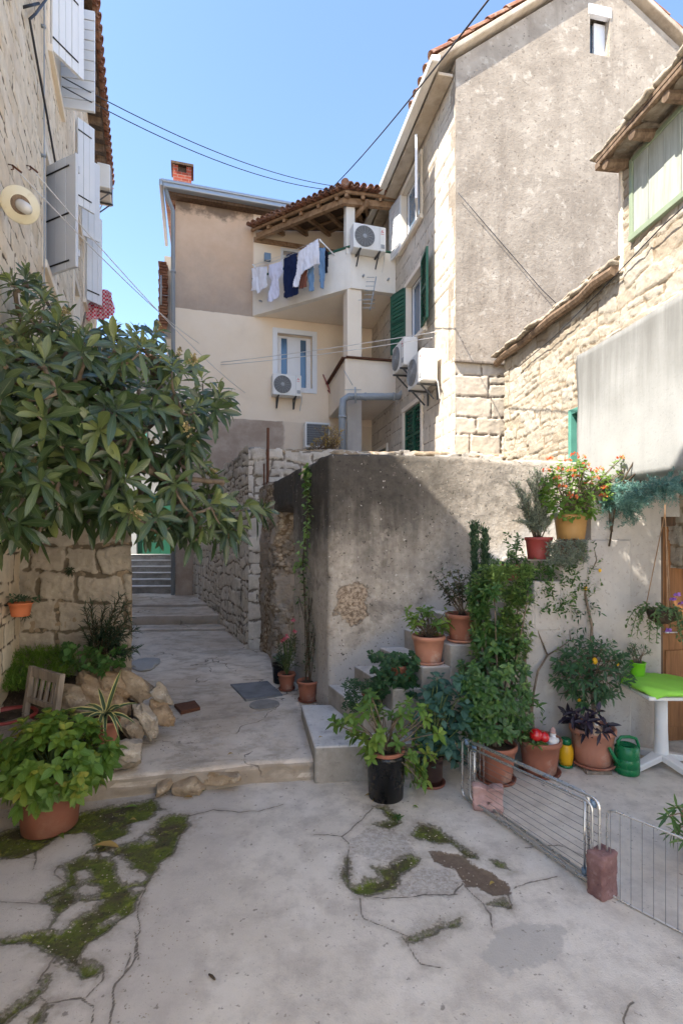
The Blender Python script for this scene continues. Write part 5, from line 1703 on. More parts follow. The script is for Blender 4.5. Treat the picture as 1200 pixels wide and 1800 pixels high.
# ------------------------------------------------------------------ low stone house on the right
def right_house():
    t = thing('cottage', 'warm rubble stone house with stone slab eaves at the right', 'house', (2.9, 5.3, 0))
    U = lambda Y: (Y - 5.3) / .992
    wt = (U(4.30), 4.9, U(5.10), 5.62)
    wg = (U(5.75), 2.6, U(6.26), 3.42)
    top = lambda u: np.where(u > .0, 4.66, 5.72)
    masonry('wall', FR, -2.3, 2.75, 1.6, 5.74, M['right_stone'], t, ch=(.13, .24), bw=(.16, .45), res=.016, depth=.010, seed=41, top=top, holes=[wt, wg], warp=.06, split=.35, joint=.011, rough=.010, fine=.007)
    b = MB()
    b.fbox(FR, -2.3, 2.72, -4, -.4, 1.5, 4.6); b.fbox(FR, -2.3, -.02, -4, -.4, 4.602, 5.7); b.fbox(FR, -.2, -.022, -.4, -.04, 4.66, 5.7)
    b.build('inner_body', M['right_body'], t)
    s = MB(); s.fbox(FR, -.02, .03, -.35, .02, 4.62, 5.68); s.build('corner_render', M['plaster_cream'], t, bevel=.01)
    # sage plank shutter
    s = MB(); a, z0, c, z1 = wt
    for k in range(4):
        s.fbox(FR, a + (c - a) * k / 4 + .004, a + (c - a) * (k + 1) / 4 - .004, -.02, .02 + .004 * (k % 2), z0, z1)
    w_ = s.build('shutter', M['sage_paint'], t, bevel=.003)
    s = MB(); s.fbox(FR, a - .05, c + .05, -.05, .045, z0 - .06, z0 - .002); s.fbox(FR, c + .002, c + .05, -.05, .035, z0, z1 + .04); s.fbox(FR, a - .05, c, -.05, .035, z1 + .002, z1 + .05)
    s.build('shutter_frame', M['sage_frame'], t, bevel=.004)
    s = MB()
    a, z0, c, z1 = wg
    s.fbox(FR, a, a + .06, -.1, .0, z0, z1); s.fbox(FR, c - .06, c, -.1, .01, z0, z1); s.fbox(FR, a + .06, c - .06, -.1, .0, z1 - .06, z1); s.fbox(FR, (a + c) / 2 - .03, (a + c) / 2 + .03, -.1, -.01, z0, z1 - .06)
    w_ = s.build('window', M['teal_paint'], t, bevel=.004)
    s = MB(); s.fbox(FR, a + .06, c - .06, -.08, -.07, z0, z1 - .06); s.build('pane', M['glass'], w_)
    # low roof: stone slabs in two courses over rough timber
    rs = np.random.RandomState(9)
    r0 = MB(); r0.prism([FR.pt(.02, .05, 4.66), FR.pt(2.9, .05, 4.66), FR.pt(2.9, -3.5, 5.6), FR.pt(.02, -3.5, 5.6)], Vector((0, 0, .05)))
    ro = r0.build('low_roof', M['wood_old'], t)
    k = 0
    for (n0, n1, z, th) in ((-.45, .15, 4.70, .05), (-.55, .06, 4.765, .04)):
        u = .0
        while u < 2.8:
            w = rs.uniform(.22, .45)
            rough_box('roof_slab', FR, u, min(u + w, 2.95), n0, n1 + rs.uniform(-.05, .03), z + rs.uniform(-.012, .012), z + th, M['slab'], ro, res=.035, amp=.02, freq=7, r=.018, seed=k)
            u += w - .02; k += 1
    b = MB(); b.tube([FR.pt(.02 + i * .29, .07 + .02 * math.sin(i * 1.7), 4.645 + .012 * math.sin(i * 2.3)) for i in range(11)], .055, 8); b.build('eave_log', M['wood_old'], ro)
    # upper eave with boards, rafters and slabs
    r0 = MB(); r0.prism([FR.pt(.02, .28, 5.74), FR.pt(-2.4, .28, 5.74), FR.pt(-2.4, -3, 6.9), FR.pt(.02, -3, 6.9)], Vector((0, 0, .03)))
    ro = r0.build('upper_roof', M['wood_old'], t)
    b = MB()
    for i, u in enumerate((-.09, -.48, -.9, -1.3, -1.7)):
        b.tube([FR.pt(u, -.35, 5.66 + .09), FR.pt(u + .01, .05, 5.67), FR.pt(u, .25, 5.65)], [.06, .052, .045], 7)
    b.build('rafter', M['wood_old'], ro)
    b = MB(); b.fbox(FR, -.03, .04, -.6, .275, 5.67, 5.738); b.fbox(FR, -2.4, -.03, .235, .275, 5.695, 5.738); b.build('eave_board', M['wood_old'], ro, bevel=.006)
    for (n0, n1, z, th) in ((-.5, .32, 5.79, .045), (-.6, .24, 5.85, .045)):
        u = -2.3
        while u < .0:
            w = rs.uniform(.25, .5)
            rough_box('roof_slab', FR, u, min(u + w, .10), n0, n1 + rs.uniform(-.05, .04), z + rs.uniform(-.015, .015), z + th, M['slab'], ro, res=.035, amp=.025, freq=7, r=.02, seed=k)
            u += w - .02; k += 1
    # power cable clipped along the wall
    b = MB(); b.tube([FR.pt(2.2, .04, 4.35), FR.pt(1.2, .045, 4.42), FR.pt(.3, .05, 4.55), FR.pt(-.6, .05, 4.72), FR.pt(-1.6, .05, 4.8)], .006, 6); b.build('wall_cable', M['wire'], t)
M['right_body'] = m_plaster('rubble_core', (.55, .46, .35), (.65, .56, .45), 4, dark=(.36, .26, .16), dark_amt=.5, bump=.8)
M['sage_frame'] = m_simple('sage_frame', (.24, .29, .20), .5)
M['slab'] = m_plaster('roof_slab_stone', (.26, .215, .16), (.44, .385, .31), 6, dark=(.12, .09, .065), dark_amt=.6, bump=.8, light=(.58, .53, .46), light_amt=.5)
right_house()

# ------------------------------------------------------------------ house at the end of the alley
def far_house():
    F = Fr((-9.5, 14.6), (1, .04))
    t = thing('end_house', 'pale rendered house at the far end of the alley behind the tree', 'house', (-7, 14.6, 0))
    b = MB()
    wall_panel(b, F, 0, 6.2, 0, 6.9, [(3.6, 1.22, 4.9, 3.1), (3.2, 4.4, 3.9, 5.5)], t=.3)
    b.build('wall', M['white_render'], t)
    b = MB(); b.fbox(F, 0, 6.2, -5, -.5, 0, 6.8); b.build('inner_body', M['grey_render'], t)
    b = MB(); b.fbox(F, 3.55, 4.95, -.2, .06, 1.16, 1.22); b.build('door_sill', M['white_paint'], t)
    b = MB()
    for k in range(4): b.fbox(F, 3.6 + .325 * k + .005, 3.6 + .325 * (k + 1) - .005, -.14, -.09, 1.23, 3.09)
    b.build('door', M['green_paint'], t)
    b = MB(); b.fbox(F, 3.2, 3.9, -.1, .03, 4.4, 5.5); b.build('shutter', M['teal_paint'], t)
    b = MB(); b.prism([F.pt(-.2, .3, 6.9), F.pt(6.4, .3, 6.9), F.pt(6.4, -5, 8.6), F.pt(-.2, -5, 8.6)], Vector((0, 0, .1))); b.build('roof', M['tile'], t)
far_house()

# ------------------------------------------------------------------ air conditioners
M['ac_fan'] = m_simple('fan_shade', (.13, .132, .135), .5)
def make_ac(w=.74, h=.54, d=.28, kind='fan'):
    t = thing('air_conditioner', 'x', 'air conditioner')
    b = MB(); b.box((0, 0, h / 2), w, d, h)
    b.build('casing', M['ac_white'], t, bevel=.022, seg=3)
    f = -d / 2
    Rx = Matrix.Rotation(math.radians(90), 3, 'X')
    if kind == 'fan':
        c = Vector((-w * .16, f - .002, h * .5)); R = h * .42
        b = MB(); b.lathe(c, [(R, 0), (R * 1.0, .006), (R * .98, .008)], 40, 0, Rx); b.build('fan_opening', M['ac_fan'], t)
        b = MB()
        for k in range(1, 10):
            r = R * k / 9.3
            b.tube([c + Vector((math.cos(a) * r, -.016, math.sin(a) * r)) for a in [2 * math.pi * i / 32 for i in range(32)]], .0035, 5, closed=True)
        for k in range(8):
            a = math.pi * k / 8
            b.tube([c + Vector((math.cos(a) * R, -.014, math.sin(a) * R)), c - Vector((math.cos(a) * R, .014, math.sin(a) * R))], .0035, 5)
        b.lathe(c + Vector((0, -.012, 0)), [(R * .2, 0), (R * .2, .008), (R * .12, .012)], 20, 0, Rx)
        b.build('fan_grille', M['ac_grey'], t)
        b = MB(); b.box((w * .30, f - .002, h * .5), .004, .006, h * .94); b.box((w * .40, f - .003, h * .2), w * .12, .008, h * .16)
        b.build('panel_joint', M['ac_grey'], t)
        # red three diamond mark
        b = MB()
        s = .020
        cx, cz = w * .385, h * .80
        def dia(ax, az, ang):
            a = math.radians(ang)
            u = Vector((math.cos(a), 0, math.sin(a))); v = Vector((-u.z, 0, u.x))
            o = Vector((ax, f - .004, az))
            b.prism([o, o + u * s + v * s * .55, o + u * 2 * s, o + u * s - v * s * .55], Vector((0, .003, 0)))
        for ang in (90, 210, 330): dia(cx, cz, ang)
        b.box((cx, f - .003, cz - .055), .07, .003, .008)
        b.build('badge', M['red_mark'], t)
    else:
        n = 22 if kind == 'grid' else 12
        b = MB(); b.box((0, f - .003, h * .5), w * .88, .012, h * .84); b.build('coil', M['ac_dark'] if kind == 'grid' else M['ac_grey'], t)
        b = MB()
        for k in range(n + 1):
            x = -w * .43 + w * .86 * k / n
            b.box((x, f - .014, h * .5), .005, .008, h * .84)
        for k in range(10):
            b.box((0, f - .012, h * .1 + h * .8 * k / 9), w * .88, .006, .005)
        b.build('grille', M['ac_grey'], t)
    for sx in (-1, 1):
        b = MB()
        x = sx * w * .3
        b.box((x, .03, -.02), .035, d + .12, .03)
        b.bar((x, .13, -.26), (x, -.10, -.03), .025, .02)
        b.box((x, d / 2 + .05, -.13), .035, .02, .28)
        b.build('bracket', M['ac_dark'], t)
    b = MB(); b.tube([(w / 2, .06, .12), (w / 2 + .05, .07, .08), (w / 2 + .06, .12, -.05), (w / 2 + .02, .17, -.3)], .012, 6)
    b.build('hose', M['cord'], t)
    return t
GRP_AC = 'outdoor air conditioner units'
ac = make_ac()
def set_ac(o, loc, rz, label, s=1.0):
    o.location = loc; o.rotation_euler = (0, 0, rz); o.scale = (s, s, s)
    tag(o, label, 'air conditioner', GRP_AC)
set_ac(ac, FB.pt(FB.u(503, .2), .2, 5.28), FB.rot(), 'white fan unit bracketed under the white framed window of the beige wall', .95)
o = copy_tree(ac); _p = P(646, 447, 11.05); set_ac(o, Vector((_p.x, _p.y - .06, _p.z)), FB.rot(), 'white fan unit with red mark hung on the white balcony parapet beside the column', .98)
o = copy_tree(ac); set_ac(o, FS.pt((9.1 - 8.2) / .981, .22, 4.52), FS.rot(), 'lower nearer fan unit on the stone side wall above the closed green shutter', 1.02)
o = copy_tree(ac); set_ac(o, FS.pt((10.05 - 8.2) / .981, .22, 5.1), FS.rot(), 'higher farther fan unit on the stone side wall under the open green shutters', 1.0)
o = make_ac(.62, .62, .26, 'grid'); set_ac(o, FB.pt(FB.u(556, .35), .35, 4.02), FB.rot(), 'square unit with blue grey grid front low behind the terrace wall')
o = make_ac(.70, .52, .26, 'slat'); set_ac(o, FL.pt(FL.u(163), .24, 9.40), FL.rot(), 'slatted unit high on the left stone house under the tiled eave')

# ------------------------------------------------------------------ cables and clothes lines
def cable(name, pts, r, mat, label, cat, group=None):
    b = MB(); b.tube(pts, r, 6)
    o = b.build(name, mat, None, pts[0], smooth=True)
    tag(o, label, cat, group)
    return o
a = FL.pt(FL.u(100), .06, P(100, 132, FL.pt(FL.u(100), 0, 0).y).z); bq = P(584, 326, 11.1)
cable('power_cable', sag(a, bq, .22, 20), .007, M['wire'], 'upper of the two close power cables from the left house to the balcony roof', 'cable', 'power cables')
cable('power_cable', sag(a + Vector((0, 0, -.12)), bq + Vector((.06, 0, -.10)), .26, 20), .007, M['wire'], 'lower of the two close power cables from the left house to the balcony roof', 'cable', 'power cables')
cable('power_cable', sag(P(868, -14, 4.0), P(566, 346, 11.6), .10, 20), .008, M['wire'], 'single dark cable rising steeply right from the balcony roof across the sky', 'cable', 'power cables')
cable('power_cable', [FG.pt(.02, .06, 7.35), FG.pt(.5, .05, 6.9), FG.pt(1.5, .05, 5.95), FG.pt(2.2, .1, 5.35)], .006, M['wire'], 'thin dark cable running diagonally down the grey gable', 'cable', 'power cables')
h1 = FL.pt(FL.u(14), .03, P(14, 288, FL.pt(FL.u(14), 0, 0).y).z); h2 = FL.pt(FL.u(46), .03, P(46, 290, FL.pt(FL.u(46), 0, 0).y).z)
e1 = FB.pt(FB.u(350), .05, P(350, 606, 12.2).z); e2 = FB.pt(FB.u(430), .05, P(430, 690, 12.4).z)
cable('clothes_line', sag(h1, e1, .12, 16), .006, M['cord'], 'slack pale clothes line from the hook left of the grey shutter to the beige wall', 'clothes line', 'clothes lines')
cable('clothes_line', sag(h2, e2, .16, 16), .006, M['cord'], 'lower pale clothes line from the grey shutter down to the beige wall', 'clothes line', 'clothes lines')
s1 = FB.pt(FB.u(388), .05, P(388, 638, 12.3).z); s2 = P(772, 582, 8.9)
cable('clothes_line', sag(s1, s2, .03, 14), .007, M['cord'], 'upper white washing line tied to the stone house corner', 'clothes line', 'clothes lines')
cable('clothes_line', sag(s1 + Vector((0, 0, -.06)), s2 + Vector((-.1, .1, -.07)), .05, 14), .007, M['cord'], 'lower white washing line tied to the stone house corner', 'clothes line', 'clothes lines')
# dark cable that sags down the left facade from an iron hook
yk = FL.pt(FL.u(58), .08, 0).y
pts = [FL.pt(FL.u(x, .05), .05, FL.uz(x, y, .05)[1]) for x, y in ((84, -6), (62, 24), (52, 33), (60, 78), (72, 145), (84, 210), (99, 296))]
cable('facade_cable', pts, .012, M['wire'], 'dark cable hanging in a slack curve down the left stone house', 'cable')
b = MB(); b.tube([FL.pt(FL.u(40), .0, P(40, 12, FL.pt(FL.u(40), 0, 0).y).z), FL.pt(FL.u(52), .08, P(52, 33, yk).z)], .012, 6)
tag(b.build('iron_hook', M['iron'], None, P(52, 33, yk), smooth=True), 'small iron hook holding the cable at the top left wall', 'hook')
for (x, y, lb) in ((14, 288, 'small iron hook at the left of the lamp with a clothes line'), (46, 290, 'small iron hook near the drain pipe with a clothes line')):
    Yq = FL.pt(FL.u(x), 0, 0).y
    c = FL.pt(FL.u(x), 0, P(x, y, Yq).z)
    b = MB(); b.tube([c, c + FL.Nv() * .03, c + FL.Nv() * .04 + Vector((0, 0, -.03)), c + FL.Nv() * .02 + Vector((0, 0, -.04))], .005, 6); b.tube([c + FL.Nv() * .03, c + FL.Nv() * .06 + Vector((.03, .02, -.04))], .009, 6)
    tag(b.build('wall_hook', M['rust'], None, c, smooth=True), lb, 'hook', 'clothes line hooks')

# ------------------------------------------------------------------ antennas
def antenna(root, pts, r, booms, label):
    t = thing('tv_antenna', label, 'antenna', root)
    b = MB(); b.tube(pts, r, 8); b.build('mast', M['zinc'], t, smooth=True)
    b = MB()
    for (p, d, ln) in booms: b.tube([p - d * ln / 2, p + d * ln / 2], .007, 6)
    b.build('boom', M['zinc'], t, smooth=True)
base = P(645, 528, 10.9)
bm = []
for k in range(8):
    f = k / 7
    bm.append((P(651, 487, 10.75).lerp(P(648, 541, 10.75), f), Vector((1, .1, .05)), .16 + .10 * f))
antenna(base, [P(661, 486, 10.8), P(661, 486, 10.8), P(655, 520, 10.8), P(650, 545, 10.8)], .012, bm + [(P(644, 527, 10.8), Vector((1, 0, 0)), .35)], 'small ladder shaped antenna hanging below the upper balcony beside the column')
base = P(622, 690, 10.7)
bm = [(P(612, 664, 10.7), Vector((.5, 0, -.85)).normalized(), .36), (P(620, 685, 10.7), Vector((1, 0, 0)), .35)]
for k in range(6): bm.append((P(614 + k * 4, 697, 10.7 - .04 * k), Vector((.1, .9, .1)), .3))
antenna(base, [P(625, 708, 10.75), P(624, 680, 10.7)], .018, bm, 'small antenna clamped on the grey drain pipe of the lower balcony')
antenna(P(283, 530, 12.2), [P(283, 535, 12.2), P(283, 484, 12.2)], .02, [(P(291, 519, 12.2), Vector((1, .1, -.08)).normalized(), .30), (P(283, 500, 12.2), Vector((0, 1, 0)), .3)], 'thin dark aerial on the left edge of the beige house')

# ------------------------------------------------------------------ laundry
LB1 = FB.pt(1.80, 0, 0); LB2 = Vector((.21, 11.07, 0))
_d = (LB2 - LB1).normalized()
FLN = Fr((LB1.x, LB1.y), (_d.x, _d.y))
def m_cloth(name, c, check=None):
    s = Sh(name, .9, .1)
    cc = s.mix(s.noise(5, 4), tuple(x * .85 for x in c), c)
    if check:
        ch = s.node('ShaderNodeTexChecker'); ch.inputs['Scale'].default_value = 26
        ch.inputs['Color1'].default_value = (*c, 1); ch.inputs['Color2'].default_value = (*check, 1)
        s.set(ch.inputs['Vector'], s.co)
        cc = ch.outputs[0]
    s.bump(s.noise(9, 4), .3, .02)
    return s.col(cc)
CL = {'white': m_cloth('white_cotton', (.72, .72, .78)), 'lav': m_cloth('pale_cotton', (.60, .60, .72)), 'navy': m_cloth('navy_cotton', (.012, .02, .06)),
      'brown': m_cloth('rust_cotton', (.20, .075, .05)), 'jean': m_cloth('denim', (.16, .27, .42)), 'black': m_cloth('black_cotton', (.012, .013, .02)), 'check': m_cloth('check_cotton', (.60, .03, .07), (.75, .6, .62))}
def garment(F, poly, n, mat, label, seed, fold=.03, name='garment', cat='clothes', grp='washing on the balcony line', zoom=True):
    q = [(420 + x / 3.158, 300 + y / 3.158) if zoom else (x, y) for x, y in poly]
    uz = np.array([F.uz(x, y, n) for x, y in q])
    lo, hi = uz.min(0), uz.max(0)
    res = .016
    U, Z = np.meshgrid(np.arange(lo[0], hi[0] + res, res), np.arange(lo[1], hi[1] + res, res))
    def inside(px, pz):
        ins = np.zeros(px.shape, bool)
        k = len(uz)
        for i in range(k):
            a, b = uz[i], uz[(i + 1) % k]
            cr = (a[1] > pz) != (b[1] > pz)
            xi = a[0] + (pz - a[1]) / (b[1] - a[1] + 1e-12) * (b[0] - a[0])
            ins ^= cr & (px < xi)
        return ins
    cu, cz = (U[:-1, :-1] + U[1:, 1:]) / 2, (Z[:-1, :-1] + Z[1:, 1:]) / 2
    keep = inside(cu + .012 * vnoise(cu * 14, cz * 14, 0, seed), cz)
    hang = np.clip((hi[1] - Z) / (hi[1] - lo[1]), 0, 1)
    N = n + fold * (.3 + hang) * fbm(U * 8, Z * 1.6, 0, seed, 3) + .01 * fbm(U * 20, Z * 9, 0, seed + 3, 2)
    idx = np.arange(U.size).reshape(U.shape)
    fc = np.stack([idx[:-1, :-1], idx[:-1, 1:], idx[1:, 1:], idx[1:, :-1]], -1)[keep]
    V = F.arr(U.ravel(), N.ravel(), Z.ravel())
    used = np.unique(fc); mp = np.full(U.size, -1); mp[used] = np.arange(len(used))
    o = np_mesh(name, V[used], mp[fc], mat, None, F.pt((lo[0] + hi[0]) / 2, n, lo[1]), smooth=True)
    md = o.modifiers.new('thickness', 'SOLIDIFY'); md.thickness = .008
    tag(o, label, cat, grp)
garment(FLN, [(70, 545), (85, 535), (155, 530), (152, 600), (155, 640), (100, 680), (95, 660), (65, 665), (75, 600)], .30, CL['white'], 'white top at the left end of the balcony washing line', 1)
garment(FLN, [(165, 525), (235, 500), (245, 560), (215, 600), (225, 690), (180, 728), (160, 725), (180, 610), (165, 580)], .33, CL['lav'], 'pale lavender trousers hanging between the white top and navy trousers', 2)
garment(FLN, [(247, 490), (265, 462), (322, 455), (322, 600), (332, 640), (330, 685), (260, 708), (248, 700)], .30, CL['navy'], 'navy trousers hanging beside the big white shirt', 3)
garment(FLN, [(325, 450), (440, 375), (450, 520), (425, 515), (340, 575), (320, 640), (290, 645), (315, 560), (320, 500)], .42, CL['white'], 'large white shirt hung highest on the washing line', 4)
garment(FLN, [(335, 560), (378, 550), (378, 645), (335, 655)], .33, CL['brown'], 'rust brown cloth peeping below the large white shirt', 5)
garment(FLN, [(380, 530), (415, 520), (415, 665), (385, 670)], .31, CL['jean'], 'light blue jeans leg hanging below the large white shirt', 6)
garment(FLN, [(440, 430), (475, 425), (472, 655), (448, 650), (445, 560)], .33, CL['jean'], 'blue jeans hanging right of the large white shirt', 7)
garment(FLN, [(478, 440), (497, 450), (490, 565), (474, 570)], .27, CL['black'], 'narrow black garment at the right end of the washing line', 8)
fchk = Fr((P(180, 540, 9.9).x, 9.9), (.96, -.28))
garment(fchk, [(176, 510), (186, 508), (196, 515), (203, 540), (200, 555), (178, 562), (170, 560), (156, 568), (154, 545), (165, 520)], 0, CL['check'], 'red and white checked cloth drying below the left house', 9, .06, 'checked_cloth', 'cloth', None, False)
def rod(px0, px1, lab, n0=.05, n1=.5):
    pass
t = thing('drying_line', 'white arms and cords holding the washing outside the balcony', 'clothes line', FLN.pt(1.2, .3, 8.0))
b = MB(); z_ = 8.22
a_, c_ = FLN.uz(561, 420, .42), FLN.uz(588, 450, .0)
b.tube([FLN.pt(a_[0], .42, a_[1]), FLN.pt(c_[0], .0, c_[1] + .02)], .016, 8); b.build('arm', M['white_paint'], t, smooth=True)
b = MB(); d_ = FLN.uz(450, 470, .3); b.tube([FLN.pt(d_[0] - .02, 0, d_[1] - .1), FLN.pt(d_[0], .42, d_[1] + .02)], .016, 8); b.build('arm', M['white_paint'], t, smooth=True)
for n in (.30, .33, .42):
    b = MB(); b.tube(sag(FLN.pt(d_[0], n, d_[1]), FLN.pt(a_[0], n, a_[1]), .03), .004, 5); b.build('cord', M['cord'], t)

# ------------------------------------------------------------------ drying rack lying on its side
def drying_rack():
    A = G(812, 1402); Bq = G(1053, 1570); E = G(1285, 1690)
    d = (Bq - A).normalized(); n = Vector((-d.y, d.x, 0))
    if n.x < 0: n = -n
    Z = Vector((0, 0, 1))
    H0, H1 = .43, .49
    t = thing('drying_rack', 'folded steel clothes drying rack standing on its side across the courtyard', 'drying rack', A)
    r = .0085
    def loop(off, z0a, z0b, h0, h1, a=A, b=Bq, rr=r, rad=.05):
        a = a + n * off; b = b + n * off
        dd = (b - a).normalized()
        P0, P1, P2, P3 = a + Z * z0a, b + Z * z0b, b + Z * h1, a + Z * h0
        pts = []
        cs = [P0, P1, P2, P3]
        for i in range(4):
            p, q, s_ = cs[i - 1], cs[i], cs[(i + 1) % 4]
            u = (p - q).normalized() * rad; v = (s_ - q).normalized() * rad
            for k in range(5):
                tt = k / 4
                pts.append((1 - tt) ** 2 * (q + u) + 2 * tt * (1 - tt) * q + tt * tt * (q + v))
        m = MB(); m.tube(pts, rr, 8, closed=True)
        return m
    loop(0, .015, .015, H0, H1).build('frame', M['steel'], t, smooth=True)
    A2 = A + d * .06; B2 = Bq - d * .10
    loop(.045, .03, .02, H0 - .015, H1 - .02, A2, B2).build('leg_frame', M['steel'], t, smooth=True)
    loop(-.03, .05, .05, H0 - .02, H1 - .015, A + d * .12, Bq - d * .02, rr=.007).build('leg_frame', M['steel'], t, smooth=True)
    for (q, h) in ((A + d * .13, H0 - .03), (Bq - d * .09, H1 - .04)):
        m = MB(); m.tube([q + Z * .03, q + Z * h], .006, 8); m.build('cross_bar', M['steel'], t, smooth=True)
    for k in range(9):
        z0 = .05 + (H0 - .09) * (k + .5) / 9; z1 = .05 + (H1 - .09) * (k + .5) / 9
        m = MB(); m.tube([A + n * .02 + d * .02 + Z * z0, Bq + n * .02 - d * .02 + Z * z1], .0017, 5); m.build('wire', M['rack_wire'], t)
    for k in range(5):
        q = A + d * (.03 + .018 * k) + n * (.03 + .02 * k)
        m = MB(); m.tube([q + Z * .03, q + Z * (H0 - .02)], .0025, 5); m.build('wire', M['steel'], t)
    # wing that swings out towards the right edge
    C0 = Bq + d * .10 + Vector((.02, 0, 0)); 
    loop(0, .012, .012, H1 - .03, H1 - .03, Bq + Vector((.03, -.02, 0)), E, rr=.006).build('wing', M['steel'], t, smooth=True)
    L = (E - Bq).length
    for k in range(1, 11):
        q = Bq.lerp(E, k / 11.0)
        if k == 1: q = Bq.lerp(E, .10)
        m = MB(); m.tube([q + Z * .015, q + Z * (H1 - .032)], .0017, 5); m.build('wire', M['rack_wire'], t)
    for (q, z) in ((Bq - d * .035, H1 - .03), (Bq - d * .035 + n * .03, .045), (Bq - d * .09, .06), (A + d * .05, H0 - .01), (A + d * .13, H0 - .03)):
        m = MB(); m.tube([q + Z * (z - .018), q + Z * (z + .018)], .016, 10); m.build('joint', M['blue_plastic'], t, smooth=True)
drying_rack()

# ------------------------------------------------------------------ paving blocks that weigh the rack down
F1 = Fr((.90, 3.52), (.97, -.22))
def wavy(V):
    V = V.copy()
    V[:, 0] += .016 * np.where(np.abs((V[:, 2] / .09) % 2 - 1) < .5, 1, -1) * 0
    V[:, 2] -= .028 * np.exp(-((V[:, 0] - .10) / .03) ** 2) * (V[:, 2] > .08)
    V[:, 1] += .014 * np.sin(V[:, 2] * 42)
    return V
o = rough_box('paving_block', F1, .0, .205, -.09, .0, .0, .175, M['brick_pink'], None, F1.pt(.1, -.05, 0), res=.012, amp=.003, freq=12, r=.012, seed=2, shape=wavy, amp2=.002)
tag(o, 'pale pink notched paving block at the far foot of the drying rack', 'paving block', 'paving blocks holding the rack')
F2 = Fr((1.345, 2.63), (.80, .45))
o = rough_box('paving_block', F2, .0, .125, -.10, .0, .0, .235, M['brick_red'], None, F2.pt(.06, -.05, 0), res=.012, amp=.005, freq=12, r=.012, seed=6, amp2=.003)
tag(o, 'dark red worn paving block standing upright at the near end of the rack', 'paving block', 'paving blocks holding the rack')

# ------------------------------------------------------------------ table, watering can, vase, figures
def table():
    c = Vector((2.62, 4.20, 0))
    t = thing('pedestal_table', 'white plastic pedestal table under a lime green cushion cover by the door', 'table', c)
    b = MB(); b.lathe(c, [(.068, .07), (.055, .12), (.048, .3), (.046, .62)], 28); b.build('leg', M['white_plastic'], t, smooth=True)
    for k in range(4):
        a = math.radians(20 + 90 * k)
        d = Vector((math.cos(a), math.sin(a), 0)); s_ = Vector((-d.y, d.x, 0))
        q = [c + d * .02 + s_ * .05 + Vector((0, 0, .12)), c + d * .02 - s_ * .05 + Vector((0, 0, .12)), c + d * .27 - s_ * .03 + Vector((0, 0, .055)), c + d * .27 + s_ * .03 + Vector((0, 0, .055))]
        b = MB(); b.prism(q, Vector((0, 0, -.052))); b.build('foot', M['white_plastic'], t, bevel=.008)
    b = MB(); b.box(c + Vector((0, 0, .625)), .48, .48, .03); b.build('tabletop', M['white_plastic'], t, bevel=.01)
    def shp(V):
        V = V.copy()
        x, y = V[:, 0] / .27, V[:, 1] / .27
        V[:, 2] += .028 * (1 - np.clip(x * x, 0, 1)) * (1 - np.clip(y * y, 0, 1)) * (V[:, 2] > .67)
        e = np.maximum(np.abs(x), np.abs(y))
        V[:, 2] -= .05 * np.clip((np.abs(x) * np.abs(y) - .55) / .45, 0, 1)
        k = 1 - .20 * np.clip((np.abs(x) * np.abs(y) - .45) / .55, 0, 1)
        V[:, 0] *= k; V[:, 1] *= k
        return V
    F = Fr((c.x, c.y), (math.cos(.10), math.sin(.10)))
    o = rough_box('cushion_cover', F, -.27, .27, -.27, .27, .652, .692, M['lime_cloth'], None, c + Vector((0, 0, .64)), res=.02, amp=.006, freq=7, r=.02, seed=4, shape=shp, amp2=.003)
    tag(o, 'lime green fabric cushion cover draped over the white pedestal table', 'table cover')
table()

def watering_can():
    c = G(1101, 1358)
    t = thing('watering_can', 'dark green plastic watering can standing beside the white table', 'watering can', c)
    b = MB(); b.lathe(c, [(.085, 0), (.092, .008), (.094, .05), (.090, .055), (.094, .06), (.093, .12), (.089, .125), (.092, .13), (.088, .20), (.074, .222), (.066, .224), (.060, .19)], 32)
    b.build('body', M['can_green'], t, smooth=True)
    b = MB(); z = Vector((0, 0, 1)); x = Vector((1, 0, 0))
    b.tube([c + x * -.07 + z * .20, c + x * -.072 + z * .25, c + x * -.045 + z * .282, c + x * .02 + z * .285, c + x * .075 + z * .27, c + x * .094 + z * .22, c + x * .094 + z * .12], [.013, .013, .013, .013, .013, .012, .011], 10)
    b.build('handle', M['can_green'], t, smooth=True)
    b = MB(); b.tube([c + Vector((-.06, -.03, .06)), c + Vector((-.13, -.05, .15)), c + Vector((-.17, -.06, .22))], [.022, .015, .012], 10)
    b.build('spout', M['can_green'], t, smooth=True)
watering_can()

c = G(994, 1347)
t = thing('vase', 'yellow plastic vase with a green foot between two terracotta pots', 'vase', c)
b = MB(); b.lathe(c, [(.050, .02), (.056, .06), (.060, .11), (.055, .155), (.046, .17), (.048, .185), (.042, .185), (.038, .15)], 28); b.build('body', M['yellow_plastic'], t, smooth=True)
b = MB(); b.lathe(c, [(.05, 0), (.055, .004), (.053, .02), (.03, .022)], 28); b.build('foot', M['can_green'], t, smooth=True)
b = MB(); b.lathe(c, [(.038, .186), (.044, .19), (.040, .225), (.034, .23)], 24); b.build('inner_pot', M['can_green'], t, smooth=True)

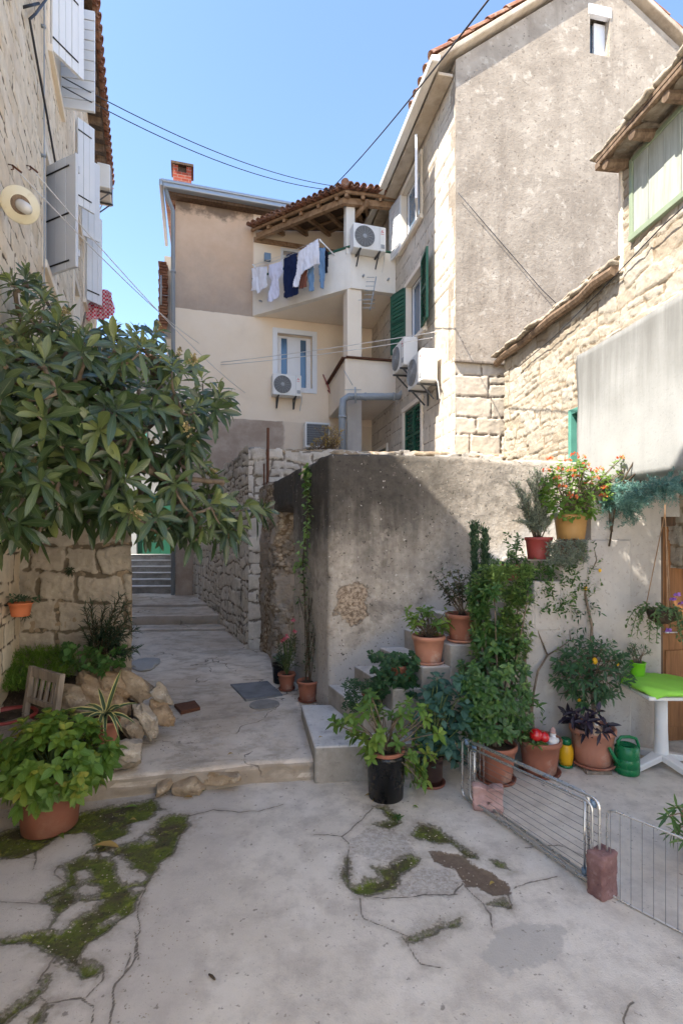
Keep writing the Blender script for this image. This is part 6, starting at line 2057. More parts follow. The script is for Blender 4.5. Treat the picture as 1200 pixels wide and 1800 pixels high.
def figurine(c, h, label, hat=True, mat='figure'):
    t = thing('figurine', label, 'figurine', c)
    R = Matrix.Rotation(math.radians(4), 3, 'X')
    b = MB()
    b.lathe(c, [(.30 * h, 0), (.32 * h, .05 * h), (.30 * h, .18 * h), (.24 * h, .32 * h), (.19 * h, .44 * h), (.12 * h, .50 * h), (.15 * h, .56 * h), (.165 * h, .64 * h), (.14 * h, .74 * h), (.09 * h, .8 * h), (.02 * h, .82 * h)], 24, 0, R)
    b.build('body', M[mat], t, smooth=True)
    if hat:
        b = MB(); b.lathe(c, [(.175 * h, .70 * h), (.15 * h, .76 * h), (.09 * h, .9 * h), (.01 * h, 1.0 * h)], 20, 0, R); b.build('hat', M['brick_pink'], t, smooth=True)
    b = MB(); b.lathe(c + Vector((0, -.13 * h, .40 * h)), [(.01 * h, 0), (.09 * h, .06 * h), (.11 * h, .14 * h), (.06 * h, .2 * h)], 14); b.build('beard', M['white_paint'], t, smooth=True)
    b = MB()
    for s_ in (-1, 1):
        b = MB(); b.tube([c + Vector((s_ * .2 * h, -.02, .40 * h)), c + Vector((s_ * .26 * h, -.10 * h, .28 * h)), c + Vector((s_ * .12 * h, -.26 * h, .24 * h))], [.07 * h, .06 * h, .05 * h], 8); b.build('arm', M[mat], t, smooth=True)
        b = MB(); b.lathe(c + Vector((s_ * .055 * h, -.15 * h, .65 * h)), [(.001, -.008 * h), (.018 * h, 0), (.001, .018 * h)], 8); b.build('eye', M['black_plastic'], t)
    b = MB(); b.lathe(c + Vector((0, -.165 * h, .59 * h)), [(.001, -.02 * h), (.03 * h, .0), (.02 * h, .03 * h), (.001, .05 * h)], 10); b.build('nose', M['flesh'], t, smooth=True)
figurine(Vector((1.655, 4.02, .245)), .15, 'white bearded dwarf figurine with pointed hat sitting in a terracotta pot')
figurine(Vector((2.02, 4.08, .315)), .17, 'weathered cream bust figurine among the dark purple leaves', hat=False, mat='flesh')

# ------------------------------------------------------------------ old chair
def chair():
    a = Vector((-2.38, 3.86, .16)); bq = Vector((-2.04, 3.64, .16))
    t = thing('wooden_chair', 'weathered wooden slat back chair half hidden behind the leafy pot', 'chair', (a + bq) / 2)
    w = (bq - a); wn_ = w.normalized(); f = Vector((wn_.y, -wn_.x, 0))
    if f.y > 0: f = -f
    Z = Vector((0, 0, 1)); lean = f * -.05
    for p in (a, bq):
        m = MB(); m.bar(p, p + Z * .40, .045, .04, up=f); m.bar(p + Z * .40, p + lean + Z * .74, .045, .04, up=f); m.build('back_leg', M['wood_grey'], t, bevel=.006)
        m = MB(); q = p + f * .27; m.bar(q, q + Z * .34, .04, .04, up=f); m.build('front_leg', M['wood_grey'], t, bevel=.006)
    m = MB(); m.bar(a + lean + Z * .70, bq + lean + Z * .70, .03, .075); m.build('top_rail', M['wood_grey'], t, bevel=.006)
    m = MB(); m.bar(a + lean * .3 + Z * .50, bq + lean * .3 + Z * .50, .03, .04); m.build('lower_rail', M['wood_grey'], t, bevel=.005)
    for k in range(4):
        p = a.lerp(bq, (k + 1) / 5)
        m = MB(); m.bar(p + lean * .3 + Z * .51, p + lean * .95 + Z * .67, .03, .018, up=f); m.build('slat', M['wood_grey'], t, bevel=.003)
    m = MB(); m.para(a + Z * .34 - wn_ * .02, w + wn_ * .04, f * .30, Z * .03); m.build('seat', M['wood_grey'], t, bevel=.006)
chair()

# ------------------------------------------------------------------ covers let into the path
def flush(name, pts, mat, label, cat, th=.012, z_up=.006):
    z0 = alley_z(sum(p.y for p in pts) / len(pts)) + .012
    q = [Vector((p.x, p.y, z0 - .03)) for p in pts]
    b = MB(); b.prism(q, Vector((0, 0, .03 + z_up)))
    o = b.build(name, mat, None, q[0], bevel=.003); tag(o, label, cat); return o
za = alley_z(5.2)
flush('drain_cover', [G(405, 1207, za), G(432, 1234, za), G(497, 1225, za), G(470, 1201, za)], M['mesh_cast'], 'square grey inspection cover set flush in the alley path', 'cover', z_up=.008)
cc_ = G(465, 1240, za)
flush('round_cover', [cc_ + Vector((.15 * math.cos(i * math.pi / 12), .15 * math.sin(i * math.pi / 12), 0)) for i in range(24)], M['kerb_stone'], 'round cement cover in front of the square inspection cover', 'cover', z_up=.002)
cp = G(326, 1244, za)
o = flush('rusty_plate', [G(306, 1243, za), G(318, 1256, za), G(352, 1248, za), G(342, 1236, za)], M['rust'], 'small rusty brown plate lying beside the rock pile', 'plate', z_up=.02)
wp = rock('paving_stone', P(252, 1158, 6.6) * 1 + Vector((0, 0, -.085)), (.34, .5, .10), np.eye(3), 77, M['white_render'], None, P(252, 1158, 6.6)); tag(wp, 'pale flat stone in the path at the corner of the block wall', 'stone')

# ------------------------------------------------------------------ leaf materials
LF = {
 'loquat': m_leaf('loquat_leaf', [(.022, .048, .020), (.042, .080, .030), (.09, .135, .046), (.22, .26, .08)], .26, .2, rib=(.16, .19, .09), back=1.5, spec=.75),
 'hydr_y': m_leaf('yellow_green_leaf', [(.05, .125, .018), (.09, .19, .026), (.15, .26, .034), (.32, .32, .05)], .42, .3, rib=(.20, .30, .08)),
 'hydr_d': m_leaf('fresh_green_leaf', [(.045, .12, .02), (.08, .18, .03), (.15, .26, .035), (.28, .34, .06)], .42, .3, rib=(.22, .30, .08)),
 'dark': m_leaf('dark_green_leaf', [(.022, .065, .026), (.036, .10, .036), (.06, .14, .05)], .38, .2, rib=(.07, .12, .05)),
 'shiny': m_leaf('shiny_green_leaf', [(.024, .078, .02), (.044, .12, .028), (.08, .175, .038), (.17, .26, .06)], .32, .2, rib=(.10, .17, .06), spec=.5),
 'blue': m_leaf('blue_green_leaf', [(.03, .085, .062), (.052, .13, .09), (.08, .175, .125)], .45, .2, rib=(.09, .15, .11)),
 'fern': m_leaf('feathery_leaf', [(.075, .16, .018), (.12, .23, .028), (.20, .31, .04)], .6, .3),
 'spike': m_leaf('narrow_dark_leaf', [(.010, .028, .012), (.016, .04, .016), (.03, .06, .02)], .5, .15),
 'grey': m_leaf('grey_green_leaf', [(.10, .13, .09), (.16, .19, .13), (.24, .27, .20)], .7, .2),
 'lantana': m_leaf('sunlit_leaf', [(.07, .15, .02), (.12, .22, .03), (.20, .30, .05)], .5, .35, rib=(.22, .30, .08)),
 'purple': m_leaf('purple_leaf', [(.012, .008, .016), (.022, .013, .028), (.035, .024, .042)], .35, .12, rib=(.05, .03, .06)),
 'teal': m_leaf('blue_green_needle', [(.03, .10, .08), (.07, .18, .15), (.18, .31, .27)], .6, .2),
 'agave': m_leaf('striped_leaf', [(.04, .075, .03), (.055, .095, .04), (.07, .11, .05)], .45, .1, edge=(.55, .48, .18)),
 'petal_orange': m_leaf('orange_petal', [(.60, .07, .03), (.72, .13, .05), (.78, .25, .10)], .6, .3),
 'petal_pink': m_leaf('pink_petal', [(.45, .05, .09), (.60, .20, .26)], .6, .3),
 'petal_purple': m_leaf('purple_petal', [(.12, .03, .22), (.32, .15, .48)], .6, .3),
 'panicle': m_leaf('tan_bud', [(.22, .15, .07), (.36, .27, .11), (.46, .38, .18)], .8, .1),
 'dry': m_leaf('dry_leaf', [(.20, .11, .04), (.34, .22, .07), (.42, .32, .08)], .7, .1),
}

# ------------------------------------------------------------------ loquat tree
def loquat():
    rs = np.random.RandomState(7)
    t = thing('loquat_tree', 'large loquat tree with long dark leaves spreading over the block wall at the left', 'tree', (-2.30, 5.45, .1))
    poly = np.array([(-70, 425), (0, 437), (45, 448), (70, 470), (115, 492), (150, 545), (185, 560), (235, 540), (255, 528), (290, 545), (300, 590), (340, 612), (370, 632), (400, 665), (430, 695), (415, 730), (385, 745), (372, 800), (420, 852), (470, 865), (494, 900), (470, 935), (420, 958), (380, 972), (330, 972), (280, 958), (230, 962), (180, 945), (110, 935), (60, 972), (0, 985), (-70, 980)], float)
    def inside(p):
        ins = False
        n = len(poly)
        for i in range(n):
            a, b = poly[i], poly[(i + 1) % n]
            if (a[1] > p[1]) != (b[1] > p[1]):
                if p[0] < a[0] + (p[1] - a[1]) / (b[1] - a[1]) * (b[0] - a[0]): ins = not ins
        return ins
    def edge(p):
        d = 1e9
        n = len(poly)
        for i in range(n):
            a, b = poly[i], poly[(i + 1) % n]
            ab = b - a; tt = np.clip(np.dot(p - a, ab) / np.dot(ab, ab), 0, 1)
            d = min(d, np.hypot(*(p - a - tt * ab)))
        return d
    pts = []
    tries = 0
    while len(pts) < 360 and tries < 40000:
        tries += 1
        p = np.array([rs.uniform(-60, 490), rs.uniform(430, 980)])
        if not inside(p): continue
        e = edge(p)
        if e < 24 and p[0] > 0: continue
        # nearer at the lower left, further at the upper right
        lo = np.interp(p[0], [0, 200, 450], [2.95, 3.4, 3.9]); hi = np.interp(p[0], [0, 200, 450], [4.3, 5.0, 4.9])
        if p[1] < 600: lo += .5
        if e < 45: lo, hi = (lo * .5 + hi * .5 - .25), (lo * .5 + hi * .5 + .3)
        Y = rs.uniform(lo, hi)
        q = P(p[0], p[1], Y)
        if q.x < -.388 * Y - 1.1 + .12: continue
        if q.z < 2.55 and q.x < -1.8 and Y > 4.35: continue
        if q.z < 1.75: continue
        # thinner in the band with gaps
        if 130 < p[0] < 330 and 740 < p[1] < 880 and rs.rand() < .5: continue
        if any((q - o).length < .10 for o in pts): continue
        pts.append(q)
    core = Vector((-2.2, 4.9, 2.75))
    # branches: join every tip to the nearest node nearer to the core
    nodes = [(Vector((-2.30, 5.45, .1)), -1, 0.0), (Vector((-2.33, 5.35, 1.2)), 0, 0), (Vector((-2.27, 5.2, 2.0)), 1, 0), (core, 2, 0.0)]
    limbs = [Vector((-1.7, 4.6, 3.0)), Vector((-1.2, 4.5, 2.9)), Vector((-2.25, 4.3, 3.4)), Vector((-2.0, 4.0, 2.6)), Vector((-2.15, 3.7, 3.0)), Vector((-1.5, 4.1, 2.4)), Vector((-1.0, 4.35, 2.35)), Vector((-2.3, 4.6, 3.9))]
    for l in limbs:
        j = min(range(3, len(nodes)), key=lambda k: (nodes[k][0] - l).length)
        nodes.append((l, j, 0.0))
    order = sorted(range(len(pts)), key=lambda i: (pts[i] - core).length)
    tipn = {}
    for i in order:
        p = pts[i]
        j = min(range(3, len(nodes)), key=lambda k: (nodes[k][0] - p).length + .15 * (nodes[k][0] - core).length)
        nodes.append((p - Vector((0, 0, .03)), j, 0.0)); tipn[i] = len(nodes) - 1
    cnt = [0] * len(nodes)
    for k in range(len(nodes) - 1, 0, -1):
        cnt[nodes[k][1]] += cnt[k] + 1
    tr, br = MB(), MB()
    rad = lambda c: min(.095, .0055 + .0062 * c ** .52)
    for k in range(1, len(nodes)):
        a, b = nodes[nodes[k][1]][0], nodes[k][0]
        mid = (a + b) / 2 + Vector(rs.normal(0, .02, 3)) - Vector((0, 0, .04))
        m = tr if k <= 3 else br
        m.tube(bez(a, mid, b, 5), list(np.linspace(rad(cnt[nodes[k][1]]) * (1 if k <= 3 else .8), rad(cnt[k]), 5)), 7)
    tr.build('trunk', M['bark'], t, smooth=True)
    br.build('branches', M['bark'], t, smooth=True)
    lv = Leaves(3); fl = Leaves(4); fs = MB()
    for i, p in enumerate(pts):
        par = nodes[nodes[tipn[i]][1]][0]
        out = (p - par); out = out.normalized() if out.length > 1e-4 else Vector((0, 0, 1))
        away = (p - Vector((-2.1, 4.9, 2.6))).normalized()
        ax = out * .5 + away * .6 + Vector((rs.normal(0, .3), rs.normal(0, .3) - .15, .42 + rs.normal(0, .2)))
        tip = rs.rand()
        L = rs.uniform(.145, .25) * np.interp(p.y, [3.2, 4.6], [1.05, .88])
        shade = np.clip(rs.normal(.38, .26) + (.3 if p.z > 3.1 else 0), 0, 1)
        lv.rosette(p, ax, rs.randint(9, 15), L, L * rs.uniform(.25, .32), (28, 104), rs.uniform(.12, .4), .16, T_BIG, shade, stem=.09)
        if tip < .13:
            a = np.array(ax.normalized())
            for k in range(26):
                f = rs.rand()
                c = np.array(p) + a * (.03 + .10 * f) + rs.normal(0, .026 * (1.15 - f), 3)
                d = rs.normal(size=(3, 3))
                fl.put(np.repeat(c[None], 3, 0), d, rs.normal(size=(3, 3)), .018, .016, .0, .2, T_SMALL)
    lv.build('crown', LF['loquat'], t)
    fl.build('flower_panicles', LF['panicle'], t)
loquat()

# ------------------------------------------------------------------ pots
def pot(t, c, rt, h, mat, rb=None, saucer=None, soil=True, rim=.16, name='pot'):
    c = Vector(c)
    rb = rb or rt * .74
    if saucer:
        b = MB(); b.lathe(c, [(rb * 1.12, 0), (rb * 1.25, .006), (rb * 1.30, .024), (rb * 1.22, .024), (rb * 1.15, .012), (.01, .012)], 32)
        b.build('saucer', saucer, t, smooth=True)
        c = c + Vector((0, 0, .012))
    rr = rim * h
    b = MB()
    b.lathe(c, [(rb * .96, 0), (rb, .006), (rb + (rt * .95 - rb) * .5, (h - rr) * .5), (rt * .95, h - rr), (rt * 1.03, h - rr + .003), (rt * 1.05, h - .008), (rt * 1.02, h), (rt * .93, h), (rt * .90, h - .02), (rt * .86, h - .045)], 36)
    b.build(name, mat, t, smooth=True)
    if soil:
        rs = np.random.RandomState(int(abs(c.x * 1000)) % 9999)
        n = 14
        V, Fc = [], []
        V.append(c + Vector((0, 0, h - .02)))
        for i in range(1, 5):
            for k in range(n):
                a = 2 * math.pi * k / n
                r = rt * .905 * i / 4
                V.append(c + Vector((r * math.cos(a), r * math.sin(a), h - .022 - .012 * (i / 4) ** 2 + rs.uniform(-.006, .006))))
        Fc += [(0, 1 + k, 1 + (k + 1) % n) for k in range(n)]
        for i in range(3):
            for k in range(n):
                Fc.append((1 + i * n + k, 1 + (i + 1) * n + k, 1 + (i + 1) * n + (k + 1) % n, 1 + i * n + (k + 1) % n))
        m = MB(); m.add(V, Fc); m.build('soil', M['soil'], t, smooth=True)
    return c + Vector((0, 0, h))

def plant(name, label, cat, c, group='potted plants in the courtyard'):
    return thing(name, label, cat, c, group)

def stems(t, root, tips, r0=.008, r1=.004, mat='bark', bow=.04, seed=0, name='stem', n=6):
    rs = np.random.RandomState(seed)
    m = MB(); paths = []
    for q in tips:
        root_i = Vector(root) + Vector((rs.uniform(-.03, .03), rs.uniform(-.03, .03), 0))
        q = Vector(q)
        mid = (root_i + q) / 2 + Vector((rs.normal(0, bow), rs.normal(0, bow), .03))
        pth = bez(root_i, mid, q, n); paths.append(pth)
        m.tube(pth, list(np.linspace(r0, r1, n)), 6)
    m.build(name, M[mat], t, smooth=True)
    return paths

# big leafy pot at the lower left
M['terracotta_brown'] = m_simple('brown_terracotta', (.20, .075, .045), .7, var=.2, scale=6, bump=.12, dirt=(.3, .18, .12), dirt_amt=.4)
def hydrangea_left():
    c = G(88, 1452)
    t = plant('potted_hydrangea', 'large hydrangea with yellow green leaves in a terracotta pot at the lower left', 'potted plant', c)
    top = pot(t, c, .20, .36, M['terracotta_brown'], .165)
    rs = np.random.RandomState(21)
    tips = []
    lv = Leaves(21)
    cen = P(98, 1335, 3.3)
    for k in range(230):
        d = rs.normal(size=3); d /= np.linalg.norm(d)
        if d[2] < -.75: continue
        r = rs.uniform(.62, 1.0)
        p = Vector((cen.x + d[0] * r * .36, cen.y + d[1] * r * .30 - .02, cen.z + .03 + d[2] * r * (.27 if d[2] > 0 else .33)))
        if p.x < -2.7: continue
        tips.append(p)
        ax = Vector(d) * .8 + Vector((0, -.18, .75))
        L = rs.uniform(.065, .10)
        lv.rosette(p, ax, rs.randint(6, 10), L, L * .64, (45, 98), rs.uniform(.1, .4), .14, T_MID, np.clip(rs.normal(.42, .22), 0, 1), stem=.03)
    stems(t, top - Vector((0, 0, .03)), tips[::2], .006, .003, 'stem_green', .03, 3)
    lv.build('foliage', LF['hydr_y'], t)
hydrangea_left()

def hydrangea_centre():
    c = G(678, 1400)
    t = plant('potted_hydrangea', 'straggly yellow green hydrangea in a tall black pot before the stairs', 'potted plant', c)
    b = MB(); b.lathe(c, [(.118, 0), (.125, .006), (.138, .30), (.140, .325), (.132, .325), (.128, .28)], 40); b.build('outer_pot', M['black_plastic'], t, smooth=True)
    top = pot(t, c + Vector((0, 0, .05)), .128, .30, M['terracotta'], .105)
    rs = np.random.RandomState(5)
    px = [(600, 1275), (585, 1270), (620, 1262), (640, 1250), (655, 1262), (690, 1258), (705, 1285), (720, 1275), (735, 1300), (745, 1310), (640, 1300), (660, 1310), (700, 1310), (720, 1330), (735, 1352), (738, 1378), (650, 1335), (640, 1320), (680, 1330), (705, 1345), (670, 1290), (620, 1290), (690, 1295), (750, 1325), (715, 1258), (640, 1240), (665, 1245), (730, 1365), (700, 1240), (740, 1245), (722, 1232), (655, 1226), (745, 1262), (760, 1290)]
    lv = Leaves(6); tips = []
    for (x, y) in px + [(a + rs.normal(0, 11), b + rs.normal(0, 9)) for a, b in px]:
        p = P(x + rs.normal(0, 3), y, 3.68 + rs.uniform(-.18, .17))
        tips.append(p)
        d = (p - top); d.normalize()
        L = rs.uniform(.05, .09)
        lv.rosette(p, d * .6 + Vector((0, -.25, .6)), rs.randint(6, 10), L, L * .54, (40, 98), rs.uniform(.1, .45), .14, T_MID, np.clip(rs.normal(.5, .25), 0, 1), stem=.03)
    stems(t, top - Vector((0, 0, .02)), tips, .006, .003, 'bark', .03, 4)
    lv.build('foliage', LF['hydr_d'], t)
hydrangea_centre()

def glazed():
    c = G(757, 1378)
    t = plant('potted_shrub', 'broad blue green leaves in a dark brown glazed pot beside the black pot', 'potted plant', c)
    top = pot(t, c, .098, .225, M['glaze'], .085, M['terracotta_dark'])
    rs = np.random.RandomState(8); lv = Leaves(8); tips = []
    for k in range(95):
        p = P(rs.uniform(735, 822), rs.uniform(1190, 1340), 3.9 + rs.uniform(-.12, .2))
        tips.append(p)
        d = (p - top).normalized()
        L = rs.uniform(.065, .10)
        lv.rosette(p, d * .5 + Vector((0, -.3, .7)), rs.randint(4, 7), L, L * .72, (50, 105), rs.uniform(.2, .5), .1, T_MID, np.clip(rs.normal(.5, .25), 0, 1), stem=.05)
    stems(t, top - Vector((0, 0, .02)), tips[::2], .006, .003, 'stem_green', .03, 5)
    lv.build('foliage', LF['blue'], t)
glazed()

def big_shrub():
    c = G(872, 1370)
    t = plant('potted_shrub', 'tall dense glossy evergreen shrub in a terracotta pot behind the drying rack', 'potted plant', c)
    top = pot(t, c, .15, .27, M['terracotta'], .115, M['terracotta_dark'])
    rs = np.random.RandomState(9); lv = Leaves(9); tips = []
    def add(n, x0, x1, y0, y1, Y0, Y1, L, up=.5, cnt=(6, 9)):
        for k in range(n):
            x, y = rs.uniform(x0, x1), rs.uniform(y0, y1)
            if vnoise(x * .045, y * .035, 0, 3) > .62: continue
            x += 10 * float(vnoise(.3, y * .03, 0, 8))
            p = P(x, y, rs.uniform(Y0, Y1)); tips.append(p)
            axis = Vector((c.x + .02, 4.05, p.z)); d = (p - axis)
            d = d.normalized() if d.length > .01 else Vector((0, -1, 0))
            l = L * rs.uniform(.8, 1.2)
            lv.rosette(p, d * .6 + Vector((0, -.2, up)), rs.randint(*cnt), l, l * .46, (35, 100), rs.uniform(.05, .25), .12, T_MID, np.clip(rs.normal(.42, .25), 0, 1), stem=.04)
    add(330, 814, 928, 1165, 1300, 3.80, 4.18, .062)
    add(90, 832, 918, 1120, 1180, 3.95, 4.18, .06)
    add(270, 826, 880, 1030, 1140, 4.02, 4.22, .058)
    add(190, 836, 940, 995, 1060, 4.05, 4.25, .055)
    add(130, 882, 925, 1050, 1165, 4.05, 4.22, .056)
    stems(t, top - Vector((0, 0, .02)), tips[::45], .010, .004, 'bark', .03, 6)
    for q in ((855, 1040), (905, 1075), (880, 1180)):
        pass
    lv.build('foliage', LF['shiny'], t)
big_shrub()

def cypress_pair():
    lv = Leaves(31)
    c = P(845, 1075, 4.62)
    base = Vector((c.x, c.y + .02, 1.16))
    t = plant('conifer_spires', 'two dark green upright conifer spires rising against the stained wall', 'potted plant', base)
    pot(t, base, .09, .13, M['terracotta_dark'], .07)
    m = MB()
    for (x, ytop, ybot) in ((833, 922, 1035), (851, 932, 1035)):
        a, b = P(x + 2, ybot + 45, 4.62), P(x, ytop, 4.62)
        m.tube([a, b], [.012, .004], 6)
        pts = [a.lerp(b, i / 9) for i in range(10)]
        for j in range(11):
            lv.along([p + Vector((lv.rs.normal(0, .018), lv.rs.normal(0, .018), 0)) for p in pts], 150, .045, .012, T_SMALL, (18, 48), 0, .010, rnd=.4)
    m.build('stem', M['bark_dark'], t); lv.build('foliage', LF['spike_green'], t)
LF['spike_green'] = m_leaf('conifer_needle', [(.02, .055, .026), (.035, .08, .036), (.06, .115, .05)], .6, .1)
cypress_pair()

def citrus():
    c = G(1041, 1347)
    t = plant('potted_citrus', 'small citrus tree above purple leaves in the largest terracotta pot by the wall', 'potted plant', c)
    b = MB(); b.box(c + Vector((-.02, -.12, .012)), .2, .07, .03); b.build('wedge', M['wood_grey'], t)
    top = pot(t, c + Vector((0, 0, .028)), .172, .29, M['terracotta_pale'], .135, M['terracotta'])
    rs = np.random.RandomState(12)
    m = MB()
    main = [top - Vector((0, 0, .03)), P(1043, 1245, 4.2), P(1037, 1190, 4.25), P(1038, 1140, 4.3), P(1040, 1100, 4.35), P(1028, 1045, 4.4), P(1030, 1020, 4.42), P(1048, 985, 4.42), P(1040, 950, 4.42)]
    m.tube(main, [.020, .018, .016, .013, .012, .010, .009, .007, .005], 8)
    lv = Leaves(12); tips = []
    for k in range(150):
        a = rs.uniform(0, 6.28); r = math.sqrt(rs.uniform(.02, 1))
        x = 1040 + math.cos(a) * 68 * r; y = 1182 + math.sin(a) * 60 * r
        p = P(x, y, 4.18 + rs.uniform(-.2, .16)); tips.append(p)
        d = (p - P(1040, 1195, 4.22)); d = d.normalized() if d.length > .01 else Vector((0, -1, 0))
        L = rs.uniform(.055, .085)
        lv.rosette(p, d + Vector((0, -.15, .25)), rs.randint(5, 9), L, L * .36, (25, 90), rs.uniform(.15, .45), .14, T_MID, np.clip(rs.normal(.45, .25), 0, 1), stem=.07)
    for k in range(0, len(tips), 4):
        m.tube(bez(P(1039, 1215 - (k % 5) * 18, 4.24), (P(1040, 1190, 4.24) + tips[k]) / 2 + Vector((0, 0, .04)), tips[k], 5), [.007, .006, .005, .004, .003], 5)
    m.build('trunk', M['bark'], t, smooth=True)
    # light leaves up the climbing leader
    for (a0, a1, n) in ((2, 4, 14), (4, 6, 26), (6, 8, 22)):
        lv.along(main[a0:a1 + 1], n, .05, .016, T_MID, (40, 85), .2, .02, rnd=.3, t0=0)
    for (x0, y0, x1, y1) in ((1034, 1075, 1012, 1090), (1036, 1085, 1050, 1060), (1030, 1060, 1056, 1080), (1037, 1110, 1058, 1150), (1036, 1100, 1005, 1120)):
        lv.along([P(x0, y0, 4.38), P((x0 + x1) / 2, (y0 + y1) / 2 - 6, 4.36), P(x1, y1, 4.35)], 12, .045, .015, T_MID, (40, 80), .2, .008, rnd=.35)
    lv.build('foliage', LF['dark'], t)
    for i, (x, y, r) in enumerate(((1045, 1162, .022), (1029, 1034, .014), (1054, 1003, .013), (1018, 1232, .014), (1085, 1168, .012))):
        b = MB(); p = P(x, y, 4.12 if y > 1100 else 4.38); b.lathe(p, [(.002, -r * 1.3), (r * .55, -r), (r * .95, -r * .35), (r, .1 * r), (r * .8, r * .75), (r * .3, r * 1.2), (.002, r * 1.35)], 14); b.build('lemon', M['yellow_plastic'], t, smooth=True)
    pv = Leaves(13)
    for k in range(20):
        x, y = rs.uniform(985, 1072), rs.uniform(1252, 1288)
        p = P(x, y, 4.06 + rs.uniform(-.1, .14))
        pv.rosette(p, (p - top).normalized() + Vector((0, -.2, .5)), rs.randint(5, 8), .11, .03, (30, 95), rs.uniform(.1, .4), .2, T_MID, stem=.05)
    pv.build('purple_foliage', LF['purple'], t)
citrus()

def jasmine():
    c = G(948, 1357)
    t = plant('potted_climber', 'thin forked climber in a terracotta pot with a red bauble and dwarf', 'potted plant', c)
    top = pot(t, c, .162, .265, M['terracotta'], .125, M['terracotta_dark'])
    m = MB()
    a = [top + Vector((-.04, .03, -.03)), P(934, 1250, 4.2), P(938, 1215, 4.25), P(945, 1180, 4.3), P(962, 1152, 4.34)]
    m.tube(a, [.020, .013, .010, .009, .008], 8)
    m.tube([P(936, 1270, 4.16), P(925, 1220, 4.25), P(922, 1150, 4.32), P(921, 1120, 4.35), P(935, 1085, 4.38), P(942, 1072, 4.4)], [.014, .011, .010, .009, .007, .005], 7)
    br = [[a[-1], P(945, 1110, 4.36), P(950, 1072, 4.4), P(960, 1030, 4.42)], [a[-1], P(985, 1138, 4.36), P(1002, 1125, 4.38), P(1000, 1100, 4.4)], [P(950, 1072, 4.4), P(968, 1050, 4.42), P(990, 1035, 4.44)], [P(950, 1085, 4.4), P(930, 1060, 4.42), P(925, 1030, 4.43)]]
    for q in br: m.tube(q, list(np.linspace(.007, .003, len(q))), 6)
    m.build('stem', M['bark'], t, smooth=True)
    lv = Leaves(15); rs = lv.rs
    for q in br: lv.along(q, 26, .042, .016, T_MID, (40, 85), .15, .015, rnd=.4)
    for k in range(250):
        x, y = rs.uniform(888, 1012), rs.uniform(988, 1080)
        p = P(x, y, 4.42 + rs.uniform(-.10, .06))
        lv.rosette(p, Vector((rs.normal(0, .5), -.5, .5)), rs.randint(5, 9), rs.uniform(.04, .06), .018, (35, 100), .15, .15, T_MID, np.clip(rs.normal(.4, .25), 0, 1), stem=.06)
    for k in range(26):
        x0, y0 = rs.uniform(930, 1045), rs.uniform(985, 1110)
        a_ = rs.uniform(-.9, .9); q_ = [P(x0, y0, 4.40), P(x0 + 18 * math.sin(a_), y0 - 18, 4.38), P(x0 + 34 * math.sin(a_), y0 - 26, 4.36)]
        lv.along(q_, 15, .042, .017, T_MID, (40, 85), .15, .010, rnd=rs.rand())
    for (x, y) in ((935, 1228), (925, 1235), (945, 1240), (930, 1225)):
        lv.rosette(P(x, y, 4.15), Vector((rs.normal(0, .4), -.4, .7)), 8, .075, .022, (35, 95), .2, .15, T_MID, .7, stem=.03)
    lv.rosette(P(953, 1262, 4.1), Vector((0, 0, 1)), 10, .05, .016, (25, 60), .1, .15, T_MID, .5, stem=.1)
    for (x0, y0) in ((975, 1120), (960, 1190), (905, 1120), (988, 1150), (915, 1180)):
        lv.along([P(x0, y0, 4.36), P(x0 + 16, y0 - 6, 4.34)], 8, .04, .014, T_MID, (40, 80), .2, .006)
    for k in range(7):
        lv.rosette(Vector((1.53 + rs.uniform(-.08, .08), 3.98 + rs.uniform(-.05, .05), .28)), Vector((rs.normal(0, .3), -.3, 1)), 6, .045, .025, (40, 90), .15, .15, T_MID, .9, stem=.02)
    lv.build('foliage', LF['shiny'], t)
    b = []
    for i, (x, y, r) in enumerate(((942, 1292, .048), (956, 1296, .040))):
        m = MB(); p = P(x, y, 3.98); m.lathe(p, [(.004, -r)] + [(r * math.cos(a_), r * math.sin(a_)) for a_ in [math.radians(-75 + 15 * k) for k in range(11)]] + [(.004, r)], 24)
        o = m.build('bauble', M['bauble'], None, p, smooth=True)
        tag(o, ['larger glossy red bauble lying in the pot with the dwarf', 'smaller glossy red bauble nearest the dwarf figurine'][i], 'bauble', 'red baubles')
M['bauble'] = m_simple('red_gloss', (.48, .008, .012), .12, var=.05, spec=.8)
jasmine()

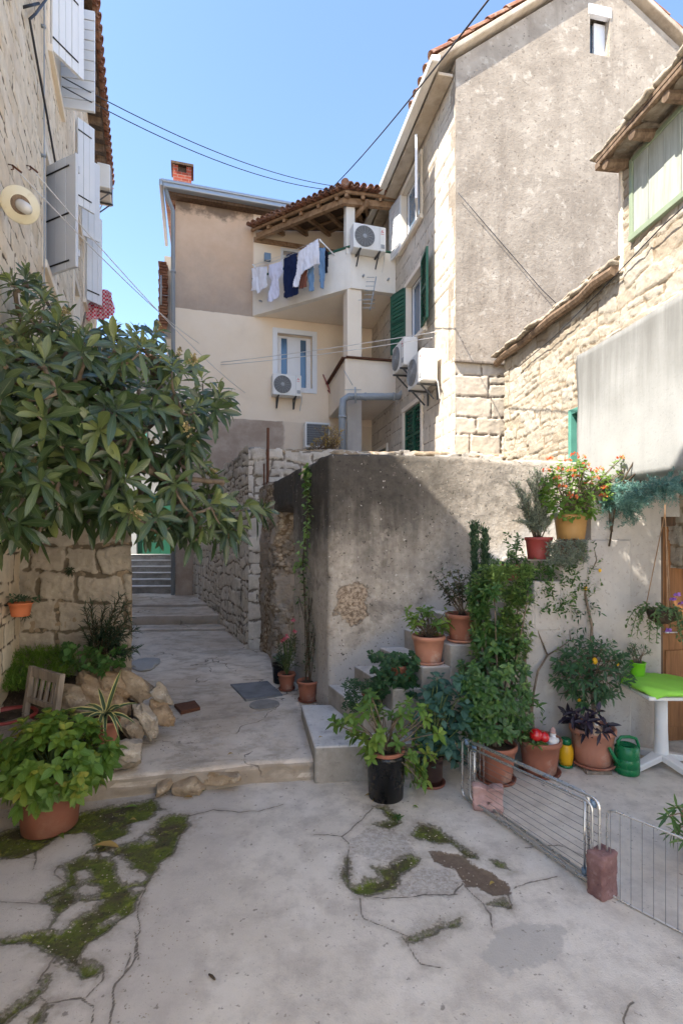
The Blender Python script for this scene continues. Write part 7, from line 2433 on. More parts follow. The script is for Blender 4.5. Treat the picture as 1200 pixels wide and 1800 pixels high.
# pots on the stairs
def euphorbia():
    c = Vector((.245, 4.33, .455))
    t = plant('potted_succulent', 'small dense dark green plant on the lowest cement stair tread', 'potted plant', c)
    top = pot(t, c, .075, .11, M['terracotta'], .055)
    lv = Leaves(41); rs = lv.rs; tips = []
    for k in range(130):
        p = P(rs.uniform(603, 675), rs.uniform(1196, 1252), 4.28 + rs.uniform(-.13, .1)); tips.append(p)
        lv.rosette(p, Vector((rs.normal(0, .4), -.4, .8)), 10, .035, .014, (30, 100), .1, .15, T_SMALL, np.clip(rs.normal(.4, .25), 0, 1), stem=.03)
    stems(t, top - Vector((0, 0, .02)), tips[::4], .004, .002, 'stem_green', .02, 1)
    lv.build('foliage', LF['dark'], t)
euphorbia()
def geranium():
    c = Vector((.50, 4.36, .63))
    t = plant('potted_geranium', 'dark green geranium trailing over its pot on the second stair tread', 'potted plant', c)
    top = pot(t, c, .10, .17, M['terracotta'], .078)
    lv = Leaves(42); rs = lv.rs; tips = []
    for k in range(150):
        p = P(rs.uniform(652, 735), rs.uniform(1148, 1222), 4.34 + rs.uniform(-.17, .12)); tips.append(p)
        lv.rosette(p, Vector((rs.normal(0, .5), -.5, .7)), 5, .05, .05, (50, 100), .2, .1, T_SMALL, np.clip(rs.normal(.4, .3), 0, 1), stem=.02)
    stems(t, top - Vector((0, 0, .02)), tips[::4], .005, .002, 'stem_green', .02, 2)
    lv.build('foliage', LF['dark'], t)
geranium()
def stair_pot_a():
    c = Vector((.745, 4.385, .805))
    t = plant('potted_begonia', 'yellow green leafy plant in a wide terracotta pot on the third stair tread', 'potted plant', c)
    top = pot(t, c, .138, .225, M['terracotta_pale'], .105, M['terracotta_pale'])
    lv = Leaves(43); rs = lv.rs; tips = []
    for k in range(40):
        p = P(rs.uniform(715, 790), rs.uniform(1070, 1112), 4.38 + rs.uniform(-.12, .12)); tips.append(p)
        d = (p - top).normalized()
        lv.rosette(p, d * .6 + Vector((0, -.3, .6)), rs.randint(4, 7), rs.uniform(.055, .08), .032, (45, 100), .25, .12, T_MID, np.clip(rs.normal(.5, .25), 0, 1), stem=.03)
    stems(t, top - Vector((0, 0, .02)), tips, .005, .002, 'bark_dark', .02, 3)
    lv.build('foliage', LF['hydr_d'], t)
stair_pot_a()
def stair_pot_b():
    c = Vector((1.04, 4.42, .985))
    t = plant('potted_rose', 'sparse rose bush in a lime streaked terracotta pot on the fourth stair tread', 'potted plant', c)
    top = pot(t, c, .138, .225, M['terracotta'], .105, M['terracotta_pale'])
    lv = Leaves(44); rs = lv.rs
    tips = [P(x, y, 4.42 + rs.uniform(-.1, .1)) for x, y in ((762, 1010), (775, 1005), (790, 1002), (805, 1000), (818, 1010), (770, 1025), (800, 1020), (822, 1030), (782, 1040), (812, 1045))]
    ps = stems(t, top - Vector((0, 0, .02)), tips, .006, .003, 'bark', .03, 4)
    for p in ps: lv.along(p, 34, .052, .028, T_MID, (50, 90), .2, .022, rnd=.6, t0=.45)
    lv.build('foliage', LF['rose'], t)
LF['rose'] = m_leaf('dull_green_leaf', [(.03, .05, .025), (.06, .085, .035), (.12, .13, .05)], .5, .25)
stair_pot_b()
def small_shelf_pot():
    c = Vector((1.50, 4.46, 1.505))
    t = plant('potted_herb', 'low green herb in a small terracotta pot below the red plastic pot', 'potted plant', c)
    top = pot(t, c, .10, .14, M['terracotta'], .08)
    lv = Leaves(45); rs = lv.rs; tips = []
    for (n, x0, x1, y0, y1) in ((40, 862, 935, 985, 1015), (26, 888, 922, 938, 985)):
        for k in range(n):
            p = P(rs.uniform(x0, x1), rs.uniform(y0, y1), 4.44 + rs.uniform(-.1, .08)); tips.append(p)
            lv.rosette(p, Vector((rs.normal(0, .4), -.4, .7)), 6, .045, .022, (40, 95), .15, .12, T_MID, np.clip(rs.normal(.45, .25), 0, 1), stem=.03)
    stems(t, top - Vector((0, 0, .02)), tips[::4], .004, .002, 'stem_green', .02, 5)
    lv.build('foliage', LF['shiny'], t)
small_shelf_pot()
def rosemary():
    c = Vector((1.715, 4.46, 1.68))
    t = plant('potted_rosemary', 'tall grey rosemary in a red plastic pot high on the stairs', 'potted plant', c)
    top = pot(t, c, .112, .20, M['red_plastic'], .088)
    b = MB(); b.box(c + Vector((0, 0, .004)), .26, .22, .01); b.build('tray', M['wood_grey'], t)
    lv = Leaves(46); rs = lv.rs
    tips = [P(x, y, 4.44 + rs.uniform(-.12, .12)) for x, y in ((912, 862), (925, 845), (938, 832), (945, 826), (955, 838), (960, 855), (930, 870), (945, 865), (965, 880), (920, 890), (950, 895), (915, 915), (968, 905), (935, 905), (905, 850))]
    ps = stems(t, top - Vector((0, 0, .02)), tips, .007, .003, 'bark', .05, 6)
    for p in ps:
        for q in range(5): lv.along([v + Vector((rs.normal(0, .022), rs.normal(0, .022), 0)) for v in p], 95, .040, .007, T_SMALL, (25, 65), 0, .006, rnd=.45, t0=.28)
    lv.build('foliage', LF['grey'], t)
rosemary()
def lantana():
    c = Vector((2.0, 4.47, 1.855))
    t = plant('potted_lantana', 'sunlit lantana with orange flower heads in an ochre pot on the stair top', 'potted plant', c)
    top = pot(t, c, .14, .22, M['ochre_pot'], .112)
    lv = Leaves(47); rs = lv.rs; fl = Leaves(48); tips = []
    for k in range(210):
        a = rs.uniform(0, 6.28); r = math.sqrt(rs.uniform(0, 1))
        x, y = 1012 + math.cos(a) * 62 * r, 862 + math.sin(a) * 52 * r
        p = P(x, y, 4.45 + rs.uniform(-.18, .16)); tips.append(p)
        lv.rosette(p, (p - top).normalized() * .6 + Vector((-.1, -.3, .6)), rs.randint(5, 8), rs.uniform(.045, .062), .032, (40, 100), .2, .12, T_MID, np.clip(rs.normal(.5, .25), 0, 1), stem=.05)
    for (x, y) in ((1085, 832), (1100, 822), (1115, 815), (1128, 820), (1092, 845), (1070, 855), (1125, 832), (1080, 815), (1090, 808)):
        p = P(x, y, 4.40); tips.append(p)
        lv.rosette(p, Vector((.2, -.3, .8)), 7, .055, .033, (35, 100), .2, .12, T_MID, .6, stem=.05)
    stems(t, top - Vector((0, 0, .02)), tips[::4] + tips[-9:], .006, .003, 'bark', .04, 7)
    lv.build('foliage', LF['lantana'], t)
    for (x, y) in ((966, 808), (960, 828), (983, 826), (997, 811), (1010, 800), (1004, 829), (1012, 838), (1028, 818), (1032, 826), (1043, 830), (1053, 826), (1034, 850), (1062, 860), (1060, 873), (988, 856), (1000, 872), (1008, 875), (1128, 803), (1090, 806), (1022, 805), (978, 842), (1046, 842)):
        p = np.array(P(x, y, 4.34 + rs.uniform(-.05, .05)))
        d = rs.normal(size=(24, 3)); d[:, 2] = np.abs(d[:, 2]) * .6; d[:, 1] -= .5; d /= np.linalg.norm(d, axis=1, keepdims=True)
        fl = Leaves(48); fl.put(p + d * .024, d + rs.normal(0, .3, (24, 3)), np.roll(d, 1, 1), .017, .017, 0, .1, T_SMALL, np.clip(rs.normal(.4, .25, 24), 0, 1)); fl.build('flower_head', LF['petal_orange'], t)
lantana()
def grey_trailer():
    c = Vector((1.985, 4.33, 1.66))
    root = Vector((1.95, 4.42, 1.855))
    t = plant('trailing_sage', 'silvery grey bushy plant hanging below the ochre pot', 'plant', root, None)
    lv = Leaves(49); rs = lv.rs; tips = []
    for k in range(90):
        p = P(rs.uniform(962, 1030), rs.uniform(952, 992), 4.33 + rs.uniform(-.1, .06)); tips.append(p)
        lv.rosette(p, Vector((rs.normal(0, .5), -.5, .4)), 12, .05, .010, (25, 100), .1, .1, T_SMALL, np.clip(rs.normal(.5, .25), 0, 1), stem=.05)
    stems(t, root, tips[::2], .005, .002, 'bark', .02, 8)
    lv.build('foliage', LF['grey'], t)
grey_trailer()
def creeper():
    t = plant('blue_creeper', 'blue green needle leaved creeper hanging along the edge under the white storey', 'plant', P(1085, 850, 4.42), None)
    lv = Leaves(50); rs = lv.rs; m = MB()
    A, B = P(1068, 868, 4.44), P(1215, 842, 3.62)
    m.tube(sag(A, B, .02, 10), .012, 6)
    m.tube([P(1075, 935, 4.44), A], .012, 6)
    for k in range(430):
        f = rs.rand()
        p = A.lerp(B, f) + Vector((rs.normal(0, .02), rs.normal(0, .04), rs.normal(-.03, .032)))
        d = Vector((rs.normal(0, .6), rs.normal(0, .5) - .3, rs.normal(.1, .5)))
        lv.along([p, p + d.normalized() * .06, p + d.normalized() * .10 + Vector((0, 0, -.02))], 22, .026, .006, T_SMALL, (30, 75), 0, .003, rnd=np.clip(rs.normal(.6, .2), 0, 1))
    for k in range(190):
        p = P(rs.uniform(1066, 1128), 862 + abs(rs.normal(0, 22)), 4.40 + rs.uniform(-.06, .04))
        d = Vector((rs.normal(0, .6), rs.normal(0, .4) - .3, -.5))
        lv.along([p, p + d.normalized() * .06, p + d.normalized() * .11], 22, .026, .006, T_SMALL, (30, 75), 0, .003, rnd=np.clip(rs.normal(.35, .2), 0, 1))
    m.build('stem', M['bark'], t); lv.build('foliage', LF['teal'], t)
creeper()
def branches():
    r = Vector((2.30, 4.40, 1.80))
    t = plant('bare_rose_branch', 'bare thorny branches leaning up across the white rendered wall', 'plant', r, None)
    m = MB()
    for q in ([r, P(1085, 862, 4.34), P(1120, 800, 4.28), P(1150, 758, 4.2), P(1175, 715, 4.1), P(1215, 680, 4.0)],
              [P(1085, 862, 4.34), P(1130, 820, 4.25), P(1165, 780, 4.15), P(1190, 755, 4.05), P(1225, 735, 4.0)],
              [P(1175, 715, 4.1), P(1168, 700, 4.1), P(1155, 716, 4.08)], [P(1190, 755, 4.05), P(1182, 744, 4.05), P(1176, 748, 4.03)], [P(1150, 758, 4.2), P(1140, 745, 4.18)], [P(1110, 870, 4.34), P(1126, 845, 4.3), P(1140, 848, 4.28), P(1150, 836, 4.25)]):
        m.tube(q, list(np.linspace(.009, .003, len(q))), 6)
    m.build('stem', M['bark_dark'], t, smooth=True)
branches()
def basket():
    c = P(1162, 1082, 4.12)
    t = plant('hanging_basket', 'dark hanging basket of trailing green plants before the brown door', 'hanging plant', c, None)
    b = MB(); b.lathe(c, [(.05, -.06), (.09, -.03), (.11, .03), (.115, .05), (.105, .05), (.09, .02)], 24); b.build('basket', M['bark_dark'], t, smooth=True)
    hook = Vector((c.x + .03, c.y, 2.362))
    b = MB()
    for k in range(3):
        a = k * 2.09 + .4; b.tube([c + Vector((.11 * math.cos(a), .11 * math.sin(a), .05)), hook - Vector((0, 0, .28)), hook], .004, 5)
    b.build('cord', M['wood_beam'], t)
    lv = Leaves(51); rs = lv.rs; m = MB()
    for k in range(26):
        a = rs.uniform(0, 6.28); L = rs.uniform(.14, .30)
        d = Vector((math.cos(a) * .9 - .25, math.sin(a) * .5 - .25, 0))
        pth = bez(c + Vector((d.x * .08, d.y * .08, .05)), c + d * L * .8 + Vector((0, 0, .12)), c + d * L + Vector((0, 0, rs.uniform(-.22, .05))), 7)
        m.tube(pth, .003, 5)
        lv.along(pth, 20, .035, .018, T_MID, (45, 85), .2, .01, rnd=np.clip(rs.normal(.5, .2), 0, 1))
    m.build('stem', M['stem_green'], t); lv.build('foliage', LF['rose2'], t)
    for (x, y) in ((1190, 1045), (1182, 1052), (1175, 1108), (1196, 1060)):
        p = np.array(P(x, y, 4.0)); d = rs.normal(size=(9, 3)); d /= np.linalg.norm(d, axis=1, keepdims=True)
        fl = Leaves(52); fl.put(np.repeat(p[None], 9, 0), d, np.roll(d, 1, 1), .028, .026, .1, .1, T_SMALL); fl.build('flower_head', LF['petal_purple'], t)
LF['rose2'] = m_leaf('soft_green_leaf', [(.05, .10, .035), (.09, .16, .06), (.15, .22, .09)], .5, .25)
basket()
def table_pot():
    c = Vector((2.50, 4.33, .700))
    t = plant('potted_succulent', 'small dark leaved plant in a bright lime green pot on the table', 'potted plant', c)
    top = pot(t, c, .066, .125, M['lime_plastic'], .055, rim=.1)
    lv = Leaves(53); rs = lv.rs; tips = []
    for k in range(16):
        p = top + Vector((rs.normal(0, .055), rs.normal(0, .04), rs.uniform(.03, .13))); tips.append(p)
        lv.rosette(p, (p - top).normalized() + Vector((0, 0, .3)), 9, .045, .011, (25, 90), .1, .15, T_SMALL, stem=.03)
    stems(t, top - Vector((0, 0, .02)), tips, .004, .002, 'bark', .01, 9)
    lv.build('foliage', LF['dark'], t)
table_pot()

# ------------------------------------------------------------------ pots by the doorway and ivy on the dark wall
def doorway_pots():
    c = Vector((-.345, 5.28, .19))
    t = plant('potted_vine', 'slim dark vine in a terracotta pot at the corner of the stained wall', 'potted plant', c)
    top = pot(t, c, .112, .20, M['terracotta'], .082, M['terracotta_dark'])
    lv = Leaves(61); rs = lv.rs; m = MB()
    for k in range(9):
        x = rs.uniform(528, 560)
        pth = bez(top + Vector((rs.uniform(-.05, .05), 0, -.02)), P(x, 1120, 5.3), P(rs.uniform(522, 568), rs.uniform(1010, 1090), 5.42), 8)
        m.tube(pth, .004, 5)
        lv.along(pth, 26, .05, .022, T_MID, (45, 90), .3, .025, rnd=.35, t0=.15)
    m.build('stem', M['bark_dark'], t); lv.build('foliage', LF['dark'], t)
    c = Vector((-.60, 5.62, .2))
    t = plant('potted_carnation', 'small pink flowered plant in a terracotta pot beside the doorway', 'potted plant', c)
    top = pot(t, c, .095, .17, M['terracotta'], .07, M['terracotta_dark'])
    lv = Leaves(62); rs = lv.rs; m = MB(); fl = Leaves(63)
    for k in range(40):
        p = P(rs.uniform(488, 520), rs.uniform(1120, 1178), 5.6 + rs.uniform(-.1, .1))
        pth = bez(top - Vector((0, 0, .02)), (top + p) / 2 + Vector((0, 0, .03)), p, 5); m.tube(pth, .003, 5)
        lv.rosette(p, (p - top).normalized() + Vector((0, -.2, .3)), 7, .075, .014, (25, 85), .25, .1, T_MID, np.clip(rs.normal(.5, .2), 0, 1), stem=.05)
    for (x, y) in ((515, 1090), (501, 1123), (497, 1127), (505, 1118), (518, 1110)):
        p = np.array(P(x, y, 5.55)); d = rs.normal(size=(12, 3)); d /= np.linalg.norm(d, axis=1, keepdims=True)
        fl = Leaves(63); fl.put(np.repeat(p[None], 12, 0), d, np.roll(d, 1, 1), .03, .026, .1, .1, T_SMALL); fl.build('flower_head', LF['petal_pink'], t)
        m.tube([top, Vector(p)], .003, 5)
    m.build('stem', M['stem_green'], t); lv.build('foliage', LF['rose'], t)
    c = Vector((-.70, 5.9, .2))
    t = plant('flower_pot', 'black plastic pot with sparse leaves behind the pink flowers', 'potted plant', c)
    top = pot(t, c, .10, .22, M['black_plastic'], .085)
    lv = Leaves(64)
    for k in range(10): lv.rosette(top + Vector((lv.rs.normal(0, .04), lv.rs.normal(0, .04), .04)), Vector((lv.rs.normal(0, .4), -.2, 1)), 7, .09, .02, (20, 70), .3, .1, T_MID, stem=.03)
    lv.build('foliage', LF['dark'], t)
    # ivy
    pth0 = [FDS.pt(.62, .02, 2.62), FDS.pt(.55, .035, 2.55), FDS.pt(.50, .04, 2.35), FDS.pt(.52, .04, 2.1), FDS.pt(.60, .04, 1.85), FDS.pt(.68, .04, 1.6), FDS.pt(.62, .04, 1.2), FDS.pt(.50, .04, .75), FDS.pt(.45, .03, .3)]
    t = plant('ivy', 'ivy strand climbing the side of the stained wall to its top', 'plant', FDS.pt(.45, .03, .2), None)
    m = MB(); m.tube(pth0, .006, 6)
    lv = Leaves(65)
    lv.along(pth0[:3], 60, .055, .045, T_MID, (50, 95), .3, .025, rnd=.85, t0=0)
    lv.along(pth0[2:5], 60, .05, .04, T_MID, (50, 95), .3, .022, rnd=.55, t0=0)
    lv.along(pth0[4:7], 70, .045, .04, T_MID, (50, 95), .3, .04, rnd=.15, t0=0)
    b2 = [FDS.pt(.68, .03, 1.6), FDS.pt(.85, .03, 1.58), FDS.pt(1.0, .03, 1.52)]
    m.tube(b2, .004, 5); lv.along(b2, 22, .045, .038, T_MID, (50, 95), .3, .02, rnd=.2, t0=0)
    m.build('stem', M['bark_dark'], t); lv.build('foliage', LF['shiny'], t)
doorway_pots()

# ------------------------------------------------------------------ bed, rocks and plants at the left
def left_bed():
    F = Fr((-3.1, 4.55), (1, .02))
    def shp(V):
        V = V.copy()
        k = np.clip((V[:, 0] - .85) / .5, 0, 1)
        V[:, 2] = np.where(V[:, 2] > .2, V[:, 2] - .30 * k - .22 * np.clip((V[:, 1] - .2) / .55, 0, 1), V[:, 2])
        return V
    o = rough_box('garden_bed', F, 0, 1.35, .0, .75, .1, .66, M['soil'], None, (-2.5, 4.3, .1), res=.04, amp=.03, freq=5, r=.06, seed=3, shape=shp)
    tag(o, 'earth bed in front of the block wall', None, None, 'structure')
    RK = [  # px centre, Y, size (along, across, depth) m, in-plane angle deg, seed, label
        (196, 1206, 4.36, (.50, .26, .30), -32, 11, 'large upper rock left of the steep slab on the pile'),
        (236, 1203, 4.44, (.56, .20, .30), -38, 12, 'steep long slab at the top right of the rock pile'),
        (285, 1222, 4.46, (.26, .13, .22), -52, 13, 'small rock at the far right edge of the pile'),
        (160, 1218, 4.22, (.46, .21, .28), -34, 14, 'pale rock above the striped agave leaves'),
        (125, 1232, 4.12, (.40, .24, .28), -20, 15, 'leftmost rock of the pile beside the wooden chair'),
        (255, 1264, 4.22, (.37, .15, .24), -50, 16, 'long rock slanting to the path at the bottom of the pile'),
        (285, 1256, 4.38, (.33, .17, .24), -48, 17, 'lowest right rock resting on the path'),
        (234, 1282, 4.06, (.30, .14, .24), -54, 18, 'narrow dark rock behind the agave'),
        (222, 1326, 3.80, (.31, .24, .28), 8, 19, 'squarish weathered rock on the end of the step'),
        (205, 1240, 4.30, (.34, .24, .30), -35, 20, 'half buried rock in the middle of the pile'),
    ]
    for (x, y, Y, dm, ang, sd, lb) in RK:
        a = math.radians(ang)
        R = np.array(Matrix.Rotation(a, 3, 'Y').transposed() if False else Matrix.Rotation(-a, 3, 'Y'))
        p = P(x, y, Y)
        o = rock('rock', p, (dm[0] * .98, dm[2], dm[1] * 1.05), R, sd, M[('rock', 'rock_grey', 'rock_brown')[sd % 3]], None, p, n=26, amp=.10, cuts=18)
        tag(o, lb, 'rock', 'rocks of the pile at the block wall')
    # feathery ground cover
    lv = Leaves(71); rs = lv.rs
    for k in range(900):
        x, y = rs.uniform(-40, 130), rs.uniform(1146, 1215)
        if x > 105 and y > 1190: continue
        p = P(x, y, np.interp(y, [1146, 1215], [4.5, 4.0]) + rs.uniform(-.06, .06))
        d = Vector((rs.normal(0, .5), rs.normal(0, .4) - .2, .9)).normalized()
        lv.along([p - d * .03, p + d * .03, p + d * .065], 16, .030, .006, T_SMALL, (35, 75), 0, .004, rnd=np.clip(rs.normal(.45, .22), 0, 1))
    o = lv.build('ground_cover', LF['fern'], None, (-2.6, 4.2, .5))
    tag(o, 'feathery bright green ground cover below the block wall', 'ground cover', None, 'stuff')
    # dark narrow leaved shrub
    root = P(180, 1165, 4.4)
    t = plant('narrow_leaved_shrub', 'dark shrub with narrow spiky leaves against the block wall corner', 'shrub', root, None)
    lv = Leaves(72); m = MB()
    for (x, y) in ((212, 1045), (222, 1060), (200, 1075), (228, 1085), (240, 1105), (215, 1110), (150, 1070), (160, 1060), (170, 1095), (190, 1100), (145, 1105), (205, 1135), (225, 1150), (160, 1130), (238, 1140), (185, 1065), (195, 1120), (176, 1118)):
        q = P(x, y, 4.32 + lv.rs.uniform(-.16, .12))
        pth = bez(root, (root + q) / 2 + Vector((-.05, 0, .05)), q, 8); m.tube(pth, list(np.linspace(.007, .003, 8)), 5)
        lv.along(pth, 60, .085, .009, T_STRAP, (30, 75), .15, .004, rnd=.4, t0=.35)
    m.build('stem', M['bark_dark'], t); lv.build('foliage', LF['spike'], t)
    # broad leaved creeper on top of the rocks
    root = P(140, 1185, 4.3)
    t = plant('bed_creeper', 'soft round leaved green creeper between ground cover and rocks', 'plant', root, None)
    lv = Leaves(73); m = MB()
    for k in range(46):
        x, y = lv.rs.uniform(112, 215), lv.rs.uniform(1140, 1180)
        p = P(x, y - (10 if x < 150 else 0), 4.25 + lv.rs.uniform(-.1, .1)); m.tube([root, (root + p) / 2 + Vector((0, 0, .04)), p], .003, 5)
        lv.rosette(p, Vector((lv.rs.normal(0, .4), -.5, .6)), 4, .065, .045, (45, 100), .3, .1, T_MID, stem=.03)
    m.build('stem', M['stem_green'], t); lv.build('foliage', LF['hydr_d2'], t)
    # striped agave
    c = P(186, 1258, 3.72)
    t = plant('striped_agave', 'yellow edged agave with arching striped leaves before the rocks', 'plant', c)
    lv = Leaves(74)
    TT = tmpl([(0, .6), (.12, .8), (.3, 1), (.5, .92), (.7, .7), (.86, .42), (.96, .14), (1, .02)])
    for (dx, dy, dz, L, dr) in ((-1, -.1, .55, .42, .42), (-1, -.2, .25, .34, .3), (.35, .1, 1.3, .40, .12), (.55, -.5, .55, .34, .85), (1, -.1, .3, .26, .5), (.9, .3, .7, .28, .35), (-.5, -.6, .5, .28, .7), (.1, -.9, .7, .28, .9), (.7, -.3, 1.0, .3, .5), (-.4, .4, 1.0, .3, .3), (-.9, .2, .9, .3, .5), (.3, -.7, .3, .25, .8), (1, -.5, .6, .24, .8)):
        lv.put([c], [(dx, dy, dz)], [(0, -.5, 1) if abs(dz) < 1.2 else (0, -1, .2)], L, .034, dr, .35, TT)
    lv.build('leaves', LF['agave'], t)
    pot(t, c - Vector((0, 0, .20)), .095, .17, M['terracotta'], .07)
    # red bowl under the ground cover
    c = Vector((-2.52, 3.85, .52)) - Vector((0, 0, .12))
    t = plant('planter_bowl', 'dark red planter bowl at the left edge under the ground cover', 'planter', c)
    pot(t, c, .20, .15, M['red_plastic'], .17)
    # hanging terracotta pot on the house wall
    Yq = FL.pt(FL.u(2), 0, 0).y
    c = FL.pt(FL.u(8), .11, P(8, 1088, Yq).z)
    t = plant('wall_pot', 'small orange terracotta pot with dark leaves hung on the left house wall', 'hanging plant', c)
    top = pot(t, c, .085, .11, M['terracotta_bright'], .065)
    b = MB(); b.tube([c + FL.Nv() * -.11 + Vector((0, 0, .09)), c + FL.Nv() * -.085 + Vector((0, 0, .09))], .008, 6); b.build('holder', M['iron'], t)
    lv = Leaves(75)
    for k in range(14): lv.rosette(top + Vector((lv.rs.normal(0, .05), lv.rs.normal(0, .05), lv.rs.uniform(0, .05))), Vector((lv.rs.normal(0, .5), -.3, .8)), 6, .045, .02, (35, 95), .25, .1, T_MID, stem=.02)
    lv.build('foliage', LF['spike_green'], t)
    # two little tufts in the wall joints
    for i, (x, y) in enumerate(((45, 1078), (128, 1003))):
        p = P(x, y, 4.56)
        lv = Leaves(76 + i)
        for k in range(5): lv.rosette(p + Vector((lv.rs.normal(0, .02), -.02, lv.rs.normal(0, .02))), Vector((lv.rs.normal(0, .3), -1, .2)), 9, .06, .010, (30, 95), .4, .1, T_SMALL, stem=.02)
        o = lv.build('wall_tuft', LF['spike'], None, p)
        tag(o, ['dark leafy tuft growing from a joint low on the block wall', 'small green tuft growing high on the block wall under the tree'][i], 'plant', 'tufts in the block wall')
M['terracotta_bright'] = m_simple('orange_terracotta', (.50, .15, .06), .7, var=.12)
LF['hydr_d2'] = m_leaf('soft_leaf', [(.035, .10, .02), (.06, .15, .03), (.10, .2, .05)], .5, .3, rib=(.14, .24, .08))
left_bed()

# dry plant on the terrace wall by the grid unit, plant at the right edge
p = Vector((P(572, 790, 7.9).x, 7.9, 3.15))
t = plant('dry_bush', 'straw coloured dry bush on the terrace wall before the grid unit', 'plant', p, None)
lv = Leaves(81); m = MB()
for k in range(70):
    x = lv.rs.choice([0, 1], p=[.35, .65]); q = P(lv.rs.normal(580, 9) if x else lv.rs.uniform(540, 600), lv.rs.uniform(752, 785) if x else lv.rs.uniform(772, 788), 7.9 + lv.rs.uniform(-.15, .15))
    m.tube([p + Vector((lv.rs.normal(0, .12), 0, 0)), q], .004, 4); lv.rosette(q, Vector((lv.rs.normal(0, .5), -.3, .8)), 8, .07, .02, (20, 90), .2, .1, T_SMALL, stem=.08)
m.build('stem', M['dry_stem'] if 'dry_stem' in M else M['bark'], t); lv.build('foliage', LF['straw'] if 'straw' in LF else LF['dry'], t)
c = Vector((2.12, 2.92, 0))
t = plant('potted_oleander', 'narrow green leaf sprays of a potted plant entering at the right edge', 'potted plant', c)
top = pot(t, c, .15, .27, M['terracotta'], .115)
lv = Leaves(82); m = MB()
for (x, y) in ((1188, 1420), (1175, 1435), (1195, 1450), (1182, 1465), (1205, 1475), (1215, 1425), (1225, 1460), (1235, 1400), (1250, 1440)):
    q = P(x, y, 2.85 + lv.rs.uniform(-.08, .08)); m.tube(bez(top - Vector((0, 0, .02)), (top + q) / 2 + Vector((0, 0, .06)), q, 6), .004, 5)
    lv.rosette(q, (q - top).normalized() + Vector((0, -.2, .1)), 9, .085, .016, (25, 90), .3, .1, T_MID, stem=.05)
m.build('stem', M['bark'], t); lv.build('foliage', LF['shiny'], t)

# fallen leaves and a twig on the floor
for i, (x, y, L, a, mt, lb) in enumerate(((163, 1491, .16, .1, 'dry', 'long dry yellow leaf lying on the moss at the left'), (112, 1478, .10, 2.4, 'hydr_d', 'green fallen leaf on the moss near the hydrangea pot'), (218, 1424, .09, .5, 'hydr_d', 'small green leaf on the moss under the step'),
                                        (735, 1424, .06, 2.2, 'hydr_d', 'green leaf fallen near the black pot'), (640, 1402, .11, .3, 'dry', 'curled brown leaf at the foot of the black pot'), (655, 1412, .10, 1.2, 'dry', 'second brown dry leaf in front of the black pot'))):
    p = G(x, y, 0)
    lv = Leaves(90 + i); lv.put([p + Vector((0, 0, .012))], [(math.cos(a), math.sin(a), .12)], [(0, 0, 1)], L, L * .36, .25, .25, T_BIG, .6)
    o = lv.build('fallen_leaf', LF[mt], None, p); tag(o, lb, 'leaf', 'fallen leaves')
p = G(372, 1720); b = MB(); b.tube([p + Vector((-.015, .012, .006)), p + Vector((.0, 0, .009)), p + Vector((.018, -.014, .006))], [.004, .006, .004], 6)
tag(b.build('twig', M['bark_dark'], None, p), 'short dark twig lying on the pale concrete', 'twig')

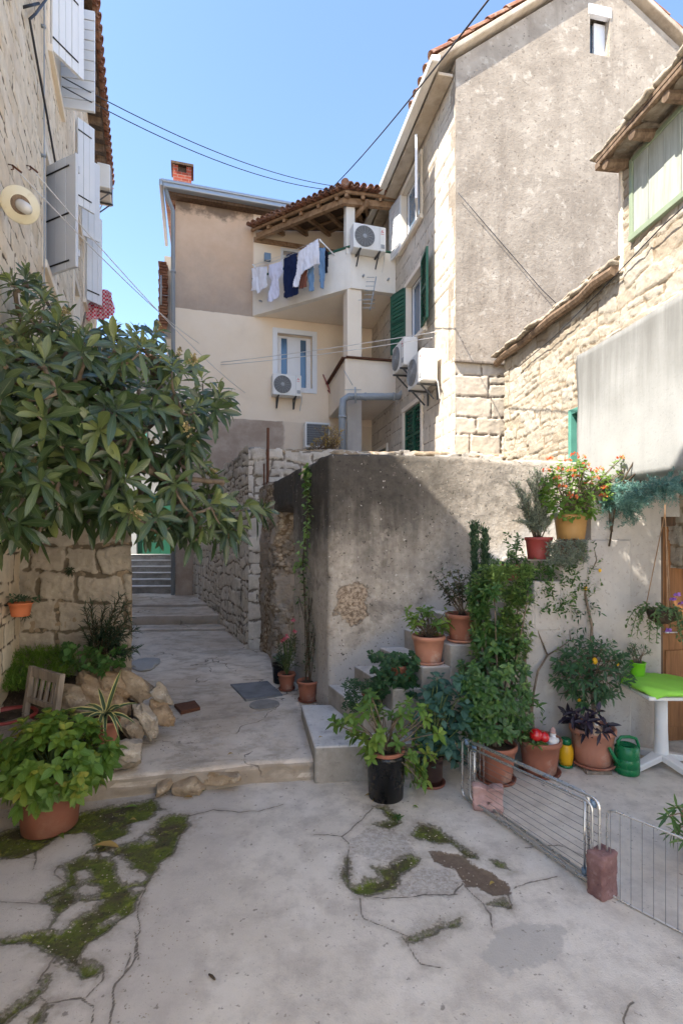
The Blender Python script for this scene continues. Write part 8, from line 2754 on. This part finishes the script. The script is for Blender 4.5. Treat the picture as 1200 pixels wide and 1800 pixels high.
# ------------------------------------------------------------------ grit, litter and weeds on the ground
def grit():
    rs = np.random.RandomState(5)
    V, Fc = [], []
    def peb(p, r):
        b = len(V)
        k = rs.uniform(.6, 1.2, 6)
        for i, d in enumerate(((1, 0, 0), (-1, 0, 0), (0, 1, 0), (0, -1, 0), (0, 0, .7), (0, 0, -.5))):
            V.append((p[0] + d[0] * r * k[i], p[1] + d[1] * r * k[i], p[2] + d[2] * r * k[i] + r * .2))
        for f in ((0, 2, 4), (2, 1, 4), (1, 3, 4), (3, 0, 4), (2, 0, 5), (1, 2, 5), (3, 1, 5), (0, 3, 5)):
            Fc.append(tuple(b + i for i in f))
    for k in range(420):
        p = G(rs.normal(150, 110), rs.uniform(1420, 1790), 0); peb(p, rs.uniform(.002, .006))
    for k in range(380):
        p = G(rs.normal(720, 90), rs.normal(1500, 60), 0); peb(p, rs.uniform(.002, .007))
    for k in range(260):
        p = G(rs.uniform(160, 1150), rs.uniform(1350, 1420) + abs(rs.normal(0, 10)), 0)
        if p.y < 3.62: peb(p, rs.uniform(.002, .006))
    for k in range(260):
        u = rs.uniform(0, 1.2); q = FDS.pt(u, abs(rs.normal(0, .08)) + .02, 0); peb((q.x, q.y, alley_z(q.y) + .008), rs.uniform(.003, .009))
    for k in range(200):
        p = G(rs.normal(330, 45), rs.normal(1275, 35), .17); peb((p.x, p.y, alley_z(p.y) + .006), rs.uniform(.003, .008))
    o = np_mesh('grit', np.array(V), Fc, M['rock_grey'], None, (0, 3, 0))
    tag(o, 'loose grit and crumbs of stone scattered over the paving', 'grit', None, 'stuff')
grit()
rsw = np.random.RandomState(8)
for i, (x, y, z, n, L, mt, lb) in enumerate(((344, 1392, .0, 7, .06, 'hydr_d2', 'small green weed at the foot of the step below its middle stone'), (132, 1418, .0, 8, .05, 'hydr_d2', 'weed beside the big hydrangea pot'), (575, 1372, .0, 5, .05, 'dark', 'tiny weed at the corner of the bottom stair block'), (700, 1440, .0, 6, .03, 'hydr_d2', 'low weed in the mossy crack before the black pot'))):
    p = G(x, y, z); lv = Leaves(200 + i)
    for k in range(n): lv.rosette(p + Vector((rsw.normal(0, .02), rsw.normal(0, .012), .01)), Vector((rsw.normal(0, .5), -.2, 1)), 6, L, L * .3, (20, 80), .3, .15, T_MID, stem=.02)
    tag(lv.build('weed', LF[mt], None, p), lb, 'weed', 'weeds in the paving')
for i, (x, y, L, a, zz, lb) in enumerate(((322, 1406, .07, .4, 0, 'curled brown leaf lying just below the step stones'), (300, 1240, .08, 2.0, .17, 'brown leaf on the path beside the rocks'), (690, 1392, .07, 2.6, 0, 'brown leaf right at the base of the black pot'), (560, 1300, .05, 1.0, .285, 'small leaf on the bottom stair block'), (400, 1330, .06, .9, .165, 'dry leaf on the path above the step'), (240, 1445, .06, 2.9, 0, 'little yellow leaf at the top of the moss patch'), (860, 1560, .05, .7, 0, 'small dry leaf by the brown soil patch'))):
    p = G(x, y, zz); lv = Leaves(220 + i); lv.put([p + Vector((0, 0, .012))], [(math.cos(a), math.sin(a), .15)], [(0, 0, 1)], L, L * .42, .3, .3, T_BIG, .3 + .1 * i)
    tag(lv.build('fallen_leaf', LF['dry'], None, p), lb, 'leaf', 'fallen leaves')
